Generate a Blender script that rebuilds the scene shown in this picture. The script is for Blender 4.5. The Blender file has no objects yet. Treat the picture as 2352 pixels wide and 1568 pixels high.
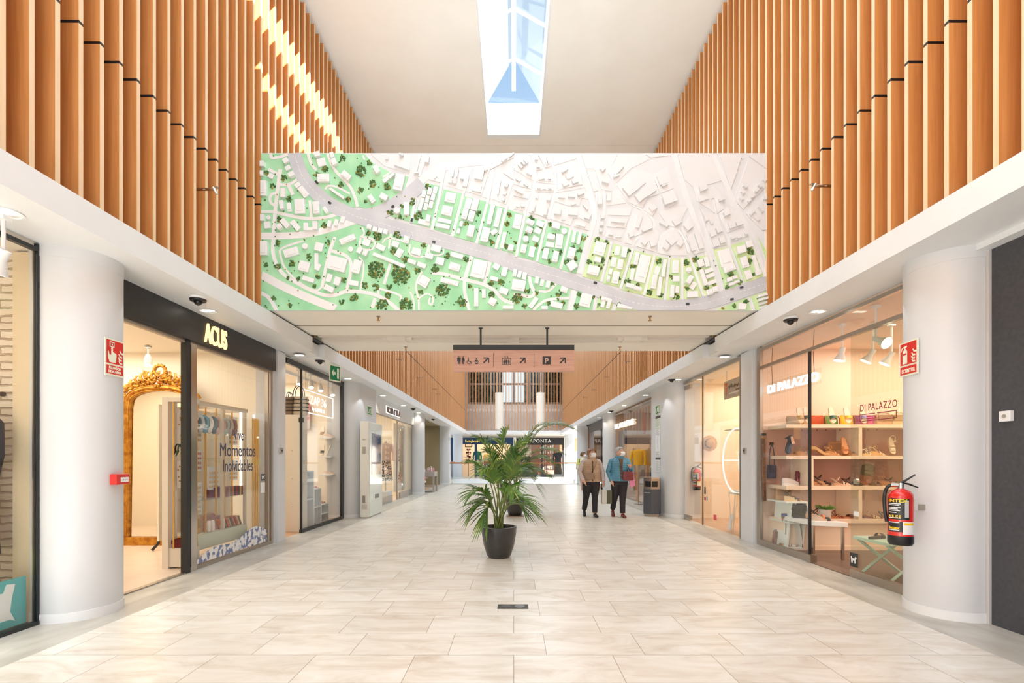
import bpy, bmesh, math, random
from mathutils import Matrix, Vector
random.seed(7)
R = random.random
S = bpy.context.scene
COL = S.collection
PI = math.pi
F = 1111.0; VX = 1180.0; VY = 1054.0; CH = 1.3      # focal length in photo pixels, vanishing point, eye height

# ---------------------------------------------------------------- camera, world, sun, big lights, exposure
cam = bpy.data.cameras.new('camera'); co = bpy.data.objects.new('camera', cam); COL.objects.link(co)
co.location = (0, 0, CH); co.rotation_euler = (PI/2, 0, 0)
cam.sensor_width = 36; cam.lens = 36*F/2352; cam.shift_x = -4/2352; cam.shift_y = 270/2352
cam.clip_start = .05; cam.clip_end = 300
S.camera = co
S.view_settings.view_transform = 'Standard'; S.view_settings.look = 'None'
S.view_settings.gamma = 1; S.view_settings.use_curve_mapping = False
S.view_settings.exposure = 0.40
w = bpy.data.worlds.new('world'); S.world = w; w.use_nodes = True
wn = w.node_tree; wn.nodes.clear()
wo = wn.nodes.new('ShaderNodeOutputWorld'); bg = wn.nodes.new('ShaderNodeBackground')
tc = wn.nodes.new('ShaderNodeTexCoord'); sp = wn.nodes.new('ShaderNodeSeparateXYZ'); cr = wn.nodes.new('ShaderNodeValToRGB')
wn.links.new(tc.outputs['Generated'], sp.inputs[0]); wn.links.new(sp.outputs[2], cr.inputs[0])
cr.color_ramp.elements[0].position = .0; cr.color_ramp.elements[0].color = (.86, .93, 1, 1)
cr.color_ramp.elements[1].position = .75; cr.color_ramp.elements[1].color = (.42, .56, .70, 1)
wn.links.new(cr.outputs[0], bg.inputs[0]); bg.inputs[1].default_value = .95
wn.links.new(bg.outputs[0], wo.inputs[0])

def lamp(kind, name, loc, energy, color=(1, 1, 1), rot=(0, 0, 0), **kw):
    l = bpy.data.lights.new(name, kind); l.energy = energy; l.color = color
    for k, v in kw.items(): setattr(l, k, v)
    o = bpy.data.objects.new(name, l); COL.objects.link(o); o.location = loc; o.rotation_euler = rot
    return o
def aim(d): return Vector(d).to_track_quat('-Z', 'Y').to_euler()
SUN = (-1, 1.25, -1.0)
lamp('SUN', 'sun', (6, -6, 12), 22, (1, .98, .95), aim(SUN), angle=.008)
def area(name, loc, sx, sy, e, color=(1, 1, 1), rot=(0, 0, 0), spread=PI):
    return lamp('AREA', name, loc, e, color, rot, shape='RECTANGLE', size=sx, size_y=sy, spread=spread)
WARM = (1, .92, .80); COOL = (.59, .82, 1)
area('roof_fill_near', (0, 2.0, 8.5), 4.4, 7.0, 215, COOL)  # unseen fill lamp added under the near ceiling
area('roof_fill_back', (0, -3.8, 8.5), 5, 3.6, 90, COOL)  # another added fill, overhead behind the camera
area('roof_fill_far', (0, 22, 8.4), 4.6, 23, 800, (.70, .87, 1))  # fill added over the far hall, whose ceiling is closed
area('bridge_top_fill', (0, 7.5, 5.45), 6.0, 1.6, 48, COOL, (PI, 0, 0))  # added fill facing up from the bridge to brighten the ceiling
area('ceiling_fill', (0, -1.5, 4.6), 4.5, 3.0, 42, COOL, (PI, 0, 0))  # upward fill added out of view, lifts the near ceiling
area('rear_fill', (0, -5.8, 4.2), 6.2, 7.2, 20, COOL, (PI/2, 0, 0))  # upright fill added at the rear, facing down the hall

# ---------------------------------------------------------------- materials
def lin(c):
    return tuple((x/255/12.92 if x/255 <= .04045 else ((x/255+.055)/1.055)**2.4) for x in c)
MATS = {}
def mat(name, c, rough=.5, metal=0, c2=None, scale=(1, 1, 1), nscale=5, bump=0, bscale=40, spec=.5, emit=None, es=0, detail=4, lo=.35, hi=.65, dist=0, coat=0):
    m = bpy.data.materials.new(name); m.use_nodes = True; MATS[name] = m
    nt = m.node_tree; b = nt.nodes['Principled BSDF']
    b.inputs['Base Color'].default_value = (*lin(c), 1); b.inputs['Roughness'].default_value = rough
    b.inputs['Metallic'].default_value = metal; b.inputs['Specular IOR Level'].default_value = spec
    if coat: b.inputs['Coat Weight'].default_value = coat; b.inputs['Coat Roughness'].default_value = .08
    if emit: b.inputs['Emission Color'].default_value = (*lin(emit), 1); b.inputs['Emission Strength'].default_value = es
    if c2 or bump:
        t = nt.nodes.new('ShaderNodeTexCoord'); mp = nt.nodes.new('ShaderNodeMapping'); mp.inputs['Scale'].default_value = scale
        nt.links.new(t.outputs['Object'], mp.inputs[0])
    if c2:
        n = nt.nodes.new('ShaderNodeTexNoise'); n.inputs['Scale'].default_value = nscale; n.inputs['Detail'].default_value = detail
        n.inputs['Distortion'].default_value = dist
        r = nt.nodes.new('ShaderNodeValToRGB'); r.color_ramp.elements[0].position = lo; r.color_ramp.elements[1].position = hi
        r.color_ramp.elements[0].color = (*lin(c), 1); r.color_ramp.elements[1].color = (*lin(c2), 1)
        nt.links.new(mp.outputs[0], n.inputs[0]); nt.links.new(n.outputs[0], r.inputs[0]); nt.links.new(r.outputs[0], b.inputs['Base Color'])
    if bump:
        n2 = nt.nodes.new('ShaderNodeTexNoise'); n2.inputs['Scale'].default_value = bscale; n2.inputs['Detail'].default_value = 4
        bp = nt.nodes.new('ShaderNodeBump'); bp.inputs['Strength'].default_value = bump; bp.inputs['Distance'].default_value = .01
        nt.links.new(mp.outputs[0], n2.inputs[0]); nt.links.new(n2.outputs[0], bp.inputs['Height']); nt.links.new(bp.outputs[0], b.inputs['Normal'])
    return m
def plain(c, rough=.5, metal=0, **k):
    key = 'm_%d_%d_%d_%d_%d' % (*c, int(rough*100), int(metal*10))
    return MATS.get(key) or mat(key, c, rough, metal, **k)
def emis(name, c, s):
    m = bpy.data.materials.new(name); m.use_nodes = True; nt = m.node_tree; nt.nodes.clear()
    e = nt.nodes.new('ShaderNodeEmission'); o = nt.nodes.new('ShaderNodeOutputMaterial')
    e.inputs[0].default_value = (*lin(c), 1); e.inputs[1].default_value = s; nt.links.new(e.outputs[0], o.inputs[0]); return m
def glassm(name, tint, refl=.55, rough=0):
    m = bpy.data.materials.new(name); m.use_nodes = True; nt = m.node_tree; nt.nodes.clear()
    t = nt.nodes.new('ShaderNodeBsdfTransparent'); g = nt.nodes.new('ShaderNodeBsdfGlossy'); f = nt.nodes.new('ShaderNodeLayerWeight'); q = nt.nodes.new('ShaderNodeMath'); q2 = nt.nodes.new('ShaderNodeMath')
    x = nt.nodes.new('ShaderNodeMixShader'); o = nt.nodes.new('ShaderNodeOutputMaterial')
    q.operation = 'POWER'; q.inputs[1].default_value = 3.2; q2.operation = 'MULTIPLY_ADD'; q2.inputs[1].default_value = refl; q2.inputs[2].default_value = .035
    t.inputs[0].default_value = (*tint, 1); g.inputs['Roughness'].default_value = rough; f.inputs[0].default_value = .5
    nt.links.new(f.outputs['Facing'], q.inputs[0]); nt.links.new(q.outputs[0], q2.inputs[0])
    nt.links.new(q2.outputs[0], x.inputs[0]); nt.links.new(t.outputs[0], x.inputs[1]); nt.links.new(g.outputs[0], x.inputs[2]); nt.links.new(x.outputs[0], o.inputs[0])
    return m
M_WHITE = mat('white_paint', (236, 237, 238), .45, c2=(232, 233, 234), nscale=2)
M_COLW = mat('column_paint', (217, 218, 220), .4, c2=(213, 214, 216), nscale=1.5)
M_CEIL = mat('ceiling_plaster', (250, 243, 232), .8, c2=(246, 238, 226), nscale=1.2, bump=.1, bscale=3)
M_SOF = mat('soffit_paint', (238, 229, 218), .6)
M_WARMW = mat('warm_white_wall', (240, 230, 214), .7)
M_CREAM = mat('cream_wall', (246, 236, 218), .7)
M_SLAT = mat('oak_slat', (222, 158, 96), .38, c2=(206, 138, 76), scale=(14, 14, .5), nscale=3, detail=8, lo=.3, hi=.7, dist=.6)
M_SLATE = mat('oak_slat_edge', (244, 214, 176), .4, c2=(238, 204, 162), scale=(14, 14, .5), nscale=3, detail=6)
M_PINKWOOD = mat('pale_pink_wood', (214, 170, 150), .45, c2=(200, 152, 132), scale=(1, 1, 14), nscale=2.2, detail=8, dist=1.2)
M_BLACK = mat('black_metal', (34, 36, 38), .35)
M_DARK = mat('charcoal_panel', (70, 71, 76), .55, c2=(62, 63, 68), nscale=30)
M_MAROON = mat('dark_maroon_panel', (58, 44, 50), .4, c2=(50, 38, 44), nscale=60)
M_SIGNB = mat('sign_black', (48, 46, 46), .4, c2=(42, 40, 40), nscale=80)
M_CHROME = mat('polished_steel', (205, 200, 194), .18, 1)
M_STEEL = mat('brushed_steel', (178, 170, 160), .35, 1)
M_GOLD = mat('gilded_wood', (205, 150, 62), .35, .75, c2=(160, 100, 30), nscale=14, bump=.4, bscale=60)
M_BRASS = mat('brass_rod', (226, 176, 96), .3, .6)
M_GLASS = glassm('clear_glass', (.975, .985, .98), .42)
M_GLASSG = glassm('green_tinted_glass', (.90, .93, .88), .6)
M_SKYG = glassm('skylight_glass', (.97, .985, 1), .3)
M_MIRROR = mat('mirror', (225, 220, 212), .03, 1)
M_RED = mat('signal_red', (214, 42, 34), .35)
M_PHOTO = mat('photoluminescent_cream', (238, 240, 220), .5)
M_GREEN = mat('safety_green', (24, 130, 84), .4)
M_PAPER = mat('white_paper', (238, 238, 236), .6)
M_RUBBER = mat('black_plastic', (26, 26, 28), .45)
M_POT = mat('dark_glazed_pot', (56, 54, 52), .3, c2=(44, 42, 41), nscale=6, bump=.1, bscale=14, coat=.2)
M_LEAF = mat('palm_leaf', (104, 138, 56), .4, c2=(66, 106, 42), nscale=4)
M_LEAF2 = mat('palm_leaf_light', (150, 170, 70), .42, c2=(96, 130, 50), nscale=4)
M_STEM = mat('palm_stem', (120, 130, 62), .5)
M_SOIL = mat('soil', (52, 42, 34), .9, bump=.5)
M_GLOW = emis('lamp_glow', (255, 244, 226), 6)
M_GLOWS = emis('lamp_glow_soft', (255, 246, 232), 1.1)
M_NEON = emis('neon_white', (250, 252, 255), 1.8)
M_NEONW = emis('neon_warm', (255, 232, 200), 2.2)
M_WOODFL = mat('warm_wood_floor', (206, 164, 128), .4, c2=(190, 146, 110), scale=(1, 8, 1), nscale=3)
M_LIGHTFL = mat('pale_shop_floor', (226, 206, 186), .3, c2=(216, 196, 176), nscale=3)
M_DKFL = mat('dark_shop_floor', (112, 90, 78), .35, c2=(100, 80, 70), nscale=3)

def tile_material():
    m = bpy.data.materials.new('cream_stone_tile'); m.use_nodes = True; nt = m.node_tree; b = nt.nodes['Principled BSDF']; L = nt.links.new
    t = nt.nodes.new('ShaderNodeTexCoord'); mp = nt.nodes.new('ShaderNodeMapping'); mp.inputs['Location'].default_value = (0, -3.211, 0)
    L(t.outputs['Object'], mp.inputs[0])
    def brick(c1, c2, mort, ms):
        k = nt.nodes.new('ShaderNodeTexBrick'); k.offset = 2/3; k.offset_frequency = 2; k.squash = 1; L(mp.outputs[0], k.inputs[0])
        k.inputs['Color1'].default_value = (*c1, 1); k.inputs['Color2'].default_value = (*c2, 1); k.inputs['Mortar'].default_value = (*mort, 1)
        k.inputs['Scale'].default_value = 1; k.inputs['Mortar Size'].default_value = ms; k.inputs['Mortar Smooth'].default_value = .1
        k.inputs['Brick Width'].default_value = .655; k.inputs['Row Height'].default_value = .403; return k
    k = brick(lin((226, 218, 205)), lin((214, 205, 192)), lin((150, 138, 122)), .0022)
    off = brick((0, 0, 0), (1, 1, 1), (0, 0, 0), 0)
    mul = nt.nodes.new('ShaderNodeVectorMath'); mul.operation = 'MULTIPLY_ADD'; mul.inputs[1].default_value = (13, 17, 5); L(off.outputs[0], mul.inputs[0]); L(mp.outputs[0], mul.inputs[2])
    mp2 = nt.nodes.new('ShaderNodeMapping'); mp2.inputs['Rotation'].default_value = (0, 0, .5); mp2.inputs['Scale'].default_value = (1.1, 3.4, 1); L(mul.outputs[0], mp2.inputs[0])
    n = nt.nodes.new('ShaderNodeTexNoise'); n.inputs['Scale'].default_value = 1.7; n.inputs['Detail'].default_value = 9; n.inputs['Roughness'].default_value = .62; n.inputs['Distortion'].default_value = 1.1; L(mp2.outputs[0], n.inputs[0])
    r = nt.nodes.new('ShaderNodeValToRGB'); e = r.color_ramp.elements
    e[0].position = .3; e[0].color = (*lin((212, 200, 183)), 1); e[1].position = .72; e[1].color = (*lin((244, 241, 235)), 1)
    q = e.new(.5); q.color = (*lin((232, 226, 215)), 1); L(n.outputs[0], r.inputs[0])
    mx = nt.nodes.new('ShaderNodeMix'); mx.data_type = 'RGBA'; mx.blend_type = 'MULTIPLY'; mx.inputs[0].default_value = 1
    k2 = brick((1, 1, 1), (.93, .92, .91), (.5, .46, .41), .0028)
    L(r.outputs[0], mx.inputs[6]); L(k2.outputs[0], mx.inputs[7]); L(mx.outputs[2], b.inputs['Base Color'])
    b.inputs['Roughness'].default_value = .3; b.inputs['Specular IOR Level'].default_value = .55
    bp = nt.nodes.new('ShaderNodeBump'); bp.inputs['Strength'].default_value = .12; bp.inputs['Distance'].default_value = .01; L(n.outputs[0], bp.inputs['Height']); L(bp.outputs[0], b.inputs['Normal'])
    return m
M_TILE = tile_material()
M_TILEG = mat('grey_border_tile', (205, 200, 190), .35, c2=(178, 172, 160), scale=(2.5, .9, 1), nscale=1.6, detail=8, dist=1, bump=.1, bscale=9)

def brick_material():
    m = bpy.data.materials.new('whitewashed_brick'); m.use_nodes = True; nt = m.node_tree; b = nt.nodes['Principled BSDF']; L = nt.links.new
    t = nt.nodes.new('ShaderNodeTexCoord'); mp = nt.nodes.new('ShaderNodeMapping'); mp.inputs['Rotation'].default_value = (PI/2, 0, 0); L(t.outputs['Object'], mp.inputs[0])
    ns = nt.nodes.new('ShaderNodeTexNoise'); ns.inputs['Scale'].default_value = 9; L(mp.outputs[0], ns.inputs[0])
    ad = nt.nodes.new('ShaderNodeVectorMath'); ad.operation = 'MULTIPLY_ADD'; ad.inputs[1].default_value = (.03, .03, .03); L(ns.outputs[1], ad.inputs[0]); L(mp.outputs[0], ad.inputs[2])
    k = nt.nodes.new('ShaderNodeTexBrick'); L(ad.outputs[0], k.inputs[0]); k.inputs['Scale'].default_value = 1
    k.inputs['Color1'].default_value = (*lin((232, 216, 194)), 1); k.inputs['Color2'].default_value = (*lin((222, 203, 178)), 1); k.inputs['Mortar'].default_value = (*lin((196, 170, 140)), 1)
    k.inputs['Brick Width'].default_value = .235; k.inputs['Row Height'].default_value = .063; k.inputs['Mortar Size'].default_value = .009; k.inputs['Mortar Smooth'].default_value = .6
    L(k.outputs[0], b.inputs['Base Color']); b.inputs['Roughness'].default_value = .8
    bp = nt.nodes.new('ShaderNodeBump'); bp.invert = True; bp.inputs['Strength'].default_value = .9; bp.inputs['Distance'].default_value = .02; L(k.outputs[1], bp.inputs['Height']); L(bp.outputs[0], b.inputs['Normal'])
    return m
M_BRICK = brick_material()

# ---------------------------------------------------------------- mesh builder
def fr(o, u, v=None):
    """frame: local x->u, local y->v, local z->u x v, origin o"""
    u = Vector(u).normalized(); v = Vector(v or (0, 0, 1)).normalized(); n = u.cross(v)
    m = Matrix((u, v, n)).transposed().to_4x4(); m.translation = Vector(o); return m
def T(x=0, y=0, z=0): return Matrix.Translation((x, y, z))
def RZ(a): return Matrix.Rotation(a, 4, 'Z')
def RX(a): return Matrix.Rotation(a, 4, 'X')
def RY(a): return Matrix.Rotation(a, 4, 'Y')
class MB:
    def __init__(s, M=None): s.v = []; s.f = []; s.mi = []; s.M = M or Matrix(); s.cm = 0; s.warp = None
    def add(s, vs, fs, M=None):
        k = len(s.v); W = s.M @ M if M is not None else s.M
        for p in vs:
            q = Vector(p)
            if s.warp: q = M @ q if M is not None else q; q = s.warp(q)
            else: q = W @ q
            s.v.append(q)
        for f in fs: s.f.append([i+k for i in f]); s.mi.append(s.cm)
        return s
    def box(s, x0, x1, y0, y1, z0, z1, M=None):
        s.bi = getattr(s, 'bi', -1)+1; e = (s.bi % 11)*6e-5      # keeps overlapping faces of one mesh off the same plane
        x0 -= e; x1 += e; y0 -= e; y1 += e; z0 -= e; z1 += e
        return s.add([(x0,y0,z0),(x1,y0,z0),(x1,y1,z0),(x0,y1,z0),(x0,y0,z1),(x1,y0,z1),(x1,y1,z1),(x0,y1,z1)],
            [(3,2,1,0),(4,5,6,7),(0,1,5,4),(1,2,6,5),(2,3,7,6),(3,0,4,7)], M)
    def cbox(s, c, d, M=None):
        return s.box(c[0]-d[0]/2, c[0]+d[0]/2, c[1]-d[1]/2, c[1]+d[1]/2, c[2]-d[2]/2, c[2]+d[2]/2, M)
    def prism(s, pts, z0, z1, M=None):
        a = sum(pts[i][0]*pts[(i+1) % len(pts)][1]-pts[(i+1) % len(pts)][0]*pts[i][1] for i in range(len(pts)))
        if a < 0: pts = pts[::-1]
        n = len(pts)
        return s.add([(*p, z0) for p in pts]+[(*p, z1) for p in pts], [list(range(n))[::-1], list(range(n, 2*n))]+[(i, (i+1) % n, n+(i+1) % n, n+i) for i in range(n)], M)
    def loft(s, rings, cap=True, M=None, closed=True):
        n = len(rings[0]); vs = [p for r in rings for p in r]; fs = []
        for j in range(len(rings)-1):
            for i in range(n if closed else n-1): fs.append((j*n+i, j*n+(i+1) % n, (j+1)*n+(i+1) % n, (j+1)*n+i))
        if cap and closed: fs += [list(range(n))[::-1], [(len(rings)-1)*n+i for i in range(n)]]
        return s.add(vs, fs, M)
    def lathe(s, prof, n=24, M=None, cap=True):
        return s.loft([[(r*math.cos(2*PI*i/n), r*math.sin(2*PI*i/n), z) for i in range(n)] for r, z in prof], cap, M)
    def cyl(s, x, y, z0, z1, r, n=20, M=None, r2=None):
        return s.lathe([(r, z0), (r if r2 is None else r2, z1)], n, (M or Matrix()) @ T(x, y, 0))
    def tube(s, pts, r, n=8, M=None, cap=True, flat=1):
        pts = [Vector(p) for p in pts]; rings = []
        rr = r if isinstance(r, (list, tuple)) else [r]*len(pts); up = None
        for i, p in enumerate(pts):
            d = (pts[min(i+1, len(pts)-1)]-pts[max(i-1, 0)]).normalized()
            if up is None: up = Vector((0, 0, 1)) if abs(d.z) < .9 else Vector((0, 1, 0))
            a = d.cross(up); a = a.normalized() if a.length > 1e-5 else Vector((1, 0, 0)); b = a.cross(d); up = b
            rings.append([p+(a*math.cos(2*PI*k/n)+b*math.sin(2*PI*k/n)*flat)*rr[i] for k in range(n)])
        return s.loft([[tuple(q) for q in g] for g in rings], cap, M)
    def sph(s, c, r, n=12, m=8, M=None):
        r = r if isinstance(r, (list, tuple)) else (r, r, r); rings = []
        for j in range(m+1):
            a = PI*(j+.0001 if j == 0 else j-.0001 if j == m else j)/m
            a = min(max(a, .06), PI-.06)
            rings.append([(c[0]+r[0]*math.sin(a)*math.cos(2*PI*i/n), c[1]+r[1]*math.sin(a)*math.sin(2*PI*i/n), c[2]-r[2]*math.cos(a)) for i in range(n)])
        return s.loft(rings, True, M)
    def text(s, txt, size, M=None, depth=.004, sx=1, align='LEFT', bold=0, spacing=1, fit=None):
        c = bpy.data.curves.new('t', 'FONT'); c.body = txt; c.size = size; c.extrude = depth; c.align_x = align; c.resolution_u = 5; c.space_character = spacing
        c.offset = bold; o = bpy.data.objects.new('t', c); COL.objects.link(o)
        me = bpy.data.meshes.new_from_object(o.evaluated_get(bpy.context.evaluated_depsgraph_get()))
        if fit: sx = fit/max(1e-4, max(v.co.x for v in me.vertices)-min(v.co.x for v in me.vertices))
        X = (M or Matrix()) @ Matrix.Diagonal((sx, 1, 1, 1))
        s.add([v.co.copy() for v in me.vertices], [list(p.vertices) for p in me.polygons], X)
        bpy.data.objects.remove(o); bpy.data.curves.remove(c); bpy.data.meshes.remove(me); return s
    def build(s, name, m, parent=None, smooth=False, bevel=0, sub=0, solid=0, org=None):
        me = bpy.data.meshes.new(name); o = bpy.data.objects.new(name, me)
        base = org
        if base is None:
            if parent is None and s.v:
                base = Vector(((min(p.x for p in s.v)+max(p.x for p in s.v))/2, (min(p.y for p in s.v)+max(p.y for p in s.v))/2, min(p.z for p in s.v)))
            else: base = Vector((0, 0, 0))
        if parent is not None and org is None and not getattr(parent, 'keep_local', False): base = WORLD.get(parent.name, Vector((0, 0, 0)))
        base = Vector(base)
        me.from_pydata([tuple(p-base) for p in s.v], [], s.f)
        for x in (m if isinstance(m, (list, tuple)) else [m]): me.materials.append(x)
        for p, i in zip(me.polygons, s.mi): p.material_index = i; p.use_smooth = smooth
        me.update(); bm = bmesh.new(); bm.from_mesh(me); bmesh.ops.recalc_face_normals(bm, faces=bm.faces); bm.to_mesh(me); bm.free()
        COL.objects.link(o)
        if parent is not None: o.parent = parent
        else: o.location = base
        WORLD[o.name] = base
        if bevel:
            b = o.modifiers.new('bevel', 'BEVEL'); b.width = bevel; b.segments = 2; b.limit_method = 'ANGLE'
            if smooth is False: 
                for p in me.polygons: p.use_smooth = False
        if sub: q = o.modifiers.new('sub', 'SUBSURF'); q.levels = sub; q.render_levels = sub
        if smooth:
            try: me.set_sharp_from_angle(angle=math.radians(40))
            except Exception: pass
        return o
WORLD = {}          # world position of each object's origin (parts are meshed relative to their thing's base)
def soft(pts, n=2):
    for _ in range(n):
        q = [Vector(pts[0])]
        for a, b in zip(pts, pts[1:]): a, b = Vector(a), Vector(b); q += [a*.75+b*.25, a*.25+b*.75]
        pts = q+[Vector(pts[-1])]
    return pts
def tag(o, label, cat, group=None, kind=None):
    o['label'] = label; o['category'] = cat
    if group: o['group'] = group
    if kind: o['kind'] = kind
    return o
def struct(o, label=None):
    o['kind'] = 'structure'
    if label: o['label'] = label
    return o
def thing(name, label, cat, loc=(0, 0, 0), group=None):
    o = bpy.data.objects.new(name, None); COL.objects.link(o); o.location = loc; o.empty_display_size = .1
    WORLD[o.name] = Vector(loc)
    return tag(o, label, cat, group)
def copy_tree(o, parent=None):
    c = o.copy(); COL.objects.link(c); c.parent = parent
    WORLD[c.name] = WORLD.get(o.name, Vector())
    for ch in o.children: copy_tree(ch, c)
    return c
def P(px, py, D): return Vector(((px-VX)/F*D, D, CH-(py-VY)/F*D))
def Dw(px, X): return X*F/(px-VX)               # depth at which a plane x=X meets image column px
def on_col(cx, cy, r, px):
    """angle on a column's surface seen at image column px (nearest hit)"""
    dx, dy = (px-VX)/F, 1.0; a = dx*dx+1; b = -2*(cx*dx+cy); c = cx*cx+cy*cy-r*r
    t = (-b-math.sqrt(max(b*b-4*a*c, 0)))/(2*a); return math.atan2(t-cy, dx*t-cx), t

ORD = ['first', 'second', 'third', 'fourth', 'fifth', 'sixth', 'seventh', 'eighth', 'ninth', 'tenth', 'eleventh', 'twelfth', 'thirteenth', 'fourteenth']
# ---------------------------------------------------------------- floor
m = MB(); m.box(-3.2, 3.2, -6, 25, -.3, 0); struct(m.build('floor', M_TILE, org=(0, 0, 0)))
for s in (-1, 1):
    m = MB(); m.box(*sorted((s*3.2, s*3.78)), -6, 25, -.3, 0); struct(m.build('floor', M_TILEG, org=(0, 0, 0)))
m = MB(); m.box(-6, 6, 32, 40, -.35, 0); struct(m.build('floor', M_TILEG, org=(0, 0, 0)))
m = MB(); m.box(-6, 6, 31.9, 32, -.75, -.001); struct(m.build('trim_1', M_WHITE), 'white edge of the floor slab across the opening')
m = MB(); m.box(-6, 6, 24, 40, -4.3, -4); struct(m.build('floor', M_TILE, org=(0, 0, 0)))
# ---------------------------------------------------------------- white bulkheads above the shopfronts
for s in (-1, 1):
    side = 'left' if s < 0 else 'right'
    for (y0, y1, xi, z0, z1) in ((-6, 7.62, 3.17, 3.0, 3.22), (7.62, 8.12, 3.27, 3.02, 3.2), (8.12, 33.3, 3.17, 3.0, 3.22)):
        m = MB(); m.box(*sorted((s*xi, s*4.6)), y0, y1, z0, z1)
        struct(m.build('trim_2', M_WHITE), 'white bulkhead over the %s shopfronts' % side)
    m = MB(); m.box(*sorted((s*3.62, s*3.9)), -6, 34.2, 3.22, 8.6); struct(m.build('wall_'+side, M_SLAT), 'wall behind the %s timber slats' % side)
# ---------------------------------------------------------------- timber slats (fins square to the wall)
def slats(side, y0, y1, name, label):
    s = -1 if side == 'left' else 1
    root = thing(name, label, 'slat wall', (s*3.3, (y0+y1)/2, 3.22)); root['kind'] = 'structure'
    lo = MB(); hi = MB(); jt = MB(); n = 0; y = 2.62+.0287*0
    pitch = .1884; k0 = math.ceil((y0-3.48)/pitch); k = k0
    while 3.48+k*pitch < y1-.05:
        y = 3.48+k*pitch; JZ = 4.62
        for mb, z0, z1 in ((lo, 3.22, JZ-.012), (hi, JZ+.012, 8.5)):
            a, b = sorted((s*3.3, s*3.6))
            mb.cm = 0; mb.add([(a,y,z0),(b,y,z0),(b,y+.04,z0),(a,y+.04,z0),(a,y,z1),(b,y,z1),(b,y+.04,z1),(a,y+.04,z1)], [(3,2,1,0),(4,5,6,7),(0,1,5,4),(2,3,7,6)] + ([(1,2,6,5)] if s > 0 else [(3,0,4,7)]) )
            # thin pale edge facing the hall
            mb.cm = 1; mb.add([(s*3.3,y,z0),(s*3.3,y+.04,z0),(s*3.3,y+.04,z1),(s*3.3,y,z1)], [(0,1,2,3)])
        jt.box(*sorted((s*3.302, s*3.6)), y+.002, y+.038, JZ-.012, JZ+.012)
        k += 1
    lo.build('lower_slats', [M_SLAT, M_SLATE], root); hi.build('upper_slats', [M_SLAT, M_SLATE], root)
    jt.build('black_joint', M_RUBBER, root)  # black filling of the joint between lower and upper slats
slats('left', 1.2, 6.3, 'wall_left', 'near left wall of warm timber slats above the bulkhead')
slats('left', 6.3, 33.0, 'wall_left', 'far left wall of timber slats running on behind the map board')
slats('right', 1.2, 6.3, 'wall_right', 'near right wall of warm timber slats above the bulkhead')
slats('right', 6.3, 33.0, 'wall_right', 'far right wall of timber slats running on behind the map board')
# ---------------------------------------------------------------- ceiling, with the long skylight and two unseen roof slots added to cast the sun bands
def slab(x0, x1, y0, y1, z0=8.6, z1=8.9, mm=M_CEIL, nm='ceiling'):
    m = MB(); m.box(x0, x1, y0, y1, z0, z1); struct(m.build(nm, mm, org=(0, 0, 0)))
slab(-4.2, -2.25, -6, 11.27, 8.6, 8.64); slab(-2.25, -1.75, -6, 4.2, 8.6, 8.64); slab(-2.25, -1.75, 7.62, 11.27, 8.6, 8.64); slab(-1.75, -1.17, -6, 11.27, 8.6, 8.64)
slab(-1.17, -.6, -6, 3.5, 8.6, 8.64); slab(-1.17, -.6, 5.2, 11.27, 8.6, 8.64)
slab(-.6, .6, -6, 5.4); slab(-.6, .6, 10.9, 11.27); slab(.6, 4.2, -6, 11.27); slab(-4.2, 4.2, 11.285, 34.5)
m = MB(); m.box(-3.3, 3.3, 11.25, 11.3, 8.62, 8.9); struct(m.build('trim_3', M_RUBBER), 'dark ragged crack across the ceiling')
# skylight: shaft, aluminium bars, glass
W5 = .6
for (a, b, c, d) in ((-.72, -.6, 5.3, 11.0), (.6, .72, 5.3, 11.0)):
    m = MB(); m.box(a, b, c, d, 8.9, 9.28); m.box(a+.12 if a < 0 else a-.02, b+.02 if a < 0 else b-.12, c+.1, d-.1, 8.58, 8.9) if False else None
    struct(m.build('trim_4', M_PAPER), 'white side of the skylight shaft')
m = MB(); m.box(-.6, .6, 10.88, 11.0, 8.59, 9.3); struct(m.build('trim_4', M_PAPER), 'white end of the skylight shaft')
m = MB(); m.box(-.6, .6, 5.3, 5.4, 8.6, 9.9); struct(m.build('trim_4', M_PAPER), 'white near end of the skylight shaft')
m = MB()
for s in (-1, 1):
    m.box(*sorted((s*.6, s*.575)), 5.4, 10.88, 8.585, 9.27)
struct(m.build('trim_5', M_PAPER), 'white lining round the skylight opening')
sk = thing('skylight', 'long narrow ridged glass skylight with pale metal bars in the ceiling', 'skylight', (0, 7.2, 9.28)); sk['kind'] = 'structure'
M_ALU = mat('pale_aluminium', (222, 220, 214), .4)
ZR = 9.62; ZE = 9.28
M_HAZE = bpy.data.materials.new('sun_haze_glass'); M_HAZE.use_nodes = True; nt = M_HAZE.node_tree; nt.nodes.clear()  # milky mix stands in for the sunlit haze on the left pane
q1, q2, q3, q4 = (nt.nodes.new(x) for x in ('ShaderNodeBsdfTransparent', 'ShaderNodeBsdfTranslucent', 'ShaderNodeMixShader', 'ShaderNodeOutputMaterial'))
q3.inputs[0].default_value = .3; nt.links.new(q1.outputs[0], q3.inputs[1]); nt.links.new(q2.outputs[0], q3.inputs[2]); nt.links.new(q3.outputs[0], q4.inputs[0])
m = MB(); m.box(-.045, .045, 5.4, 10.9, ZR-.03, ZR+.03); m.build('ridge_bar', M_ALU, sk)
y = 10.05; yy = []
while y > 5.5: yy.append(y); y -= 1.12
for y in yy:
    m = MB()
    for s in (-1, 1): m.tube([(0, y, ZR), (s*.6, y, ZE)], .028, 6)
    m.build('rafter', M_ALU, sk)
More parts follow.
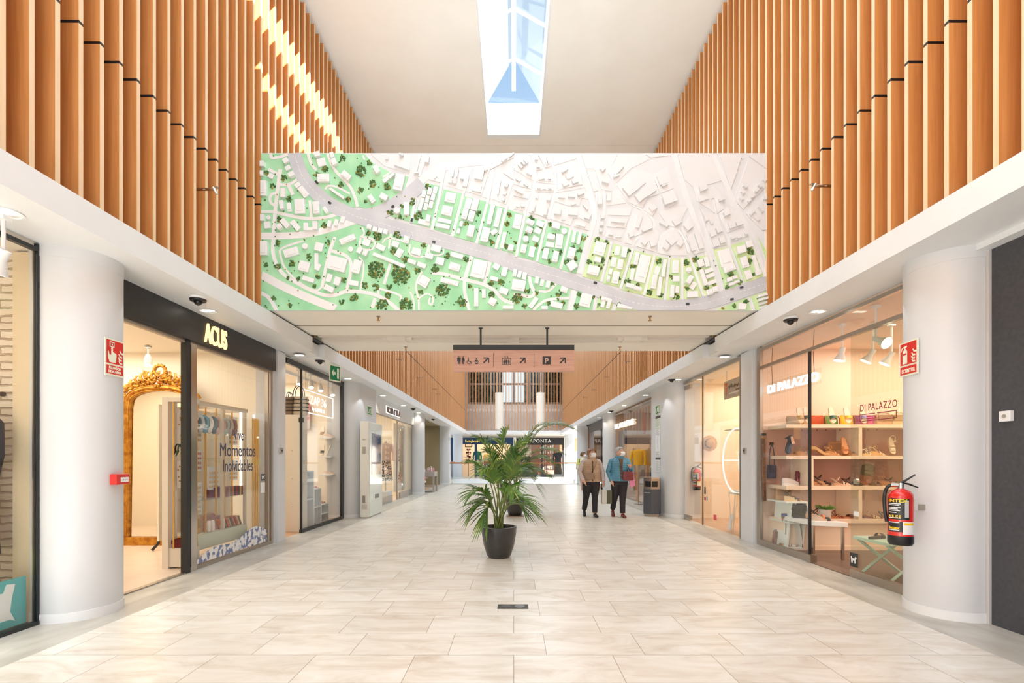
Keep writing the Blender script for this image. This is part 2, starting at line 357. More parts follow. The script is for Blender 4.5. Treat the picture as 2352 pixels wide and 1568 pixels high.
for s in (-1, 1):
    m = MB(); m.add([(0, 5.4, ZR+.03), (0, 10.05, ZR+.03), (s*.6, 10.9, ZE+.02), (s*.6, 5.4, ZE+.02)], [(0, 1, 2, 3)]); m.build('glass_pane', M_SKYG if s > 0 else M_HAZE, sk)
m = MB(); m.add([(0, 10.06, ZR+.03), (-.6, 10.9, ZE+.02), (.6, 10.9, ZE+.02)], [(0, 1, 2)]); m.build('hip_glass_pane', glassm('hip_glass', (.72, .85, 1), .3), sk)
# ---------------------------------------------------------------- bridge that carries the map board
struct(MB().box(-3.62, 3.62, 6.36, 7.62, 3.25, 5.28).build('wall_bridge', M_CEIL), 'cream bridge crossing the hall behind the map board')
struct(MB().box(-3.62, 3.62, 7.62, 8.14, 3.36, 5.28).build('wall_bridge', M_CEIL), 'recessed strip under the bridge')
struct(MB().box(-3.62, 3.62, 8.14, 8.73, 3.25, 5.28).build('wall_bridge', M_CEIL), 'far strip of the bridge soffit')
struct(MB().box(-3.2, 3.2, 7.06, 7.075, 3.243, 3.2495).build('trim_6', plain((150, 140, 128))), 'fine crack along the bridge soffit')
rail = thing('shutter_track', 'white metal track with covers fixed in the slot under the bridge', 'track', (0, 7.88, 3.26))
m = MB(); m.box(-3.15, 3.15, 7.78, 7.84, 3.27, 3.355); m.box(-3.15, 3.15, 7.94, 8.02, 3.25, 3.355); m.build('channel', M_SOF, rail)
for x in (-1.9, 1.93):
    m = MB(); m.box(x-.15, x+.15, 7.8, 8.0, 3.215, 3.355); m.box(x-.24, x-.15, 7.84, 7.95, 3.235, 3.355); m.box(x+.15, x+.24, 7.84, 7.95, 3.235, 3.355); m.build('junction_cover', M_SOF, rail, bevel=.006)
m = MB(); m.box(-.05, .09, 7.84, 7.98, 3.2, 3.355); m.box(-.12, -.03, 7.82, 7.86, 3.19, 3.22); m.build('wall_bracket', M_SOF, rail)
for i, (px, py) in enumerate(((869, 722), (1493, 722), (932, 799), (1424, 799))):
    D = 6.6 if py < 750 else 8.4; p = P(px, py, D); p.z = 3.25
    r = thing('sprinkler', ['small brass sprinkler head under the left end of the map board', 'small brass sprinkler head under the right end of the map board', 'small brass sprinkler head on the far soffit left of the hanging sign', 'small brass sprinkler head on the far soffit right of the hanging sign'][i], 'sprinkler', p, 'sprinkler heads under the bridge')
    MB().cyl(p.x, p.y, 3.236, 3.25, .025, 12).build('flange', M_STEEL, r)
    m = MB(); m.cyl(p.x, p.y, 3.195, 3.238, .009, 8); m.cyl(p.x, p.y, 3.188, 3.195, .022, 12); m.build('nozzle', M_GOLD, r)
# black strips painting the shade where the bridge soffit passes over the bulkheads
for s in (-1, 1): struct(MB().box(*sorted((s*3.2, s*3.6)), 6.4, 8.7, 3.222, 3.249).build('trim_7', M_RUBBER), 'black strip painting the shaded gap between bridge and bulkhead')
# ---------------------------------------------------------------- round columns and the two long piers
def column(x, y, r, label):
    t = thing('column', label, 'column', (x, y, 0)); t['kind'] = 'structure'
    MB().cyl(x, y, 0, 3.0, r, 64).build('shaft', M_COLW, t, smooth=True)
    MB().cyl(x, y, 0, .075, r+.006, 64).build('plinth', M_WHITE, t, smooth=True)
    MB().cyl(x, y, 2.9, 3.0, r+.004, 64).build('collar', M_COLW, t, smooth=True)
    return t
column(-3.70, 4.11, .30, 'near left white column with the alarm sign')
column(3.705, 4.13, .30, 'near right white column with the extinguisher')
for s in (-1, 1):
    side = 'left' if s < 0 else 'right'
    t = thing('column', 'white rounded pier on the %s of the hall before the far shops' % side, 'column', (s*3.7, 11.3, 0)); t['kind'] = 'structure'
    rr = .33; pts = [(s*(3.74-rr*math.sin(a)), 10.95-rr*math.cos(a)) for a in [PI/2*i/16 for i in range(17)]]
    pts = [(s*4.1, 10.62)] + pts + [(s*3.41, 12.0), (s*4.1, 12.0)]
    MB().prism(pts, 0, 3.0).build('shaft', M_COLW, t, smooth=True)
    MB().prism([(x-s*.006, y-.006) for x, y in pts], 0, .075).build('plinth', M_WHITE, t, smooth=True)
    column(s*3.66, 18.2, .31, 'white round column on the %s beside the far shop windows' % side)
    column(s*3.64, 25.2, .34, 'white round column at the %s end of the glass balustrade' % side)
    column(s*3.86, 33.4, .34, 'farthest white round column on the %s across the opening' % side)
# white piers between the shops
for s, y0, y1 in ((-1, 7.5, 7.88), (1, 7.45, 7.92)):
    struct(MB().box(*sorted((s*3.72, s*4.0)), y0, y1, 0, 3.0).box(*sorted((s*3.69, s*3.72)), y0+.06, y1-.06, 0, 3.0).build('trim_8', M_COLW), 'white pier between two shopfronts on the '+('left' if s < 0 else 'right'))
# ---------------------------------------------------------------- end wall across the void
struct(MB().box(-4.6, 4.6, 34.2, 34.5, 3.0, 5.2).build('wall_end', M_WHITE), 'white lower end wall')
struct(MB().box(-4.6, -3.15, 34.2, 34.5, 5.2, 9).box(3.35, 4.6, 34.2, 34.5, 5.2, 9).build('wall_end', M_WHITE), 'white end wall beside the windows')
struct(MB().box(-3.3, 3.3, 32.9, 33.3, 3.0, 3.24).build('trim_2', M_WHITE), 'white bulkhead across the far end of the hall')
struct(MB().box(-4.6, 4.6, 33.301, 35.39, 2.985, 3.1).build('ceiling', M_SOF, org=(0, 0, 0)))
m = MB()
for i in range(int(6.5/.205)+1):
    x = -3.22+i*.205; m.box(x, x+.055, 32.95, 33.05, 3.25, 9.0)
st = thing('end_slat_screen', 'open screen of slim upright timber slats across the far end wall', 'slat screen', (0, 33, 3.24)); st['kind'] = 'structure'
m.build('slats', M_SLAT, st); MB().box(-3.3, 3.3, 33.06, 33.12, 4.58, 4.72).build('white_rail', M_WHITE, st)
M_DGLASS = mat('foliage_reflection_glass', (34, 46, 52), .05, c2=(70, 92, 84), nscale=5, detail=8, lo=.45, hi=.62)  # green noise paints reflected foliage into the glass colour
M_SKYW = emis('sky_reflection_glow', (214, 232, 250), .9)
wn_ = thing('window_1', 'high grid of dark office windows behind the end slats', 'window', (0, 34.2, 5.2)); wn_['kind'] = 'structure'
xs = [-3.15, -2.05, -1.0, .0, 1.05, 2.1, 3.35]
for i in range(6):
    for (z0, z1) in ((5.3, 6.55), (6.65, 9)):
        MB().box(xs[i]+.05, xs[i+1]-.05, 34.3, 34.34, z0, z1).build('pane', M_DGLASS, wn_)
m = MB()
for x in xs: m.box(x-.06, x+.06, 34.175, 34.355, 5.21, 8.99)
m.box(-3.15, 3.35, 34.18, 34.36, 5.18, 5.32); m.box(-3.15, 3.35, 34.18, 34.36, 6.53, 6.67); m.build('window_frame', plain((150, 140, 134), .4), wn_)
# glowing sheet painting the bright sky mirrored in the middle panes
m = MB(); m.box(-.8, .75, 34.26, 34.29, 5.32, 9); m.build('sky_reflection', M_SKYW, wn_)
# ---------------------------------------------------------------- relief map board on the bridge
BD = 6.33
def bp(x, y): return ((x-VX)/F*BD, CH-(y-VY)/F*BD)
def cA(x, y): return bp(600+x/4.055, 340+y/4.055)
def cB(x, y): return bp(1180+x/3.986, 340+y/3.986)
BM = fr((0, BD, 0), (1, 0, 0), (0, 0, 1))          # local x right, y up, z... points to +n = u x v = (0,-1,0): towards the hall
x0, zt = bp(601, 351.5); x1, zb = bp(1760, 713)
mapb = thing('relief_map_board', 'long white relief model map of city streets with green blocks on the bridge front', 'map board', (0, BD, zb))
MB(BM).box(x0, x1, zb, zt, -.03, 0).build('board', mat('map_white', (226, 227, 228), .6, c2=(222, 223, 224), nscale=2), mapb)
def clip(pts):
    out = [(min(max(x, x0+.002), x1-.002), min(max(y, zb+.002), zt-.002)) for x, y in pts]; res = []
    for p in out:
        if not res or (abs(p[0]-res[-1][0])+abs(p[1]-res[-1][1]) > 1e-4): res.append(p)
    return res
def offs(pts, w):
    L = []; Rr = []
    for i, p in enumerate(pts):
        a = pts[max(i-1, 0)]; b = pts[min(i+1, len(pts)-1)]; dx, dy = b[0]-a[0], b[1]-a[1]; l = math.hypot(dx, dy) or 1
        L.append((p[0]-dy/l*w/2, p[1]+dx/l*w/2)); Rr.append((p[0]+dy/l*w/2, p[1]-dx/l*w/2))
    return L, Rr
def smooth(pts, n=2):
    for _ in range(n):
        q = [pts[0]]
        for a, b in zip(pts, pts[1:]): q += [(a[0]*.75+b[0]*.25, a[1]*.75+b[1]*.25), (a[0]*.25+b[0]*.75, a[1]*.25+b[1]*.75)]
        pts = q+[pts[-1]]
    return pts
RZ_ = [0]
def ribbon(mb, pts, wpx, z0, z1, sm=2):
    RZ_[0] += 1; z1 += .00002*RZ_[0]
    pts = smooth(pts, sm); L, Rr = offs(pts, wpx/F*BD/4.03); L = [(min(max(x, x0+.002), x1-.002), min(max(y, zb+.002), zt-.002)) for x, y in L]; Rr = [(min(max(x, x0+.002), x1-.002), min(max(y, zb+.002), zt-.002)) for x, y in Rr]
    n = len(L); vs = [(*p, z1) for p in L]+[(*p, z1) for p in Rr]+[(*p, z0) for p in L]+[(*p, z0) for p in Rr]; fs = []
    for i in range(n-1): fs += [(i, i+1, n+i+1, n+i), (i, 2*n+i, 2*n+i+1, i+1), (n+i, n+i+1, 3*n+i+1, 3*n+i)]
    mb.add(vs, fs)
A = lambda *q: [cA(q[i], q[i+1]) for i in range(0, len(q), 2)]
B = lambda *q: [cB(q[i], q[i+1]) for i in range(0, len(q), 2)]
M_LAWN = mat('map_lawn_mint', (178, 228, 184), .6, c2=(152, 214, 166), nscale=3.5, detail=6)
M_LAWN2 = mat('map_lawn_lime', (214, 230, 172), .6, c2=(190, 224, 168), nscale=3, detail=5)
Z1 = .008
for zi, (nm, mm, pg) in enumerate((
    ('lawn', M_LAWN, A(0,55, 960,55, 1050,150, 1200,225, 1370,270, 1315,440, 1058,590, 900,545, 640,600, 0,600)),
    ('lawn', M_LAWN, A(0,300, 400,300, 640,540, 980,690, 1400,800, 1900,935, 2352,1055, 2352,1515, 0,1515)),
    ('lawn', M_LAWN, A(1150,618, 1450,438, 1395,690)),
    ('lawn', M_LAWN, A(1530,328, 1680,360, 1590,745, 1410,700)),
    ('lawn', M_LAWN, A(1700,385, 1870,425, 1765,805, 1600,755)),
    ('lawn', M_LAWN, A(1890,450, 2095,500, 1990,880, 1790,825)),
    ('lawn', M_LAWN, A(2110,520, 2265,560, 2170,935, 2022,890)),
    ('lawn', M_LAWN, A(2285,570, 2352,590, 2352,985, 2200,940)),
    ('lawn', M_LAWN, B(0,585, 95,610, 15,985, 0,985)),
    ('lawn', M_LAWN, B(120,625, 290,670, 205,1035, 35,990)),
    ('lawn', M_LAWN, B(315,680, 510,735, 420,1105, 225,1050)),
    ('lawn', M_LAWN, B(530,755, 668,790, 570,1150, 440,1115)),
    ('lawn', M_LAWN2, B(738,815, 882,860, 788,1220, 630,1175)),
    ('lawn', M_LAWN2, B(915,875, 1075,925, 965,1275, 820,1240)),
    ('lawn', M_LAWN2, B(1105,935, 1280,985, 1185,1345, 990,1300)),
    ('lawn', M_LAWN2, B(1300,990, 1412,1010, 1362,1392, 1200,1358)),
    ('lawn', M_LAWN2, B(1438,1012, 1528,1012, 1528,1405, 1390,1398)),
    ('lawn', M_LAWN2, B(1555,1012, 1605,1010, 1728,1383, 1558,1405)),
    ('lawn', M_LAWN2, B(1625,1005, 1770,985, 1885,1338, 1752,1372)),
    ('lawn', M_LAWN2, B(1830,930, 1965,910, 2095,1255, 1942,1312)),
    ('lawn', M_LAWN2, B(1990,890, 2160,840, 2285,1172, 2120,1245)),
    ('lawn', M_LAWN2, B(2235,820, 2312,940, 2312,1020)),
    ('lawn', M_LAWN, B(0,1105, 140,1155, 390,1220, 522,1278, 478,1490, 0,1490)),
    ('lawn', M_LAWN, B(590,1300, 745,1342, 715,1490, 540,1490)),
    ('lawn', M_LAWN2, B(775,1355, 920,1395, 890,1490, 750,1490)),
    ('lawn', M_LAWN2, B(945,1405, 1135,1480, 1135,1490, 930,1490)),
    ('lawn', M_LAWN2, B(1860,1480, 2130,1370, 2175,1490, 1860,1490)),
    ('lawn', M_LAWN2, B(2165,1360, 2312,1310, 2312,1490, 2215,1490)))):
    MB(BM).prism(clip(pg), 0, Z1-.0006*(zi == 0)-.00002*zi).build(nm, mm, mapb)
M_ROAD = mat('map_road_grey', (196, 197, 202), .6, c2=(208, 209, 212), nscale=3)
M_ROADL = mat('map_road_pale', (226, 228, 228), .6, c2=(236, 236, 236), nscale=2)
M_STREET = mat('map_street_white', (238, 234, 232), .6)
mainA = [cA(x, y) for x, y in ((310,40),(330,130),(400,300),(520,430),(640,530),(850,630),(1050,690),(1300,760),(1600,845),(1900,925),(2200,1010))]+[cB(x, y) for x, y in ((0,1075),(200,1120),(500,1215),(800,1315),(1000,1390),(1200,1440),(1450,1460),(1700,1435),(1950,1360),(2150,1290),(2320,1235))]
m = MB(BM); ribbon(m, mainA, 125, 0, Z1+.006); ribbon(m, A(930,640, 1080,620, 1250,530, 1400,420, 1500,330), 130, 0, Z1+.0055); m.build('main_road', M_ROAD, mapb)
m = MB(BM)
ribbon(m, A(1400,400, 1500,290, 1640,190, 1850,140, 2100,120, 2352,60), 75, 0, .005)
for q in (A(1710,175, 1665,430, 1590,770), A(1955,185, 1880,440, 1780,830), A(2170,200, 2105,520, 2005,890), A(2290,540, 2185,940), A(1440,450, 1400,700)): ribbon(m, q, 26, 0, Z1+.004, 0)
for q in (B(105,590, 22,1000), B(300,660, 212,1040), B(520,740, 428,1110), B(895,860, 800,1225), B(1090,920, 975,1290), B(1290,980, 1190,1350), B(1425,1000, 1378,1395), B(1541,1000, 1541,1400), B(1612,1000, 1742,1380)): ribbon(m, q, 24, 0, Z1+.004, 0)
for q in (B(590,60, 640,250, 720,500, 745,640, 700,760, 600,1150), B(1470,60, 1530,300, 1620,560, 1700,780, 1900,1310), B(1820,60, 1920,280, 2000,480, 2130,720, 2180,800, 2300,1190), B(560,1300, 520,1490)): ribbon(m, q, 50, 0, .0055)
for q in (B(2170,1370, 2200,1490), B(755,1350, 730,1480), B(150,30, 210,200, 180,380, 90,600), B(330,90, 380,210, 385,400, 310,650), B(870,220, 940,340, 1040,500, 1180,560, 1290,660, 1280,760, 1120,820, 1080,900), B(1990,80, 2080,60, 2100,100), B(0,170, 180,300, 380,320, 640,330), B(0,370, 170,390, 400,400, 700,340), B(1330,960, 1330,820, 1430,740, 1500,740, 1560,820, 1600,960), B(820,320, 830,560, 820,800)): ribbon(m, q, 24, 0, .005)
m.build('pale_road', M_ROADL, mapb)
m = MB(BM)
for q, wd in ((A(0,822, 250,822, 480,800, 700,740, 930,660), 62), (A(180,200, 135,560, 112,900, 112,1000, 170,1150, 330,1260, 560,1370, 680,1380, 790,1330, 1000,1345, 1150,1400, 1290,1520), 34), (A(90,50, 95,100, 150,95, 260,60), 26), (A(130,600, 350,650, 480,665, 660,640, 740,600), 30), (A(0,596, 130,596), 24),
    (A(690,830, 640,960, 590,1180, 570,1300), 30), (A(660,960, 800,1000, 850,1080, 820,1250, 790,1340), 30), (A(570,1290, 520,1340, 370,1270, 220,1130, 180,1000, 172,935, 400,865), 18), (A(0,1180, 200,1290, 450,1400, 700,1500), 75), (A(0,1350, 80,1390, 150,1520), 34), (A(435,50, 470,160, 520,210), 24), (A(620,60, 680,210, 830,350, 880,470, 900,550), 26), (A(600,390, 620,350, 700,360, 830,430), 18),
    (A(260,350, 300,440), 32), (A(150,340, 260,350, 350,290), 26), (A(455,490, 470,650), 26), (A(140,420, 85,440, 85,510, 130,540), 24), (A(70,200, 160,250), 30), (A(950,70, 965,115), 16), (A(1110,170, 1040,210, 1065,250), 14), (A(1135,275, 1210,225), 16),
    (A(1205,1080, 1145,1270), 26), (A(915,1015, 968,1080, 925,1330), 16), (A(1100,1310, 1310,1370, 1300,1420), 20), (A(1095,1305, 1095,1380), 20), (A(1065,1400, 1035,1490), 34), (A(1390,1340, 1430,1440, 1425,1515), 16), (A(1500,1150, 1430,1280, 1470,1400, 1470,1515), 18), (A(1470,1400, 1550,1345, 1610,1400, 1590,1470, 1555,1440, 1575,1395), 16),
    (A(1590,1165, 1700,1170, 1900,1230, 2080,1270, 2180,1330, 2250,1420, 2352,1450), 32), (A(1895,1220, 1890,1330, 1940,1515), 30), (A(1620,910, 1570,890, 1560,1000, 1700,1000, 1700,940), 14), (A(1960,1010, 1900,1210), 36), (A(2130,1060, 2080,1260), 36), (A(930,830, 915,940, 1030,960, 1070,890, 1030,840, 930,830), 18), (A(940,740, 970,800, 930,830), 16), (A(1130,890, 1170,830, 1330,870), 16), (A(1390,900, 1370,1000, 1530,1030, 1570,880), 16), (A(1210,800, 1190,940), 18),
    (B(140,1170, 160,1270, 200,1330, 150,1370, 60,1340, 0,1340), 30), (B(230,1310, 320,1320, 390,1240), 22), (B(510,1375, 400,1380, 290,1390, 200,1460, 180,1490), 26)):
    ribbon(m, q, wd, 0, Z1+.003)
m.build('white_street', M_STREET, mapb)
# lane dashes
m = MB(BM); line = smooth(mainA, 3); acc = 0; on = True
for a, b in zip(line, line[1:]):
    l = math.hypot(b[0]-a[0], b[1]-a[1]); n = max(1, int(l/.01))
    for i in range(n):
        p = (a[0]+(b[0]-a[0])*i/n, a[1]+(b[1]-a[1])*i/n); acc += l/n
        if acc % .062 < .04 and zb+.01 < p[1] < zt-.01 and x0 < p[0] < x1-.02:
            dx, dy = (b[0]-a[0])/l*.006, (b[1]-a[1])/l*.006
            m = MB(BM); m.prism([(p[0]-dx-dy*.55, p[1]-dy+dx*.55), (p[0]+dx-dy*.55, p[1]+dy+dx*.55), (p[0]+dx+dy*.55, p[1]+dy-dx*.55), (p[0]-dx+dy*.55, p[1]-dy-dx*.55)], Z1+.006, Z1+.0075); m.build('lane_dash', M_PAPER, mapb)
# white relief blocks (thin slabs whose edges catch the light)
M_REL = mat('map_relief_white', (229, 229, 229), .55)
M_BLDG = mat('map_building_white', (240, 239, 238), .5)
REL = [A(1020,55, 1150,170, 1380,240, 1400,55), A(1490,55, 1420,250, 1480,270, 1560,55), A(1560,295, 1690,330, 1725,190, 1640,200), A(1745,190, 1720,350, 1920,410, 1980,185), A(1990,185, 1935,410, 2050,450, 2150,140), A(2180,130, 2110,180, 2140,200, 2352,90), A(2170,230, 2135,470, 2280,525, 2352,320, 2200,190), A(2065,455, 2105,470, 2150,240), A(2260,240, 2352,300, 2352,180),
    B(0,80, 0,150, 30,200, 130,150, 110,60), B(160,80, 200,210, 260,195, 220,60), B(225,70, 290,185, 340,170, 320,70), B(370,160, 555,105, 610,60, 350,60), B(215,215, 210,300, 370,310, 360,200), B(195,335, 190,385, 365,395, 375,340), B(0,200, 60,230, 180,290, 150,210, 60,150), B(0,330, 160,380, 170,320, 60,280), B(0,440, 140,470, 160,410, 20,380), B(0,480, 0,560, 105,580, 120,490), B(165,400, 140,590, 300,635, 350,430), B(390,190, 400,390, 630,335, 600,180, 570,120), B(380,420, 375,490, 500,530, 600,530, 620,460, 700,470, 650,380), B(370,510, 335,650, 520,710, 540,650, 600,640, 700,690, 720,560, 520,540), B(550,720, 690,760, 700,690, 560,665),
    B(620,60, 660,190, 740,190, 800,380, 900,400, 860,240, 950,60), B(665,200, 700,210, 770,390, 730,400), B(740,420, 770,540, 820,535, 790,400), B(960,60, 860,230, 930,330, 1070,190, 1230,110, 1200,60), B(1210,65, 1255,90, 1435,70), B(940,345, 1050,500, 1175,555, 1215,465, 1330,420, 1270,240, 1100,190), B(850,530, 1025,505, 950,380, 850,420), B(860,615, 1060,620, 1080,550, 860,560), B(860,640, 850,720, 1020,735, 1045,650), B(850,740, 840,815, 985,855, 1010,760), B(1110,560, 1060,700, 1015,870, 1085,885, 1110,810, 1270,750, 1260,660, 1180,580), B(1120,900, 1300,955, 1330,780, 1300,740, 1150,830),
    B(1270,245, 1400,170, 1460,370, 1340,415), B(1345,430, 1460,390, 1500,500, 1420,545), B(1190,570, 1265,625, 1310,565, 1230,480), B(1325,590, 1400,705, 1490,735, 1595,540, 1500,540), B(1325,965, 1440,985, 1590,985, 1550,850, 1490,750, 1410,760, 1340,830), B(1525,745, 1650,975, 1755,945, 1660,690, 1600,620), B(1500,60, 1560,290, 1630,350, 1800,330, 1900,300, 1810,60), B(1635,345, 1670,480, 1840,600, 1800,470, 1830,460, 1860,600, 1920,560, 1880,400, 1810,345), B(1700,550, 1730,620, 1820,915, 1950,885, 1865,630, 1760,590), B(1870,600, 1950,780, 2115,715, 2010,560, 1960,540), B(1960,790, 1985,865, 2150,805, 2120,740), B(1880,60, 1985,385, 2090,60), B(2155,80, 2312,190, 2312,60), B(2025,480, 2095,565, 2312,350, 2312,200, 2150,100, 2040,400), B(2120,600, 2270,755, 2312,750, 2312,420, 2200,500)]
m = MB(BM)
for i, g in enumerate(REL): m.prism(clip(g), 0, .006+(i % 3)*.003+i*.00005)
m.build('relief_blocks', M_REL, mapb)
# buildings: (crop, centre x, y, w, h, angle)
BL = 'A 20 165 45 50 0;A 15 250 30 50 0;A 100 270 50 45 -30;A 30 385 60 140 0;A 240 130 50 45 30;A 258 195 50 40 30;A 295 262 55 40 25;A 348 355 55 40 35;A 400 415 55 110 38;A 215 430 45 80 0;A 370 553 95 135 3;A 205 545 38 80 8;A 270 560 38 80 8;A 525 570 60 110 5;A 610 590 35 60 35;A 533 75 55 45 20;A 568 143 75 75 15;A 670 80 35 50 20;A 690 145 45 60 20;A 592 295 110 70 0;A 715 435 22 160 55;A 802 273 55 90 50;A 1082 215 45 70 30;A 1170 300 75 35 40;A 1222 278 60 25 40;A 1290 335 85 150 -12;A 1035 485 45 75 35;A 1150 470 70 50 -30;A 1272 600 60 60 0;A 1360 580 50 115 0;A 1520 440 38 65 -12;A 1575 420 38 65 -12;A 1625 400 38 65 -12;A 1502 505 36 62 -12;A 1552 490 36 62 -12;A 1606 475 36 62 -12;A 1487 570 34 60 -12;A 1536 555 36 62 -12;A 1586 540 36 62 -12;A 1520 700 110 45 -15;A 1560 670 40 60 -15;A 1765 470 95 90 -12;A 1735 595 95 85 -12;A 1710 685 130 35 -12;A 1695 738 130 35 -12;A 1930 525 55 100 -14;A 1992 540 60 105 -14;A 1900 625 50 95 -14;A 1960 645 55 95 -14;A 1865 715 30 50 -14;A 1840 785 28 45 -14;A 1955 785 60 105 -14;A 2140 635 40 180 -13;A 2205 655 45 180 -13;A 2090 820 70 130 -13;A 2170 790 60 40 35;A 2255 865 35 150 -12;A 2325 940 50 50 -10;A 20 660 40 60 0;A 78 655 40 40 0;A 65 725 55 60 10;A 185 745 50 45 30;A 238 715 50 95 42;A 330 730 50 100 40;A 425 740 45 70 0;A 515 735 45 75 0;A 470 765 90 28 0;A 648 722 35 60 -15;A 707 703 35 60 -15;A 765 675 38 60 -15;A 1017 750 42 42 -15;A 1065 765 42 42 -15;A 1117 780 42 42 -15;A 1167 795 42 42 -15;A 1357 860 55 65 -15;A 812 860 150 50 22;A 985 885 70 60 -20;A 1118 930 85 50 -25;A 1255 905 65 50 -20;A 1290 985 60 80 -30;A 922 965 42 50 -25;A 980 990 42 50 -25;A 840 948 50 50 0;A 1195 1050 320 32 -22;A 1450 970 85 60 -15;A 1632 945 90 55 -15;A 1570 1020 75 40 -15;A 1670 1065 75 65 -15;A 1825 1010 120 40 -15;A 1805 1115 100 65 -18;A 1410 1070 80 35 -20;A 1500 1100 80 40 -20;A 420 925 55 55 0;A 548 930 75 75 -15;A 290 980 135 75 15;A 410 1110 100 90 -15;A 525 1065 35 150 0;A 545 1120 30 60 -30;A 450 1230 110 40 -18;A 40 945 65 130 0;A 720 1090 165 125 -15;A 640 1215 50 75 -18;A 720 1250 55 75 -18;A 645 1318 90 50 -25;A 900 1115 75 120 -15;A 870 1265 90 45 -10;A 1520 1250 90 95 -30;A 1757 1250 170 45 -14;A 2030 1135 130 165 -13;A 2265 1160 50 85 -15;A 2190 1110 60 50 -30;A 2170 1225 75 35 -15;A 2005 1395 40 170 0;A 2075 1360 35 80 0;A 2155 1440 65 65 -30;A 2260 1340 80 55 -20;A 2300 1490 100 30 0;'\
     'B 35 680 70 130 -12;B 150 690 70 45 -30;B 240 700 70 50 -25;B 140 765 60 50 -25;B 220 765 60 50 -25;B 110 845 55 55 0;B 200 840 60 45 -25;B 90 930 50 75 -12;B 165 955 50 95 -12;B 385 725 75 50 -15;B 460 770 55 55 0;B 340 825 70 45 -10;B 330 890 75 45 -10;B 415 860 65 130 -5;B 290 975 50 95 -12;B 380 1005 50 95 -12;B 548 820 28 110 -12;B 597 835 28 110 -12;B 525 975 65 100 -14;B 530 1085 80 75 35;B 785 925 100 120 -14;B 765 1030 60 45 -15;B 725 1130 105 80 -14;B 945 945 45 80 -10;B 1005 965 48 90 -10;B 910 1050 48 85 -10;B 972 1070 50 90 -10;B 880 1140 30 50 -10;B 860 1205 30 50 -10;B 930 1190 60 110 -10;B 1117 1020 38 115 -10;B 1175 1110 100 250 -14;B 1080 1160 35 105 -10;B 1055 1270 75 35 -15;B 1130 1290 75 35 -15;B 1305 1130 45 75 -15;B 1365 1110 30 160 -8;B 1280 1230 45 130 -10;B 1330 1270 35 170 -8;B 1475 1090 60 115 -3;B 1478 1205 60 50 0;B 1440 1320 35 110 -3;B 1490 1300 35 60 -3;B 1595 1125 55 55 0;B 1600 1215 45 75 -30;B 1635 1265 45 70 -35;B 1628 1345 100 55 2;B 1700 1065 50 65 20;B 1755 1050 40 90 15;B 1725 1195 35 150 18;B 1775 1130 80 35 20;B 1785 1180 80 35 20;B 1805 1235 80 35 20;B 1785 1325 55 50 15;B 1835 1300 50 50 15;B 1930 1010 115 155 16;B 1965 1110 110 55 20;B 1960 1215 50 35 15;B 2015 1190 45 30 15;B 1980 1255 50 25 15;B 2035 1230 50 25 15;B 2070 940 80 65 15;B 2140 890 60 60 15;B 2105 1050 65 100 18;B 2205 1060 35 150 18;B 2140 1165 60 80 20;B 2230 1145 55 45 20;B 10 1150 35 65 -12;B 52 1165 35 60 -12;B 97 1180 38 65 -12;B 45 1265 120 95 -10;B 210 1220 35 60 -10;B 258 1240 35 60 -10;B 312 1255 35 60 -10;B 460 1300 65 50 -20;B 180 1420 40 110 -35;B 390 1445 110 50 -15;B 655 1400 100 120 -14;B 815 1420 35 90 -15;B 865 1435 35 90 -15;B 840 1395 90 30 -15;B 1010 1470 140 40 -18;B 2080 1460 70 60 -10;B 2265 1355 90 22 14;B 2270 1390 90 22 14;B 2280 1425 90 22 14;B 2280 1460 80 22 14;B 280 1475 60 40 0'
items = []
for t in BL.split(';'):
    if not t.strip(): continue
    c, x, y, bw, bh, a = t.split(); items.append((c, float(x), float(y), float(bw), float(bh), float(a)))
items.sort(key=lambda i: -i[3]*i[4]); rest = MB(BM)
def rect(c, x, y, bw, bh, a, k=1):
    sc = 4.055 if c == 'A' else 3.986; cx, cy = (cA if c == 'A' else cB)(x, y); u = bw/sc*BD/F/2*k; v = bh/sc*BD/F/2*k; a = math.radians(a); ca, sa = math.cos(a), math.sin(a)
    return clip([(cx+p*ca-q*sa, cy+p*sa+q*ca) for p, q in ((-u, -v), (u, -v), (u, v), (-u, v))])
for i, it in enumerate(items):
    h = .028+.012*((i*7) % 3)+.00003*i; mb = MB(BM) if i < 100 else rest
    g = rect(*it)
    if len(g) < 3: continue
    if it[3] == it[4] and it[5] == 0:   # round tower
        cx = sum(p[0] for p in g)/len(g); cy = sum(p[1] for p in g)/len(g); r = max(p[0] for p in g)-cx; g = clip([(cx+r*math.cos(PI/4*j+.39), cy+r*math.sin(PI/4*j+.39)) for j in range(8)])
    mb.prism(g, 0, h)
    if it[3]*it[4] > 6000 or i % 4 == 0: g2 = rect(*it, .62); len(g2) > 2 and mb.prism(g2, h, h+.008)
    if i < 100: mb.build('building', M_BLDG, mapb)
r_ = rest.build('small_buildings', M_BLDG, mapb); r_['kind'] = 'stuff'
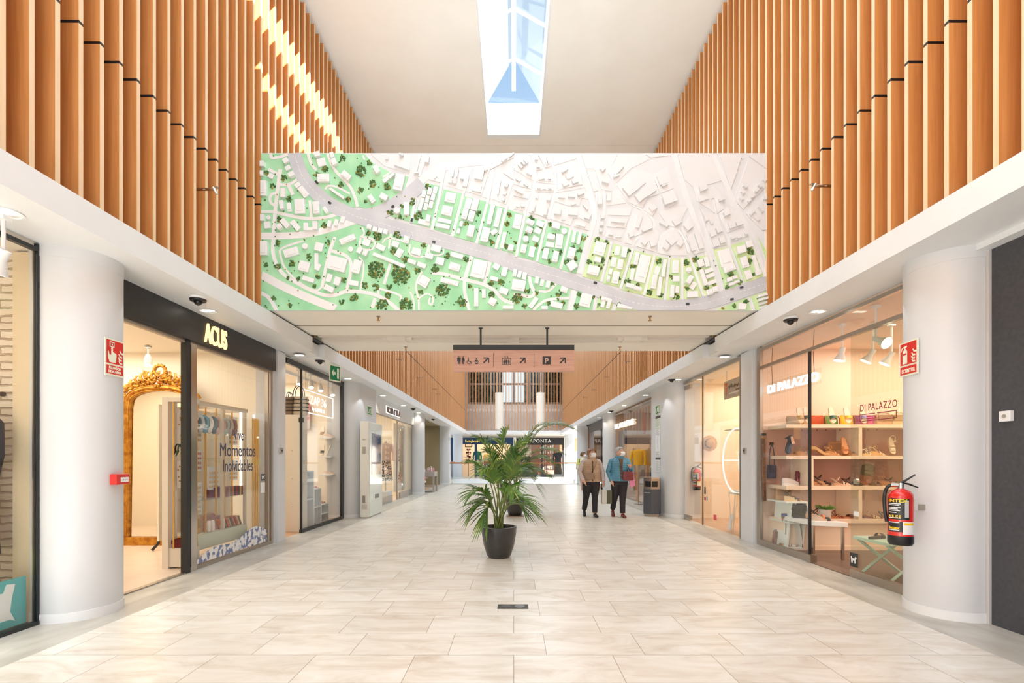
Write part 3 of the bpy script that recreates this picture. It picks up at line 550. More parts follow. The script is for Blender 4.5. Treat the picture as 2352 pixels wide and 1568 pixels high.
# white relief buildings in the unpainted quarter
WB = 'A 1175 100 30 30 0;A 1315 190 150 12 -20;A 1310 75 40 15 -25;A 1465 150 18 160 -15;A 1450 240 40 14 -5;A 1550 120 35 60 -10;A 1625 280 30 14 40;A 1790 245 14 70 -10;A 1830 250 14 75 -10;A 1765 320 35 25 -10;A 1805 330 30 25 -10;A 1870 300 30 10 -20;A 1910 310 40 120 -12;A 2035 250 75 110 -12;A 2090 205 30 40 20;A 2010 385 80 60 -12;A 2215 380 12 130 -10;A 2285 360 30 40 -20;A 2270 430 30 30 -20;A 2255 490 30 25 -20;A 2265 120 60 20 40;A 2330 75 60 14 40;'\
     'B 60 175 20 50 45;B 85 150 20 45 45;B 110 130 20 45 45;B 205 110 28 28 0;B 222 180 28 28 0;B 295 135 10 60 15;B 312 130 10 60 15;B 465 220 60 14 30;B 510 265 65 45 25;B 475 340 60 35 20;B 560 320 55 30 20;B 255 290 55 12 10;B 325 290 25 20 10;B 228 375 28 25 0;B 278 375 28 25 0;B 328 375 28 25 0;B 50 415 80 12 -30;B 40 300 45 18 -35;B 110 345 45 18 -35;B 140 250 50 14 -30;B 40 530 35 35 -10;B 85 540 35 20 -10;B 180 560 25 70 -10;B 212 455 25 30 -10;B 290 590 25 70 -10;B 315 480 30 30 -10;B 435 455 60 22 -5;B 525 450 60 22 -5;B 610 430 60 22 20;B 545 515 45 25 20;B 655 550 60 16 -50;B 400 590 60 60 -10;B 455 650 35 30 -10;B 540 600 85 50 -5;B 670 640 50 40 -20;B 610 710 90 25 -15;B 810 200 40 40 -40;B 835 320 60 25 -20;B 960 215 110 18 45;B 935 265 60 18 20;B 1065 380 120 100 38;B 1140 330 100 75 38;B 1235 400 100 75 38;B 1160 450 100 75 38;B 1355 300 75 85 20;B 1375 350 55 12 20;B 1420 480 120 75 20;B 1270 555 60 50 40;B 930 680 85 22 -8;B 990 685 35 30 -8;B 1140 680 35 120 -15;B 1215 750 100 25 20;B 885 795 35 30 -20;B 955 805 50 40 0;B 1070 800 45 45 20;B 785 490 40 75 0;B 865 460 40 60 0;B 810 640 35 30 0;B 800 705 30 35 0;B 795 760 30 30 0;B 1190 870 45 45 -40;B 1265 880 50 60 15;B 1370 700 80 30 -30;B 1490 680 75 60 30;B 1590 725 70 65 40;B 1440 850 75 75 40;B 1390 910 50 50 -30;B 1510 880 50 50 -30;B 1620 870 45 160 18;B 1690 860 45 150 18;B 1725 375 70 55 20;B 1730 470 85 40 20;B 1895 480 55 25 20;B 1750 650 25 60 20;B 1800 680 25 50 20;B 1810 790 50 60 20;B 1870 760 50 50 20;B 1840 880 50 60 20;B 1900 850 50 60 20;B 1940 610 55 40 20;B 1990 710 60 60 20;B 2055 700 60 40 20;B 2000 830 45 25 20;B 2060 820 50 20 20;B 2120 790 30 20 20;B 2110 360 35 30 -40;B 2090 410 35 30 -40;B 2075 470 35 30 -40;B 2145 495 35 18 40;B 2180 450 40 18 40;B 2215 400 40 18 40;B 2245 355 35 30 -40;B 2290 300 30 30 -40;B 2175 600 60 20 45;B 2250 570 60 20 -45;B 2215 650 60 30 -40;B 2290 470 30 30 0'
m = MB(BM)
for i, t in enumerate(WB.split(';')):
    if t.strip():
        c, x, y, bw, bh, a = t.split(); g = rect(c, *map(float, (x, y, bw, bh, a))); len(g) > 2 and m.prism(g, 0, .03+.008*(i % 3)+.00005*i)
q = m.build('white_relief_buildings', M_REL, mapb); q['kind'] = 'stuff'
# trees
TR = 'A 1072 1140 80;A 1300 1190 85;A 1690 1320 60;A 1870 1430 45;A 1130 1465 55;A 1350 1460 60;A 870 1390 35;A 970 1280 30;A 1065 1300 32;A 1040 340 35;A 930 400 28;A 1175 365 30;A 930 220 50;A 600 195 30;A 525 245 25;A 745 350 26;A 215 285 28;A 1555 362 25;A 1465 640 40;A 1410 500 30;A 1200 605 30;A 1085 820 42;A 1270 818 34;A 1230 960 28;A 1345 1040 30;A 1620 1125 35;A 1515 910 22;A 1730 1005 24;A 440 1020 28;A 290 1080 30;A 155 1105 26;A 530 1200 20;A 770 1230 24;A 590 725 26;A 175 670 24;A 110 360 22;A 55 235 20;A 265 475 24;A 760 100 28;A 1010 145 22;A 1910 1040 24;A 2140 1260 26;A 2235 1245 26;A 2150 1370 30;A 1185 1375 28;A 2030 615 22;A 2290 710 22;A 2315 620 22;A 1910 710 20;A 2145 880 24;A 1195 1290 24;A 1455 1145 26;A 160 885 22;A 620 880 24;A 755 1435 24;A 1000 800 20;A 1300 640 18;A 1305 550 18;A 810 480 22;A 975 505 18;A 45 1090 20;A 275 1465 20;A 120 1400 18;A 1490 1340 24;A 1950 1290 22;A 2275 915 22;A 350 1220 18;A 500 1290 14;A 250 1210 16;A 1250 1095 20;'\
     'B 160 650 28;B 335 700 18;B 245 740 15;B 420 960 20;B 325 1040 18;B 635 830 22;B 600 940 22;B 535 910 20;B 560 1015 22;B 485 1050 22;B 690 1045 24;B 810 1030 22;B 765 845 22;B 845 870 22;B 785 1090 22;B 1045 945 18;B 885 1010 14;B 960 1200 14;B 1090 1085 24;B 1040 1225 28;B 1140 1255 16;B 1325 1040 24;B 1240 1325 26;B 1340 1345 20;B 1440 1180 20;B 1485 1365 26;B 1580 1050 26;B 1580 1285 18;B 1660 1020 28;B 1690 1110 18;B 1765 1285 20;B 1835 1250 16;B 1980 1160 24;B 1950 1275 16;B 2065 1230 20;B 2160 950 30;B 2150 1040 30;B 2180 1160 20;B 35 1380 45;B 125 1310 24;B 205 1330 18;B 410 1330 26;B 355 1250 18;B 600 1345 22;B 575 1450 24;B 720 1360 18;B 810 1375 22;B 775 1445 16;B 320 1425 18;B 455 1420 20;B 100 1450 22;B 960 1435 18;B 2015 1445 16;B 2120 1410 22;B 205 890 16;B 110 800 16;B 270 925 12;B 370 800 14;B 240 740 14;B 400 1385 12;B 10 865 14;B 1910 1470 12'
gm = [M_TG1, M_TG2, M_TG3] = [mat('map_tree_green', (92, 128, 64), .7), mat('map_tree_dark', (66, 100, 56), .7), mat('map_tree_ochre', (166, 146, 66), .7)]
m = MB(BM)
def blob(x, y, r, c, k):
    if not (x0+r < x < x1-r and zb+r < y < zt-r): return
    m.cm = k; m.lathe([(r, 0), (r*.95, r*.7), (r*.5, r*1.15)], 7, T(x, y, Z1+.001))
rs = random.Random(3)
for t in TR.split(';'):
    c, x, y, r = t.split(); x, y, r = float(x), float(y), float(r); n = int((r/7.5)**2*1.15)+3
    for _ in range(n):
        a = rs.random()*2*PI; d = r*math.sqrt(rs.random()); cx, cy = (cA if c == 'A' else cB)(x+d*math.cos(a), y+d*math.sin(a)); k = rs.random()
        blob(cx, cy, (6.5+4*rs.random())/4.03*BD/F, c, 0 if k < .52 else 1 if k < .84 else 2)
for _ in range(420):
    c, X, Y = ('A', rs.random()*2350, 70+rs.random()*1430) if rs.random() < .7 else ('B', rs.random()*2300, 620+rs.random()*850)
    if c == 'A' and X > 1000 and Y < 300+.35*(X-1000): continue
    if c == 'B' and Y < 660+.2*X: continue
    px_, pz_ = (cA if c == 'A' else cB)(X, Y)
    if min(math.hypot(px_-q[0], pz_-q[1]) for q in line) < .12: continue
    blob(px_, pz_, 6.5/4.03*BD/F, c, 0 if rs.random() < .8 else 2)
q = m.build('map_trees', gm, mapb); q['kind'] = 'stuff'
# little cars on the road
for c, x, y, a in (('A', 520, 325, -45), ('A', 643, 516, -30), ('A', 1228, 552, 30), ('A', 1405, 675, 75), ('A', 1610, 880, -15), ('B', 745, 1237, -15), ('B', 1587, 1430, 0), ('B', 1992, 1388, 15), ('B', 2080, 1280, 15)):
    g = rect(c, x, y, 30, 18, a); g2 = rect(c, x, y, 12, 14, a); k = MB(BM); k.prism(g, 0, Z1+.018); k.prism(g2, Z1+.018, Z1+.024); k.build('toy_car', M_DARK, mapb)
# ---------------------------------------------------------------- shop rooms
def room(side, y0, y1, dep, wm, fm, e, nm, col=WARM, zc=2.97, back=None, xf=3.75, end=None, rows=1):
    s = -1 if side == 'left' else 1; X = lambda a, b: sorted((s*a, s*b))
    struct(MB().box(*X(xf+dep, xf+dep+.1), y0, y1, 0, zc).build('wall_'+side, back or wm), nm+' side wall')
    struct(MB().box(*X(xf+.02, xf+dep+.1), y1, y1+.06, 0, zc).build('wall_'+side, end or wm), nm+' far wall')
    struct(MB().box(*X(xf+.02, xf+dep+.1), y0-.06, y0, 0, zc).build('wall_'+side, wm), nm+' near wall')
    struct(MB().box(*X(xf+.0, xf+dep+.1), y0-.06, y1+.06, zc, zc+.03).build('ceiling', wm, org=(0, 0, 0)))
    struct(MB().box(*X(3.78, xf+dep+.1), y0-.06, y1+.06, -.3, 0).build('floor', fm, org=(0, 0, 0)))
    area('shop_ceiling_light', (s*(xf+.25+dep/2), (y0+y1)/2, zc-.03), dep*.7, (y1-y0)*.8, e, col)
room('left', -1, 3.95, 2.6, M_WARMW, M_DKFL, 28, 'brick boutique', end=M_BRICK, xf=3.76)
room('left', 4.3, 7.62, 4.6, M_CREAM, M_LIGHTFL, 80, 'jewellery shop')
room('left', 7.9, 10.7, 3.0, M_CREAM, M_WOODFL, 44, 'shoe shop')
room('left', 12.1, 17.8, 3.4, M_CREAM, M_LIGHTFL, 71, 'clothes shop')
room('left', 18.7, 24.6, 3.0, mat('olive_wall', (150, 140, 110), .7), M_WOODFL, 38, 'gift shop')
room('right', 4.45, 7.35, 3.8, mat('blush_wall', (240, 214, 194), .7), M_DKFL, 62, 'bag and shoe shop', (1, .84, .68))
room('right', 7.95, 10.75, 2.6, mat('peach_wall', (250, 230, 202), .7), M_WOODFL, 42, 'gift boutique')
room('right', 12.1, 17.8, 3.2, mat('taupe_wall', (176, 150, 130), .7), M_LIGHTFL, 36, 'menswear shop')
room('right', 18.7, 24.6, 3.0, mat('brown_wall', (140, 110, 90), .7), M_WOODFL, 38, 'far right shop')
struct(MB().box(-3.85, -3.79, -6, -1, 0, 3).build('wall_left', M_WHITE)); 

def L(*a): return a
def pane(win, side, y0, y1, z0, z1, x=3.745, name='glass_pane', m=None):
    s = -1 if side == 'left' else 1; a, b = sorted((s*x, s*(x+.012)))
    return MB().box(a, b, y0, y1, z0, z1).build(name, m or M_GLASS, win)
def window(n, label, side, y):
    o = thing('window_%d' % n, label, 'window', ((-1 if side == 'left' else 1)*3.75, y, 0)); o['kind'] = 'structure'; return o
def door(n, label, side, y):
    o = thing('door_%d' % n, label, 'door', ((-1 if side == 'left' else 1)*3.75, y, 0)); o['kind'] = 'structure'; return o
FL = lambda x, y, z: fr((x, y, z), (0, 1, 0), (0, 0, 1))      # left shopfront writing: reads away from the camera
FRT = lambda x, y, z: fr((x, y, z), (0, -1, 0), (0, 0, 1))    # right shopfront writing: reads towards the camera

# --- near left brick boutique
w_ = window(2, 'tall shop window of the brick boutique beside the near left column', 'left', 2)
pane(w_, 'left', -1, 3.79, .03, 2.93)
m = MB(); m.box(-3.765, -3.735, 3.79, 3.81, 0, 2.99); m.box(-3.77, -3.73, -1, 3.815, 0, .03); m.box(-3.77, -3.73, -1, 3.8, 2.93, 2.96); m.build('black_frame', M_BLACK, w_)
MB().box(-3.80, -3.72, 3.815, 3.87, 0, 3.0).build('steel_jamb', M_STEEL, w_)
struct(MB().box(-4.0, -3.78, 3.86, 3.95, 0, 2.95).build('trim_9', mat('ochre_plaster', (226, 204, 166), .8, bump=.3, bscale=6)), 'plaster strip beside the whitewashed bricks')
# --- jewellery shop
hd = thing('shop_sign_fascia', 'black shop fascia with gold edged ACUS letters on the left', 'shop sign', (-3.70, 5.9, 2.66))
MB().box(-3.76, -3.685, 4.33, 7.49, 2.66, 3.0).build('panel', M_SIGNB, hd)
MB(FL(-3.685, 5.76, 2.70)).text('ACUS', .33, depth=.018, fit=.44, bold=.004).build('lettering', [mat('gold_letter', (255, 222, 160), .4, emit=(255, 214, 150), es=1.1)], hd)
w_ = window(3, 'jewellery shop window with painted words and blue flowered strip', 'left', 6.5)
pane(w_, 'left', 5.62, 7.35, .06, 2.62)
m = MB(); m.box(-3.775, -3.725, 7.33, 7.37, 0, 2.66); m.box(-3.775, -3.725, 7.43, 7.47, 0, 2.66); m.box(-3.775, -3.725, 5.5, 7.47, 0, .05); m.box(-3.775, -3.725, 4.33, 7.47, 2.62, 2.66); m.build('steel_frame', M_STEEL, w_)
MB().box(-3.775, -3.72, 5.58, 5.68, 0, 2.64).build('chrome_post', M_CHROME, w_)
MB().box(-3.78, -3.715, 5.49, 5.56, 0, 2.66).build('black_door_edge', M_BLACK, w_)
pane(w_, 'left', 7.37, 7.43, .06, 2.62)
struct(MB().box(-3.78, -3.72, 4.3, 5.5, 0, .012).build('trim_10', M_STEEL), 'steel threshold of the jewellery shop')
tm = MB(FL(-3.735, 6.85, 1.1))
for i, tx in enumerate(('Vive', 'Momentos', 'Inolvidables')): tm.text(tx, (.2, .24, .22)[i], T(-.28, (.46, .24, .04)[i], 0), .001, 1, 'CENTER', fit=(.24, .84, .70)[i])
tm.build('painted_words', mat('navy_vinyl', (62, 66, 96), .5), w_)
m = MB(FL(-3.737, 5.7, .06)); pts = [(0, 0)]+[(1.62, 0)]+[(1.62-i*.06, .12+.10*math.sin((1.62-i*.06)*2.1-.9)+.05*math.sin((1.62-i*.06)*6)) for i in range(28)]
m.prism(pts, 0, .002); m.build('flowered_strip', mat('blue_toile', (240, 238, 236), .6, c2=(120, 132, 168), nscale=16, detail=6, lo=.48, hi=.56), w_)
for k, (y, z) in enumerate(((7.22, 1.0),)):
    o = MB(FL(-3.737, y-.06, z-.02)).box(0, .1, 0, .1, 0, .002).build('sticker_plate', M_BLACK, w_)
    m = MB(FL(-3.735, y-.06, z-.02)); m.prism([(.02, .02), (.035, .02), (.04, .045), (.06, .045), (.065, .02), (.08, .02), (.08, .055), (.088, .075), (.07, .078), (.062, .062), (.03, .062), (.02, .078), (.012, .07)], 0, .003); m.build('dog_symbol', M_PAPER, w_)
    MB(FL(-3.737, y-.06, z-.2)).box(-.02, .1, 0, .15, 0, .002).build('notice', M_PAPER, w_)
# --- shoe shop (left, second)
w_ = window(4, 'black framed shoe shop window with white neon panel', 'left', 9.3)
pane(w_, 'left', 8.55, 10.55, .06, 2.9)
m = MB(); m.box(-3.77, -3.72, 10.5, 10.6, 0, 2.98); m.box(-3.77, -3.72, 7.93, 10.6, 2.88, 2.97); m.box(-3.77, -3.72, 8.5, 10.6, 0, .06); m.box(-3.765, -3.735, 8.52, 8.55, 0, 2.9); m.build('black_frame', M_BLACK, w_)
MB().box(-3.775, -3.72, 8.49, 8.57, 1.95, 2.03).build('lock_plate', M_BLACK, w_)
ns = thing('neon_sign', 'white outlined neon shop name hanging inside the black framed window', 'neon sign', (-3.9, 9.15, 1.92))
fm = fr((-3.9, 8.88, 2.18), (0, 1, 0), (0, 0, 1))
m = MB(fm)
for q in (((0, 0, 0), (1.55, 0, 0)), ((0, .42, 0), (1.55, .42, 0)), ((0, 0, 0), (0, .42, 0)), ((1.55, 0, 0), (1.55, .42, 0))): m.tube(q, .008, 6)
m.build('border_tube', M_NEON, ns)
m = MB(fm); m.text('ZAP 36', .24, T(.78, .18, 0), .004, 1, 'CENTER', -.004, fit=.78); m.text('by DEPIELLI', .1, T(.78, .06, 0), .003, 1, 'CENTER', fit=.6); m.build('lettering', M_NEON, ns)
m = MB(); m.tube([(-3.9, 9.05, 2.6), (-3.9, 9.05, 2.97)], .004, 4); m.tube([(-3.9, 10.2, 2.6), (-3.9, 10.2, 2.97)], .004, 4); m.build('hanging_wires', M_STEEL, ns)
# --- clothes shop (left, third): white header with backlit name
struct(MB().box(-3.8, -3.7, 12.0, 17.9, 2.56, 3.0).build('trim_11', M_WHITE), 'white header wall over the clothes shop door')
sg = thing('shop_name_sign', 'dark raised shop name with white halo on the white header', 'shop sign', (-3.69, 15, 2.64))
MB(FL(-3.698, 14.0, 2.66)).text('NORA Y LILA', .25, depth=.004, fit=1.68, bold=.022).build('halo', M_NEON, sg)
MB(FL(-3.68, 14.02, 2.66)).text('NORA Y LILA', .25, depth=.012, fit=1.62, bold=.004).build('lettering', plain((96, 76, 66), .4), sg)
w_ = window(5, 'clothes shop glazing with steel foot plates', 'left', 14)
pane(w_, 'left', 12.05, 14.9, .2, 2.56); MB().box(-3.77, -3.73, 12.05, 14.9, 0, .2).build('foot_plate', M_STEEL, w_)
m = MB(); m.box(-3.77, -3.73, 17.75, 17.8, 0, 2.56); m.box(-3.77, -3.73, 12.0, 17.8, 2.53, 2.57); m.build('steel_frame', M_STEEL, w_)
d_ = door(1, 'open glass door with a long looped steel handle', 'left', 16.4)
pane(d_, 'left', 15.85, 17.75, .2, 2.53); MB().box(-3.77, -3.73, 15.85, 17.75, 0, .2).build('foot_plate', M_STEEL, d_)
m = MB(); hy, hw = 15.6, .13; pts = [(-3.62, hy-hw, .55), (-3.62, hy-hw, 2.2)]+[(-3.62, hy-hw*math.cos(a), 2.2+hw*math.sin(a)) for a in [PI*i/8 for i in range(1, 8)]]+[(-3.62, hy+hw, 2.2), (-3.62, hy+hw, .55)]+[(-3.62, hy+hw*math.cos(a), .55-hw*math.sin(a)) for a in [PI*i/8 for i in range(1, 8)]]+[(-3.62, hy-hw, .55)]
m.tube(pts, .025, 8, cap=False); m.build('handle', M_CHROME, d_)
MB().box(-3.77, -3.73, 15.5, 15.62, 0, 2.53).build('door_post', M_STEEL, d_)
struct(MB().box(-4.0, -3.97, 16.0, 17.7, .2, 2.5).build('wall_left', M_CREAM), 'cream panel behind the clothes shop door')
# --- gift shop (left, fourth)
w_ = window(6, 'far left dark framed shop window with a lit orange sign box', 'left', 20)
pane(w_, 'left', 19.0, 20.4, .1, 2.9); m = MB(); m.box(-3.8, -3.7, 18.55, 18.75, 0, 2.9); m.box(-3.8, -3.7, 18.55, 20.45, 2.85, 2.97); m.build('black_frame', M_BLACK, w_)
MB().box(-3.9, -3.7, 18.75, 19.3, 2.1, 2.8).build('lit_sign_box', mat('orange_lightbox', (250, 190, 120), .5, emit=(250, 190, 130), es=.8), w_)
# --- right: dark shuttered front
struct(MB().box(3.76, 3.95, -3, 3.83, 0, 3.0).build('wall_right', M_DARK), 'charcoal grey shopfront wall by the near right column')
struct(MB().box(3.72, 3.77, -3, 3.36, 0, 2.35).build('wall_right', M_MAROON), 'dark maroon panel in the charcoal shopfront')
struct(MB().box(3.70, 3.77, -3, 3.4, 2.35, 2.82).build('wall_right', M_DARK), 'grey panel over the maroon shutter')
struct(MB().box(3.66, 3.76, -3, 3.83, 2.95, 3.0).build('trim_12', M_WHITE), 'white strip above the charcoal front')
struct(MB().box(3.74, 3.8, 3.805, 3.83, 0, 2.95).build('trim_12', plain((200, 198, 196))), 'white edge strip of the charcoal front')
# --- right: bag and shoe shop
w_ = window(7, 'near right shoe shop glazing with steel frame and shop name', 'right', 6)
pane(w_, 'right', 6.12, 7.32, .09, 2.66, 3.735); pane(w_, 'right', 4.4, 7.35, 2.70, 2.93, 3.735)
m = MB(); m.box(3.72, 3.76, 7.3, 7.4, 0, 3.0); m.box(3.72, 3.76, 6.08, 7.35, 0, .09); m.box(3.72, 3.76, 4.4, 5.36, 0, .09); m.box(3.72, 3.76, 4.4, 7.4, 2.93, 2.97); m.build('steel_frame', M_STEEL, w_)
m = MB(); m.box(3.72, 3.765, 4.4, 7.32, 2.655, 2.70); m.build('transom_rail', M_STEEL, w_)
MB().box(3.725, 3.755, 6.10, 6.125, .05, 2.66).build('black_glass_edge', M_BLACK, w_)
MB().box(3.70, 3.78, 6.03, 6.13, 0, .1).build('floor_shoe', M_STEEL, w_)
MB(FRT(3.728, 5.21, 1.81)).text('DI PALAZZO', .105, depth=.001, fit=.50, spacing=1.15).build('window_lettering', mat('burgundy_vinyl', (140, 44, 74), .5), w_)
m = MB(FRT(3.728, 5.21, 1.70))
for q in ((0, .0, .5, .008), (0, .07, .22, .078), (.25, .07, .5, .078), (0, 0, .007, .078), (.493, 0, .5, .078), (.1, .045, .23, .052), (.1, .022, .23, .029), (.223, .022, .23, .052)): m.box(q[0], q[2], q[1], q[3], 0, .002)
m.build('window_ornament', MATS['burgundy_vinyl'], w_)
d_ = door(2, 'frameless green tinted glass door of the near right shoe shop', 'right', 5)
pane(d_, 'right', 4.42, 5.36, .1, 2.655, 3.735, 'glass_leaf', M_GLASSG)
MB().cyl(0, 0, 0, .03, .03, 16, fr((3.70, 5.2, 1.06), (0, 1, 0), (0, 0, 1)) @ T(0, 0, -.03)).build('round_knob', M_CHROME, d_)
m = MB(FRT(3.728, 5.36, .12)); m.box(0, .12, 0, .15, 0, .002); m.build('sticker_plate', M_BLACK, d_)
m = MB(FRT(3.726, 5.355, .14)); m.prism([(.02, .02), (.035, .02), (.04, .05), (.065, .05), (.07, .02), (.085, .02), (.085, .06), (.1, .085), (.08, .095), (.068, .072), (.03, .072), (.018, .095), (.01, .085)], 0, .003); m.build('dog_symbol', M_PAPER, d_)
MB(FRT(3.728, 5.3, .68)).box(0, .08, 0, .05, 0, .002).build('small_notice', M_PAPER, d_)
struct(MB().box(3.72, 3.9, 5.36, 6.1, 0, .01).build('trim_13', plain((120, 98, 88), .3)), 'brown stone threshold of the near right shoe shop')
ns = thing('neon_sign', 'glowing white DI PALAZZO letters hanging behind the near right glass', 'neon sign', (3.83, 6.7, 2.28))
MB(FRT(3.83, 7.30, 2.29)).text('DI PALAZZO', .165, depth=.010, fit=1.2, bold=.003, spacing=1.08).build('lettering', M_NEON, ns)
m = MB(); m.tube([(3.85, 7.2, 2.42), (3.85, 7.22, 2.7), (3.85, 7.2, 2.96)], .005, 5); m.tube([(3.85, 6.2, 2.42), (3.85, 6.22, 2.7), (3.85, 6.2, 2.96)], .005, 5); m.build('hanging_wires', plain((150, 120, 100)), ns)
MB().box(3.845, 3.85, 6.05, 7.3, 2.25, 2.45).build('clear_backing', M_GLASS, ns)
# --- right: gift boutique
w_ = window(8, 'frameless gift boutique window with a steel patch hinge', 'right', 9)
pane(w_, 'right', 7.98, 9.56, .02, 2.93, 3.735); m = MB(); m.box(3.72, 3.76, 7.95, 10.6, 2.93, 2.98); m.box(3.72, 3.76, 7.93, 7.975, 0, 3.0); m.build('steel_frame', M_STEEL, w_)
MB().box(3.73, 3.75, 9.56, 9.585, 0, 2.93).build('dark_glass_edge', plain((120, 100, 84)), w_)
for z in (.02, 2.8): MB().box(3.715, 3.765, 10.2, 10.55, z, z+.08).build('patch_hinge', M_STEEL, w_)
pane(w_, 'right', 9.6, 10.55, .02, 2.93, 3.735, 'door_glass')
struct(MB().box(3.74, 3.84, 10.56, 10.64, 0, 3.0).build('trim_14', M_COLW))
for (y, z, h) in ((9.46, .62, .14), (9.46, .5, .06), (9.36, .5, .09)): MB(FRT(3.728, y, z)).box(0, .07, 0, h, 0, .002).build('sticker', M_BLACK if h > .1 else plain((150, 40, 40) if z < .55 and h < .08 else (190, 190, 200)), w_)
# --- right: menswear shop
w_ = window(9, 'wide menswear shop window with glowing letters', 'right', 15)
pane(w_, 'right', 12.05, 14.6, .05, 2.9, 3.735); pane(w_, 'right', 14.65, 16.4, .05, 2.9, 3.735); m = MB(); m.box(3.72, 3.76, 12.0, 17.9, 2.88, 2.93); m.box(3.72, 3.76, 12.0, 17.6, 0, .04); m.build('steel_frame', M_STEEL, w_)
ns = thing('neon_sign', 'warm glowing SCALPERS letters on the menswear shop window', 'neon sign', (3.7, 15, 2.25))
MB(FRT(3.70, 17.7, 2.39)).text('SCALPERS', .24, depth=.02, fit=2.7, bold=.004, spacing=1.1).build('lettering', M_NEONW, ns)
d_ = door(3, 'dark bronze door leaf standing open at the menswear shop', 'right', 17)
MB().box(3.80, 3.86, 16.5, 17.5, .02, 2.3).build('leaf', mat('smoked_glass', (90, 74, 66), .15), d_); MB().box(3.72, 3.78, 16.42, 16.5, 0, 2.4).build('post', M_STEEL, d_)
w_ = window(10, 'far right shop window with dark frame', 'right', 21)
pane(w_, 'right', 18.9, 23.9, .1, 2.6, 3.735); m = MB(); m.box(3.72, 3.8, 18.6, 24.0, 2.6, 2.98); m.box(3.72, 3.8, 18.6, 18.9, 0, 2.6); m.box(3.72, 3.8, 20.6, 20.7, 0, 2.6); m.build('black_frame', M_BLACK, w_)
# ---------------------------------------------------------------- glass balustrade and the shops across the opening
bl = thing('balustrade', 'clear glass balustrade with a wooden handrail around the floor opening', 'balustrade', (0, 25.05, 0)); bl['kind'] = 'structure'
M_RAIL = mat('wooden_handrail', (196, 128, 84), .4, c2=(176, 108, 66), scale=(.4, 12, 12), nscale=4)
MB().box(-3.3, 3.95, 25.02, 25.1, 1.06, 1.13).build('handrail', M_RAIL, bl); MB().box(-3.3, 3.95, 25.0, 25.12, -.02, .03).build('floor_channel', M_STEEL, bl)
for i in range(6): MB().box(-3.28+i*1.2, -2.1+i*1.2, 25.05, 25.065, .03, 1.07).build('glass_panel', M_GLASS, bl)
b2 = thing('balustrade', 'far glass balustrade running back along the left of the opening', 'balustrade', (-3.9, 28.5, 0)); b2['kind'] = 'structure'
MB().box(-4.0, -3.93, 25.1, 32, 1.06, 1.13).build('handrail', M_RAIL, b2); MB().box(-3.98, -3.96, 25.1, 32, .0, 1.06).build('glass_panel', M_GLASS, b2)
struct(MB().box(-6, -4, 24.9, 32, -.35, 0).build('floor', M_TILEG, org=(0, 0, 0))); struct(MB().box(4, 6, 24.9, 32, -.35, 0).build('floor', M_TILEG, org=(0, 0, 0)))
M_NAVY = mat('navy_fascia', (28, 62, 100), .5); M_LINTEL = M_WARMW
struct(MB().box(-6, 6, 38.4, 38.5, 0, 3.0).build('wall_end', mat('far_shop_wall', (244, 208, 172), .7)), 'warm back wall of the far shops')
struct(MB().box(-6, 6, 35.51, 38.5, 2.95, 3.02).build('ceiling', M_CREAM, org=(0, 0, 0)))
struct(MB().box(-6, 6, 35.39, 35.5, 2.862, 3.1).build('trim_15', M_SOF), 'pale lintel over the far shops')
area('shop_ceiling_light', (-2.0, 37, 2.9), 5.0, 2.2, 80, WARM); area('shop_ceiling_light', (2.0, 37, 2.9), 3.0, 2.2, 30, WARM)
fb = thing('shop_fascia', 'navy blue shopfront with a handwritten yellow sign across the opening', 'shopfront', (-2, 35.3, 0))
m = MB(); m.box(-6, -.02, 35.25, 35.385, 2.38, 2.858); m.box(-.22, -.02, 35.25, 35.4, 0, 2.38); m.box(-2.85, -2.68, 35.25, 35.4, 0, 2.38); m.box(-4.6, -4.1, 35.25, 35.4, 0, 2.38); m.build('panel', M_NAVY, fb)
MB(fr((-3.55, 35.24, 2.53), (1, 0, 0), (0, 0, 1))).text('Funkybooks', .26, depth=.01, sx=.85).build('lettering', plain((250, 220, 90), .5, emit=(250, 220, 120), es=.5), fb)
MB().box(-2.66, -.24, 35.3, 35.36, .05, .35).build('stall_riser', M_NAVY, fb)
f2 = thing('shop_fascia', 'black shopfront with wide white letters across the opening', 'shopfront', (1.8, 35.3, 0))
m = MB(); m.box(.18, 3.66, 35.25, 35.385, 2.34, 2.858); m.box(.18, .3, 35.25, 35.4, 0, 2.34); m.box(2.0, 2.12, 35.25, 35.4, 0, 2.34); m.box(3.54, 3.66, 35.25, 35.4, 0, 2.34); m.box(.3, 3.54, 35.28, 35.4, 0, .2); m.build('panel', plain((32, 32, 34), .5), f2)
MB(fr((.95, 35.24, 2.5), (1, 0, 0), (0, 0, 1))).text('LAPONTA', .36, depth=.01, spacing=1.12).build('lettering', M_PAPER, f2)
m = MB(fr((.62, 35.24, 2.6), (1, 0, 0), (0, 0, 1))); m.tube([(.09*math.cos(a), .09*math.sin(a), 0) for a in [2*PI*i/16 for i in range(13)]], .014, 6); m.build('round_emblem', M_PAPER, f2)
struct(MB().box(-.02, .18, 35.2, 35.5, 0, 2.9).build('trim_16', M_SOF), 'pale pier between the two far shops')
struct(MB().box(3.66, 4.0, 35.2, 35.5, 0, 2.9).build('trim_16', M_SOF))
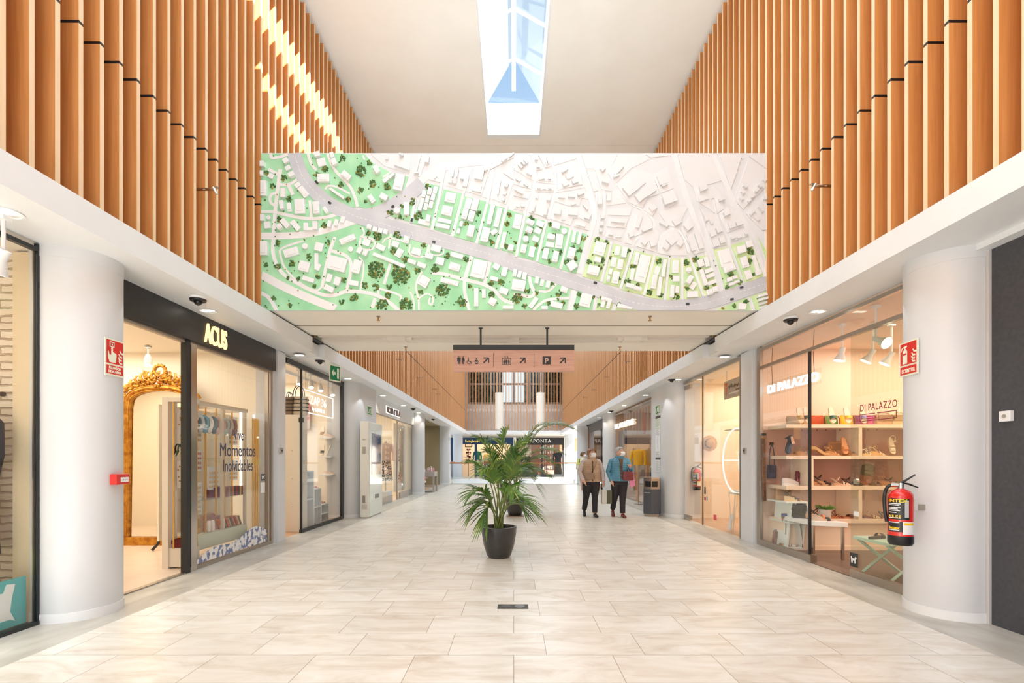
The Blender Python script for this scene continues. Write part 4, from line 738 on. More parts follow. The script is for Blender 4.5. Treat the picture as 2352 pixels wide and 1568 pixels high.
# ---------------------------------------------------------------- soffit fittings
def soffit_pt(px, py, z=3.0): D = (z-CH)*F/(VY-py); return Vector(((px-VX)/F*D, D, z))
doms = [(455, 683, 'black dome camera on the soffit by the ACUS sign'), (735, 825, 'black dome camera over the black framed shoe shop window'), (949, 937, 'small black dome camera on the left soffit past the clothes shop'), (995, 961, 'farthest small black dome camera on the left soffit'),
        (1816, 730, 'black dome camera over the near right shoe shop'), (1543, 869, 'black dome camera on the right soffit by the poster pier'), (1404, 942, 'small black dome camera past the menswear letters'), (1349, 975, 'farthest small black dome camera on the right soffit')]
dome0 = thing('dome_camera', doms[0][2], 'security camera', (0, 0, 0), 'dome cameras on the soffits')
MB().cyl(0, 0, -.02, 0, .082, 24).build('mounting_ring', M_WHITE, dome0, smooth=True)
MB().cyl(0, 0, -.04, -.02, .075, 24, r2=.08).build('shroud', M_RUBBER, dome0, smooth=True)
MB().sph((0, 0, -.045), .04, 16, 10).build('lens_dome', mat('glossy_black', (20, 20, 22), .08), dome0, smooth=True)
MB().tube([(.075, .01, -.02), (.077, .01, -.10)], .0015, 4).build('loose_wire', M_STEEL, dome0)
for i, (px, py, lb) in enumerate(doms):
    o = dome0 if i == 0 else copy_tree(dome0); o['label'] = lb; o.location = soffit_pt(px, py)
dls = [(10, 487, 'recessed double downlight at the near left edge of the soffit'), (469, 713, 'recessed double downlight over the ACUS sign'), (682, 815, 'recessed double downlight over the white left pier'), (795, 869, 'recessed double downlight by the round left pier'), (1889, 715, 'recessed double downlight over the near right shoe shop'), (1675, 819, 'recessed double downlight by the gift boutique'), (1565, 871, 'recessed double downlight by the right poster pier'),
       (864, 908, 'bright downlight at the start of the clothes shop header'), (912, 931, 'bright downlight over the clothes shop name'), (951, 948, 'bright downlight beside the third left column'), (1497, 907, 'bright downlight at the start of the menswear window'), (1447, 931, 'bright downlight over the middle of the menswear window'), (1412, 947, 'bright downlight beside the third right column'), (1384, 959, 'bright downlight past the third right column')]
dl0 = thing('downlight', dls[0][2], 'ceiling light', (0, 0, 0), 'downlights in the soffits')
MB().lathe([(.095, 0), (.1, -.008), (.085, -.008), (.08, -.002)], 24).build('trim_ring', M_WHITE, dl0, smooth=True)
MB().cyl(-.035, 0, -.007, -.003, .032, 16).build('lamp_disc', M_GLOW, dl0); MB().cyl(.035, 0, -.007, -.003, .032, 16).build('lamp_disc', M_GLOW, dl0)
for i, (px, py, lb) in enumerate(dls):
    o = dl0 if i == 0 else copy_tree(dl0); o['label'] = lb; p = soffit_pt(px, py); p.x = max(min(p.x, 3.5), -3.5); o.location = p
    lamp('SPOT', 'downlight_beam', (p.x, p.y, 2.97), 3 if i < 7 else 8, (1, .88, .74) if i > 6 else (1, .95, .9), (0, 0, 0), spot_size=1.9, spot_blend=.55, shadow_soft_size=.04)
for s in (-1, 1):
    lamp('SPOT', 'column_scallop', (s*3.33, 4.5, 2.97), 5, (.95, .97, 1), (0, 0, 0), spot_size=1.35, spot_blend=.08, shadow_soft_size=.012)
    lamp('SPOT', 'column_scallop', (s*3.2, 10.75, 2.97), 9, (.95, .97, 1), (0, 0, 0), spot_size=1.3, spot_blend=.1, shadow_soft_size=.012)
    lamp('SPOT', 'column_scallop', (s*3.2, 17.95, 2.97), 9, (1, .92, .84), (0, 0, 0), spot_size=1.3, spot_blend=.1, shadow_soft_size=.012)
# ---------------------------------------------------------------- hanging direction sign
SC = 7.17/F; so = P(1041, 853, 7.17)
hs = thing('direction_sign', 'hanging wood direction sign with toilet, lift and parking symbols', 'sign', (0.0, 7.17, 2.6))
SM = fr(so, (1, 0, 0), (0, 0, 1)) @ Matrix.Scale(SC, 4)
MB(SM).box(0, 278, 0, 49, -8, 0).build('wood_panel', M_PINKWOOD, hs)
MB(SM).box(0, 278, 49, 61, -9, 1).build('top_rail', M_DARK if False else mat('anthracite_rail', (48, 50, 52), .45), hs)
for x in (63, 216):
    m = MB(SM); m.box(x-2, x+2, 61, 100.5, -6, -2); m.box(x-4.5, x+4.5, 99, 100.8, -8, 0); m.build('hanging_rod', M_BLACK, hs)
def U(cx, cy): return (cx/7.84-11, 73-cy/7.84)
def poly(mb, pts, z=.6): mb.prism([U(*p) for p in pts], 0, z, T(0, 0, .1))
def disc(mb, cx, cy, r, z=.6, n=12): poly(mb, [(cx+r*math.cos(2*PI*i/n), cy+r*math.sin(2*PI*i/n)) for i in range(n)], z)
M_ICON = plain((44, 46, 46), .5)
def icon(f, nm): m = MB(SM); f(m); m.build(nm, M_ICON, hs)
def man(m, cx=187, k=1, top=297, dress=False):
    disc(m, cx, top+10*k, 10*k)
    if dress: poly(m, [(cx-12*k, top+22*k), (cx+12*k, top+22*k), (cx+31*k, top+85*k), (cx+22*k, top+88*k), (cx+12*k, top+58*k), (cx+20*k, top+100*k), (cx-20*k, top+100*k), (cx-12*k, top+58*k), (cx-22*k, top+88*k), (cx-31*k, top+85*k)])
    else: poly(m, [(cx-28*k, top+24*k), (cx+28*k, top+24*k), (cx+28*k, top+88*k), (cx+20*k, top+88*k), (cx+18*k, top+95*k), (cx-18*k, top+95*k), (cx-20*k, top+88*k), (cx-28*k, top+88*k)])
    poly(m, [(cx-17*k, top+92*k), (cx-2*k, top+92*k), (cx-2*k, top+143*k), (cx-15*k, top+143*k)]); poly(m, [(cx+2*k, top+92*k), (cx+17*k, top+92*k), (cx+15*k, top+143*k), (cx+2*k, top+143*k)])
icon(lambda m: man(m), 'man_symbol'); icon(lambda m: man(m, 267, 1, 297, True), 'woman_symbol')
icon(lambda m: poly(m, [(223, 300), (228, 300), (228, 440), (223, 440)]), 'divider_line')
def wheel(m):
    disc(m, 358, 330, 9); poly(m, [(350, 342), (362, 342), (366, 380), (400, 382), (418, 415), (432, 410), (434, 420), (412, 430), (392, 394), (352, 392)])
    n = 20; r0, r1 = 34, 42
    for i in range(n-5):
        a, b = 2*PI*(i+1)/n-.3, 2*PI*(i+2)/n-.3; poly(m, [(372+r0*math.cos(a), 400+r0*math.sin(a)), (372+r1*math.cos(a), 400+r1*math.sin(a)), (372+r1*math.cos(b), 400+r1*math.sin(b)), (372+r0*math.cos(b), 400+r0*math.sin(b))])
icon(wheel, 'wheelchair_symbol')
def baby(m):
    disc(m, 506, 348, 13); poly(m, [(488, 366), (524, 366), (544, 398), (536, 404), (516, 384), (516, 400), (496, 400), (496, 384), (476, 404), (468, 398)]); disc(m, 488, 422, 13); disc(m, 524, 422, 13); disc(m, 506, 432, 10)
icon(baby, 'baby_symbol')
def arrow(m, x, y): poly(m, [(x+6, y), (x+110, y), (x+110, y+100), (x+92, y+100), (x+92, y+34), (x+18, y+108), (x, y+92), (x+72, y+18), (x+6, y+18)])
for x, y in ((622, 318), (1280, 320), (2002, 322)): icon(lambda m: arrow(m, x, y), 'arrow')
def lift(m):
    for q in ((965, 328, 1125, 336), (965, 445, 1125, 453), (965, 328, 973, 453), (1117, 328, 1125, 453)): poly(m, [(q[0], q[1]), (q[2], q[1]), (q[2], q[3]), (q[0], q[3])])
    man(m, 1004, .62, 352, True); man(m, 1046, .62, 352); man(m, 1088, .62, 352, True)
    poly(m, [(1018, 300), (1024, 300), (1024, 328), (1018, 328)]); poly(m, [(1005, 308), (1021, 290), (1037, 308), (1037, 312), (1021, 298), (1005, 312)]); poly(m, [(1067, 292), (1073, 292), (1073, 322), (1067, 322)]); poly(m, [(1054, 310), (1070, 328), (1086, 310), (1086, 314), (1070, 334), (1054, 314)])
icon(lift, 'lift_symbol')
icon(lambda m: poly(m, [(1695, 300), (1840, 300), (1840, 445), (1695, 445)]), 'parking_square')
MB(SM).text('P', 17, T(*U(1733, 424), .8), .1, bold=.35).build('parking_letter', M_PINKWOOD, hs)
for x in (812, 1542): icon(lambda m: poly(m, [(x-3, 245), (x+3, 245), (x+3, 492), (x-3, 492)]), 'divider_line')
# ---------------------------------------------------------------- flat signs on the columns
def chord(cx, cy, r, pa, pb, out=.0):
    a, _ = on_col(cx, cy, r, pa); b, _ = on_col(cx, cy, r, pb)
    A_ = Vector((cx+r*math.cos(a), cy+r*math.sin(a), 0)); B_ = Vector((cx+r*math.cos(b), cy+r*math.sin(b), 0)); w_ = (B_-A_).length
    u = (B_-A_).normalized(); n = u.cross(Vector((0, 0, 1))); sag = r-math.sqrt(max(r*r-w_*w_/4, 0))
    return A_+n*(sag+.002+out), u, w_, (A_.y+B_.y)/2
def zpx(py, D): return CH-(py-VY)/F*D
def safety(cx, cy, pa, pb, pt, pb_, label, kind, txt, hold):
    o, u, wd, D = chord(cx, cy, .3, pa, pb); Da = o.y; z1 = zpx(pt, D); z0 = zpx(pb_, D); h = z1-z0; o.z = z0
    t = thing('safety_sign', label, 'sign', (o.x, o.y, z0)); M = fr(o, u)
    MB(M).box(0, wd, 0, h, -.004, .003).build('backing', M_PHOTO, t)
    S_ = lambda x, y: (x*wd, y*h)
    MB(M).prism([S_(.07, .33), S_(.93, .33), S_(.93, .96), S_(.07, .96)], .003, .0045).build('red_panel', M_RED, t)
    MB(M).prism([S_(.07, .05), S_(.93, .05), S_(.93, .28), S_(.07, .28)], .003, .0045).build('red_label', M_RED, t)
    m = MB(M); pr = lambda pts: m.prism([S_(*p) for p in pts], .0045, .0055)
    if kind == 'ext':
        pr([(.2, .36), (.45, .36), (.45, .72), (.38, .79), (.34, .82), (.44, .84), (.44, .88), (.3, .88), (.15, .84), (.1, .74), (.13, .74), (.19, .82), (.28, .84), (.3, .8), (.2, .72)])
        m2 = MB(M); m2.prism([S_(.23, .62), S_(.42, .62), S_(.42, .67), S_(.23, .67)], .0055, .006); m2.build('symbol_band', M_RED, t)
    else:
        pr([(.22, .36), (.52, .36), (.56, .45), (.58, .6), (.5, .63), (.39, .65), (.39, .77), (.31, .77), (.31, .57), (.21, .56), (.17, .66), (.13, .64), (.14, .5)]); pr([(.22, .775), (.47, .775), (.47, .92), (.22, .92)])
        m2 = MB(M); m2.prism([S_(.26, .80), S_(.43, .80), S_(.43, .895), S_(.26, .895)], .0055, .006); m2.build('symbol_band', M_RED, t); m2 = MB(M); m2.prism([S_(.32, .825), S_(.38, .825), S_(.38, .87), S_(.32, .87)], .006, .0065); m2.build('symbol_dot', M_PHOTO, t)
    for (x, y) in ((.72, .72), (.66, .62), (.64, .53), (.66, .44)): pr([(x, y), (x+.03, y), (x+.08, y-.08), (x+.22, y-.09), (x+.22, y-.04), (x+.13, y-.04), (x+.05, y+.02)])
    m.build('symbol', M_PHOTO, t)
    m = MB(M)
    for i, l in enumerate(txt): m.text(l, h*(.15 if len(txt) == 1 else .095), T(wd*.5, h*(.10 if len(txt) == 1 else .185-.1*i), .0046), .0005, hold, 'CENTER', .0015)
    m.build('lettering', M_PHOTO, t)
safety(3.705, 4.13, 2074, 2117, 783, 862, 'red EXTINTOR sign on the near right column', 'ext', ['EXTINTOR'], .78)
safety(-3.70, 4.11, 235, 279, 780, 864, 'red PULSADOR DE ALARMA sign on the near left column', 'alarm', ['PULSADOR', 'DE ALARMA'], .85)
# alarm call point
o, u, wd, D = chord(-3.70, 4.11, .3, 250, 281); z0 = zpx(1112, D); z1 = zpx(1088, D); o.z = z0
t = thing('alarm_call_point', 'small red fire alarm push box on the near left column', 'alarm', o); M = fr(o, u)
MB(M).box(0, wd, 0, z1-z0, -.01, .045).build('housing', M_RED, t, bevel=.006); MB(M).box(wd*.3, wd*.88, (z1-z0)*.22, (z1-z0)*.68, .045, .049).build('white_label', M_PAPER, t)
m = MB(M)
for i in range(3): m.cyl(wd*(.45+.14*i), (z1-z0)*.46, .049, .051, .0035, 10)
m.build('printed_dots', M_BLACK, t)
# ---------------------------------------------------------------- fire extinguishers
def extinguisher(label, loc, H, r, ang, wa=.7, wl=.26):
    t = thing('fire_extinguisher', label, 'fire extinguisher', (0, 0, 0))
    MB().lathe([(r*.85, .0), (r, .02), (r*1.0, H*.17)], 32).build('black_base', M_RUBBER, t, smooth=True)
    MB().lathe([(r*.985, H*.165), (r*.985, H*.84), (r*.93, H*.9), (r*.72, H*.955), (r*.35, H*.99), (r*.28, H*1.0)], 32).build('cylinder', mat('extinguisher_red', (222, 40, 34), .22, coat=.5) if 'extinguisher_red' not in MATS else MATS['extinguisher_red'], t, smooth=True)
    m = MB(); m.cyl(0, 0, H*.99, H*1.1, r*.26, 16); m.cyl(0, 0, 0, .05, r*.2, 12, T(-r*.2, 0, H*1.06) @ RY(-PI/2)); m.build('valve', M_CHROME, t, smooth=True)
    m = MB(); m.tube([(-r*.3, 0, H*1.07), (r*.35, 0, H*1.14), (r*1.1, 0, H*1.25)], [.012, .014, .009], 6, flat=.6); m.tube([(r*.1, 0, H*1.1), (r*.6, 0, H*1.08), (r*1.3, 0, H*1.02)], [.014, .014, .009], 6, flat=.6); m.build('squeeze_handle', M_RUBBER, t)
    m = MB(); m.tube(soft([(-r*.5, 0, H*1.06), (-r*1.0, -.0, H*1.04), (-r*1.26, 0, H*.88), (-r*1.24, -.01, H*.6), (-r*1.08, -.01, H*.4)], 3), .013, 12); m.build('hose', M_RUBBER, t, smooth=True)
    def arcpatch(a0, a1, z0, z1, nm, mm, dr=.0015):
        m = MB(); n = 12; vs = []
        for i in range(n+1):
            a = a0+(a1-a0)*i/n; c, s_ = math.cos(a), math.sin(a); vs += [(c*(r*.985+dr), s_*(r*.985+dr), z0), (c*(r*.985+dr), s_*(r*.985+dr), z1)]
        m.add(vs, [(2*i, 2*i+2, 2*i+3, 2*i+1) for i in range(n)]); return m.build(nm, mm, t)
    # front = -Y side (angle -pi/2)
    f = -PI/2
    lb = arcpatch(f-1.35, f+.45, H*.46, H*.83, 'upper_label', M_BLACK); lb2 = arcpatch(f-1.35, f-.1, H*.24, H*.42, 'lower_label', M_BLACK); lb3 = arcpatch(f-.1, f+1.1, H*.2, H*.42, 'white_tag', M_PAPER, .003)
    def onarc(z, a, mb, txt, size, sx=1):
        mb.warp = lambda q: Vector((math.cos(a+q.x/r)*(r*.985+.003+q.z), math.sin(a+q.x/r)*(r*.985+.003+q.z), z+q.y)); mb.text(txt, size, None, .0004, sx, bold=.001); mb.warp = None
    Y_ = plain((250, 208, 40), .5)
    m = MB(); onarc(H*.765, f-1.25, m, 'INTEX', H*.075, 1.35); onarc(H*.29, f-1.2, m, 'intex', H*.065, 1.25); m.build('yellow_lettering', Y_, t)
    m = MB()
    for i in range(4): onarc(H*.5, f-1.2+.28*i, m, 'ABCE'[i], H*.055)
    m.build('yellow_class_letters', Y_, t)
    for z, w0 in ((.73, 1.0), (.705, .9), (.66, 1.0), (.635, .8), (.61, .95), (.575, .7), (.48, 1.0), (.40, .9), (.265, .9)): arcpatch(f-1.25, f-1.25+w0, H*z, H*(z+.014), 'print_line', M_PAPER, .0025)
    arcpatch(f+.05, f+.38, H*.5, H*.8, 'pictogram_panel', plain((190, 190, 190)), .0025); arcpatch(f+.0, f+.9, H*.365, H*.405, 'tag_band', Y_, .004)
    m = MB(); m.box(r*.9, wl, -.02, .02, H*.6, H*.7, RZ(wa)); m.box(r*.9, r*1.25, -.01, .02, H*.62, H*.8); m.build('wall_bracket', M_STEEL, t)
    t.location = loc; t.rotation_euler = (0, 0, ang); return t
H_ = .46
extinguisher('large red fire extinguisher hung on the near right column', (3.175, 3.97, zpx(1250, 3.97)), H_, .088, -.42, .71, .262)
pe = P(1599, 1125, 10.3); extinguisher('red fire extinguisher on the wall inside the gift boutique', (3.97, 10.5, zpx(1125, 10.5)), .46, .085, -.2, PI/2+.2, .12)
# ---------------------------------------------------------------- green exit signs and small boxes
def green_sign(label, M, wd, h, arrow_=True, parent_col=None):
    t = thing('exit_sign', label, 'exit sign', M.translation); MB(M).box(0, wd, 0, h, -.01, 0).build('backing', M_PHOTO, t); MB(M).box(wd*.07, wd*.93, h*.08, h*.92, 0, .002).build('green_panel', M_GREEN, t)
    m = MB(M); S_ = lambda pts: m.prism([(x*wd, y*h) for x, y in pts], .002, .0035)
    if arrow_: S_([(.16, .5), (.34, .72), (.34, .58), (.52, .58), (.52, .42), (.34, .42), (.34, .28)]); S_([(.66, .2), (.84, .2), (.84, .82), (.66, .82)])
    else:
        S_([(.74, .15), (.88, .15), (.88, .85), (.74, .85)]); S_([(.5, .72), (.58, .72), (.58, .82), (.5, .82)]); S_([(.42, .66), (.6, .7), (.68, .56), (.62, .54), (.56, .6), (.54, .44), (.64, .3), (.6, .18), (.55, .2), (.57, .3), (.47, .38), (.4, .24), (.3, .22), (.3, .28), (.38, .3), (.46, .58), (.4, .56), (.36, .46), (.31, .48)]); S_([(.12, .2), (.26, .2), (.26, .34), (.2, .34), (.2, .55), (.12, .6)])
    m.build('white_symbols', M_PHOTO, t); return t
p = P(766, 866, 8.2)
t = green_sign('green exit sign with a left arrow hung by the black framed shop window', fr((-3.28, 8.62, 2.70), (.42, .9, 0)), .26, .3)
MB().tube([(-3.22, 8.72, 3.0), (-3.22, 8.72, 3.01)], .004, 4)
green_sign('pale green exit sign on the left rounded pier above the white screen', FL(-3.40, 11.22, zpx(953, 11.35)), .42, .22, False)
green_sign('bright green exit sign at the top of the right poster pier', FRT(3.40, 11.62, zpx(951, 11.4)), .36, .22, False)
green_sign('small green exit sign edge on at the far left column', FL(-3.32, 25.0, zpx(1012, 25)), .3, .2)
def wallbox(name, label, cat, M, wd, h, d, m1, m2=None, hole=True):
    t = thing(name, label, cat, M.translation); MB(M).box(0, wd, 0, h, 0, d).build('housing', m1, t, bevel=.004)
    if hole: MB(M).cyl(wd/2, h/2, d, d+.006, wd*.18, 12).build('key_barrel', m2 or M_BLACK, t)
    return t
wallbox('key_switch', 'white key switch box on the charcoal shopfront', 'switch', FRT(3.76, 3.72, zpx(968, 3.7)), .085, .08, .03, M_WHITE, M_CHROME)
wallbox('key_switch', 'small metal key switch on the white left pier', 'switch', FL(-3.69, 7.62, zpx(1041, 7.7)), .09, .09, .02, M_STEEL)
wallbox('key_switch', 'small metal key switch on the white right pier', 'switch', FRT(3.69, 7.76, zpx(1041, 7.7)), .09, .09, .02, M_STEEL)
# posters on the right pier
for i, (y0, y1, lb, mm) in enumerate(((955, 960, 'black title strip of the posted notices on the right pier', M_BLACK), (961, 983, 'pale green printed notice near the top of the right pier', plain((222, 234, 212))), (984, 1048, 'long white poster with a pale blue drawing on the right pier', M_PAPER), (1051, 1055, 'thin black strip between the posters on the right pier', M_BLACK), (1056, 1083, 'lowest white printed notice on the right pier', M_PAPER))):
    z0, z1 = zpx(y1, 11.4), zpx(y0, 11.4); M = FRT(3.40, 11.6, z0); t = thing('poster', lb, 'poster', M.translation, 'notices on the right pier')
    MB(M).box(0, .36, 0, z1-z0, -.008, .002).build('sheet', mm, t)
    if i in (1, 2, 4):
        m = MB(M); z = z1-z0-.03
        while z > .02: 
            if not (i == 2 and .12 < z < .5): m.box(.03, .33 if int(z*100) % 3 else .22, z, z+.006, .002, .003)
            z -= .02
        m.build('print_lines', plain((150, 156, 160)), t)
    if i == 2: m = MB(M); m.tube([(.18, .56, .003), (.24, .5, .003), (.16, .38, .003), (.2, .18, .003)], .012, 6, flat=.2); m.build('blue_drawing', plain((150, 176, 224)), t)
# wall brackets on the slats
def bracket(px, py, s, lb):
    D = 3.28*F/abs(px-VX); p = Vector((s*3.28, D, zpx(py, D))); t = thing('wall_nozzle', lb, 'nozzle', p, 'small metal nozzles on the slats')
    m = MB(); m.tube([(s*3.34, p.y, p.z), (s*3.16, p.y, p.z)], .014, 8); m.build('pipe', M_CHROME, t); m = MB(); m.tube([(s*3.16, p.y, p.z+.02), (s*3.13, p.y, p.z-.05)], [.02, .012], 8); m.box(*sorted((s*3.15, s*3.11)), p.y-.02, p.y+.02, p.z+.015, p.z+.022); m.build('head', M_CHROME, t)
bracket(465, 435, -1, 'small metal nozzle sticking out of the near left slats'); bracket(1898, 427, 1, 'small metal nozzle sticking out of the near right slats')
for px, py, lb in ((912, 825, 'nearest small metal nozzle on the far left slats'), (961, 867, 'second small metal nozzle on the far left slats'), (994, 893, 'third small metal nozzle on the far left slats'), (1003, 904, 'farthest small metal nozzle on the far left slats')): bracket(px, py, -1, lb)
for px, py, lb in ((1449, 830, 'nearest small metal nozzle on the far right slats'), (1398, 866, 'second small metal nozzle on the far right slats'), (1367, 895, 'third small metal nozzle on the far right slats'), (1347, 912, 'farthest small metal nozzle on the far right slats')): bracket(px, py, 1, lb)
# ---------------------------------------------------------------- floor box, totem, bin, pendants
p = P(1178, 1393, 1444/339); t = thing('floor_box', 'dark rectangular floor socket plate set in the tiles in front', 'floor plate', (p.x, p.y, 0))
MB().box(p.x-.135, p.x+.135, p.y-.062, p.y+.062, -.004, .004).build('plate', mat('worn_bronze', (92, 88, 84), .5, .3, c2=(70, 66, 64), nscale=30), t)
for dx in (-.06, .06): MB().cyl(p.x+dx, p.y, .004, .006, .045, 20).build('round_cover', plain((120, 122, 124) if dx > 0 else (80, 78, 78), .35), t)
t = thing('screen_totem', 'tall white information screen totem beside the left rounded pier', 'screen', (-3.28, 11.2, 0))
MB().box(-3.37, -3.19, 10.62, 11.72, .02, 2.13).build('housing', plain((232, 230, 222), .4), t, bevel=.01)
MB().box(-3.36, -3.2, 10.64, 11.7, 0, .02).build('foot', plain((200, 198, 190)), t)
MB().box(-3.19, -3.184, 10.7, 11.7, .03, 2.12).build('glass_front', mat('backed_glass', (214, 222, 214), .08), t)
MB().box(-3.184, -3.181, 10.84, 11.58, .95, 1.88).build('display', mat('dark_display', (40, 46, 60), .06, c2=(74, 92, 130), nscale=2), t)
MB().box(-3.184, -3.18, 11.1, 11.42, .40, .49).build('name_plate', plain((120, 116, 112), .4), t)
for z, h in ((1.72, .02), (1.42, .15), (.34, .16)): MB().box(-3.32, -3.26, 10.605, 10.62, z, z+h).build('side_slot', M_STEEL, t)
MB().box(-3.34, -3.22, 10.613, 10.62, .2, .3).build('speaker_grille', plain((200, 196, 188)), t)
bx = P(1497, 1185, 1444/131); t = thing('litter_bin', 'faceted dark grey litter bin with steel top beside the right pier', 'bin', (3.17, 11.2, 0))
hexp = [(2.96, 11.03), (3.1, 10.9), (3.3, 10.94), (3.37, 11.1), (3.33, 11.36), (3.05, 11.4)]
sc_ = lambda k: [(3.17+(x-3.17)*k, 11.14+(y-11.14)*k) for x, y in hexp]
MB().prism(sc_(.93), 0, .055).build('plinth', M_STEEL, t); MB().prism(hexp, .055, .62).build('body', mat('slate_bin', (80, 84, 92), .45), t); MB().prism(hexp, .62, .86).build('steel_hood', M_STEEL, t)
MB().prism(sc_(1.01), .86, .875).build('lid', M_CHROME, t)
MB().add([(2.99, 11.015, .67), (3.09, 10.905, .67), (3.09, 10.905, .8), (2.99, 11.015, .8)], [(0, 1, 2, 3)], T(-.006, -.006, 0)).build('opening', M_RUBBER, t)
MB().add([(3.12, 10.902, .67), (3.25, 10.928, .67), (3.25, 10.928, .8), (3.12, 10.902, .8)], [(0, 1, 2, 3)], T(.0, -.006, 0)).build('opening', M_RUBBER, t)
MB(fr((2.975, 11.0, .53), (.733, -.68, 0))).text('ARTURO SORIA', .03, T(0, 0, .006), .0005, 1, fit=.14).build('white_lettering', M_PAPER, t)
for i, px in enumerate((1146.8, 1241.2)):
    p = P(px, 987, 20); z0 = p.z; t = thing('pendant_lamp', ['left tall white cylinder pendant lamp over the palms', 'right tall white cylinder pendant lamp over the palms'][i], 'pendant lamp', (p.x, 20, z0), 'white cylinder pendants')
    MB().cyl(p.x, 20, z0, z0+1.53, .172, 40).build('shade', mat('lamp_fabric_%d' % i, (250, 247, 240), .6, emit=(255, 244, 228), es=.16), t, smooth=True)
    MB().lathe([(.173, 0), (.176, .0), (.176, .03), (.173, .03)], 32, T(p.x, 20, z0)).build('rim', M_WHITE, t); m = MB(); m.tube([(p.x+.13 if i == 0 else p.x, 20, z0+1.53), (p.x+(.0 if i == 0 else 0), 20, 8.6)], .01, 6); m.build('cord', M_WHITE, t)
# ---------------------------------------------------------------- palms in pots
def leafstrip(mb, a, d, up, L_, w, droop, n=4):
    """one leaflet: narrow folded strip"""
    side = d.cross(up).normalized(); vs = []; fs = []
    for i in range(n+1):
        t = i/n; c = a+d*(L_*t)+Vector((0, 0, -1))*(droop*L_*t*t); ww = w*(math.sin(PI*min(.12+t*.88, 1))**.7 if t < 1 else .02)
        vs += [tuple(c-side*ww), tuple(c+Vector((0, 0, ww*.5))), tuple(c+side*ww)]
    for i in range(n): k = 3*i; fs += [(k, k+1, k+4, k+3), (k+1, k+2, k+5, k+4)]
    mb.add(vs, fs)
def frond(t, base, ctrl, tip, nl, L0, rs, w=.011, bare=.42):
    m = MB(); m.cm = 0; pts = []
    for i in range(15):
        s = i/14; pts.append(base*(1-s)**2+ctrl*(2*s*(1-s))+tip*s*s)
    m.tube(pts, [.009*(1-.8*i/14)+.0015 for i in range(15)], 6)
    for i in range(nl):
        s = bare+(1-bare)*(i+.5)/nl; p = base*(1-s)**2+ctrl*(2*s*(1-s))+tip*s*s; d = ((ctrl-base)*(1-s)+(tip-ctrl)*s).normalized(); up = Vector((0, 0, 1)); sd = d.cross(up)
        sd = sd.normalized() if sd.length > .05 else Vector((1, 0, 0)); u2 = sd.cross(d).normalized(); f = (s-bare)/(1-bare); ln = L0*(math.sin(PI*(.18+.75*f))**.8)
        for k in (-1, 1):
            a = .62-.35*f+.1*rs.random(); dd = (d*math.cos(a)*1.0+sd*(k*math.sin(a)*1.15)+u2*(.22+.12*rs.random())).normalized(); m.cm = 1 if rs.random() < .8 else 2
            leafstrip(m, p, dd, u2, ln*(.85+.3*rs.random()), w*(1-.35*f), .28+.35*rs.random())
    return m.build('frond', [M_STEM, M_LEAF, M_LEAF2], t, smooth=False)
def pot(t, x, y, r=.225, h=.41):
    MB().lathe([(r*.56, 0), (r*.68, .03), (r*.86, h*.4), (r*.97, h*.75), (r, h*.98), (r, h), (r*.9, h), (r*.88, h*.93), (r*.86, h*.86)], 40, T(x, y, 0), cap=False).build('pot', M_POT, t, smooth=True)
    MB().cyl(x, y, h*.84, h*.86, r*.87, 32).build('soil', M_SOIL, t)
def palm(label, D, bx, fr_, seed, r=.225, h=.41, L0=.34, saucer=False):
    rs = random.Random(seed); b0 = P(bx, 1100, D); t = thing('potted_palm', label, 'potted palm', (b0.x, D, 0), 'kentia palms in dark pots down the middle of the hall'); pot(t, b0.x, D, r, h)
    if saucer: MB().box(b0.x-.2, b0.x+.2, D-.2, D+.2, .0, .012).build('base_mat', plain((150, 124, 100)), t)
    for (cx, cy, tx, ty, dy, nl) in fr_:
        base = Vector((b0.x+rs.uniform(-.06, .06), D+rs.uniform(-.05, .05), h*.84)); c = P(cx, cy, D+dy*.5); tp = P(tx, ty, D+dy)
        frond(t, base, c, tp, nl, L0, rs, .016)
palm('nearest big green palm in a dark round pot', 6.42, 1146, [
    (1150, 1020, 1163, 990, .1, 20), (1140, 1020, 1095, 1005, -.25, 18), (1135, 1060, 1078, 1062, .2, 18), (1120, 1090, 1078, 1140, -.35, 18), (1125, 1110, 1082, 1185, -.2, 16), (1165, 1100, 1225, 1165, -.3, 16), (1170, 1050, 1215, 1075, .2, 18), (1160, 1020, 1210, 1015, .3, 18), (1180, 1040, 1195, 1045, -.3, 18), (1130, 1050, 1105, 1085, -.5, 16), (1165, 1080, 1180, 1130, -.5, 16), (1150, 1060, 1140, 1065, .5, 16), (1175, 1110, 1205, 1180, .25, 16), (1120, 1120, 1115, 1200, -.15, 12), (1140, 1040, 1120, 1040, -.1, 18), (1160, 1050, 1185, 1030, .1, 18), (1135, 1100, 1095, 1165, .1, 16), (1165, 1110, 1240, 1190, 0, 14)], 1, .235, .41, .33)
palm('second green palm in a dark pot behind the nearest one', 11.1, 1183, [
    (1205, 930, 1318, 985, .1, 22), (1200, 970, 1255, 975, .3, 18), (1195, 1000, 1290, 1040, 0, 18), (1200, 1020, 1265, 1060, -.3, 18), (1190, 1040, 1262, 1095, .2, 16), (1175, 1010, 1130, 1010, .3, 16), (1190, 1000, 1215, 1005, .4, 14), (1180, 1050, 1150, 1100, -.3, 14), (1200, 1040, 1240, 1130, .0, 14), (1180, 1060, 1200, 1080, -.5, 14), (1165, 1040, 1110, 1060, 0, 14)], 2, .225, .40, .5, True)
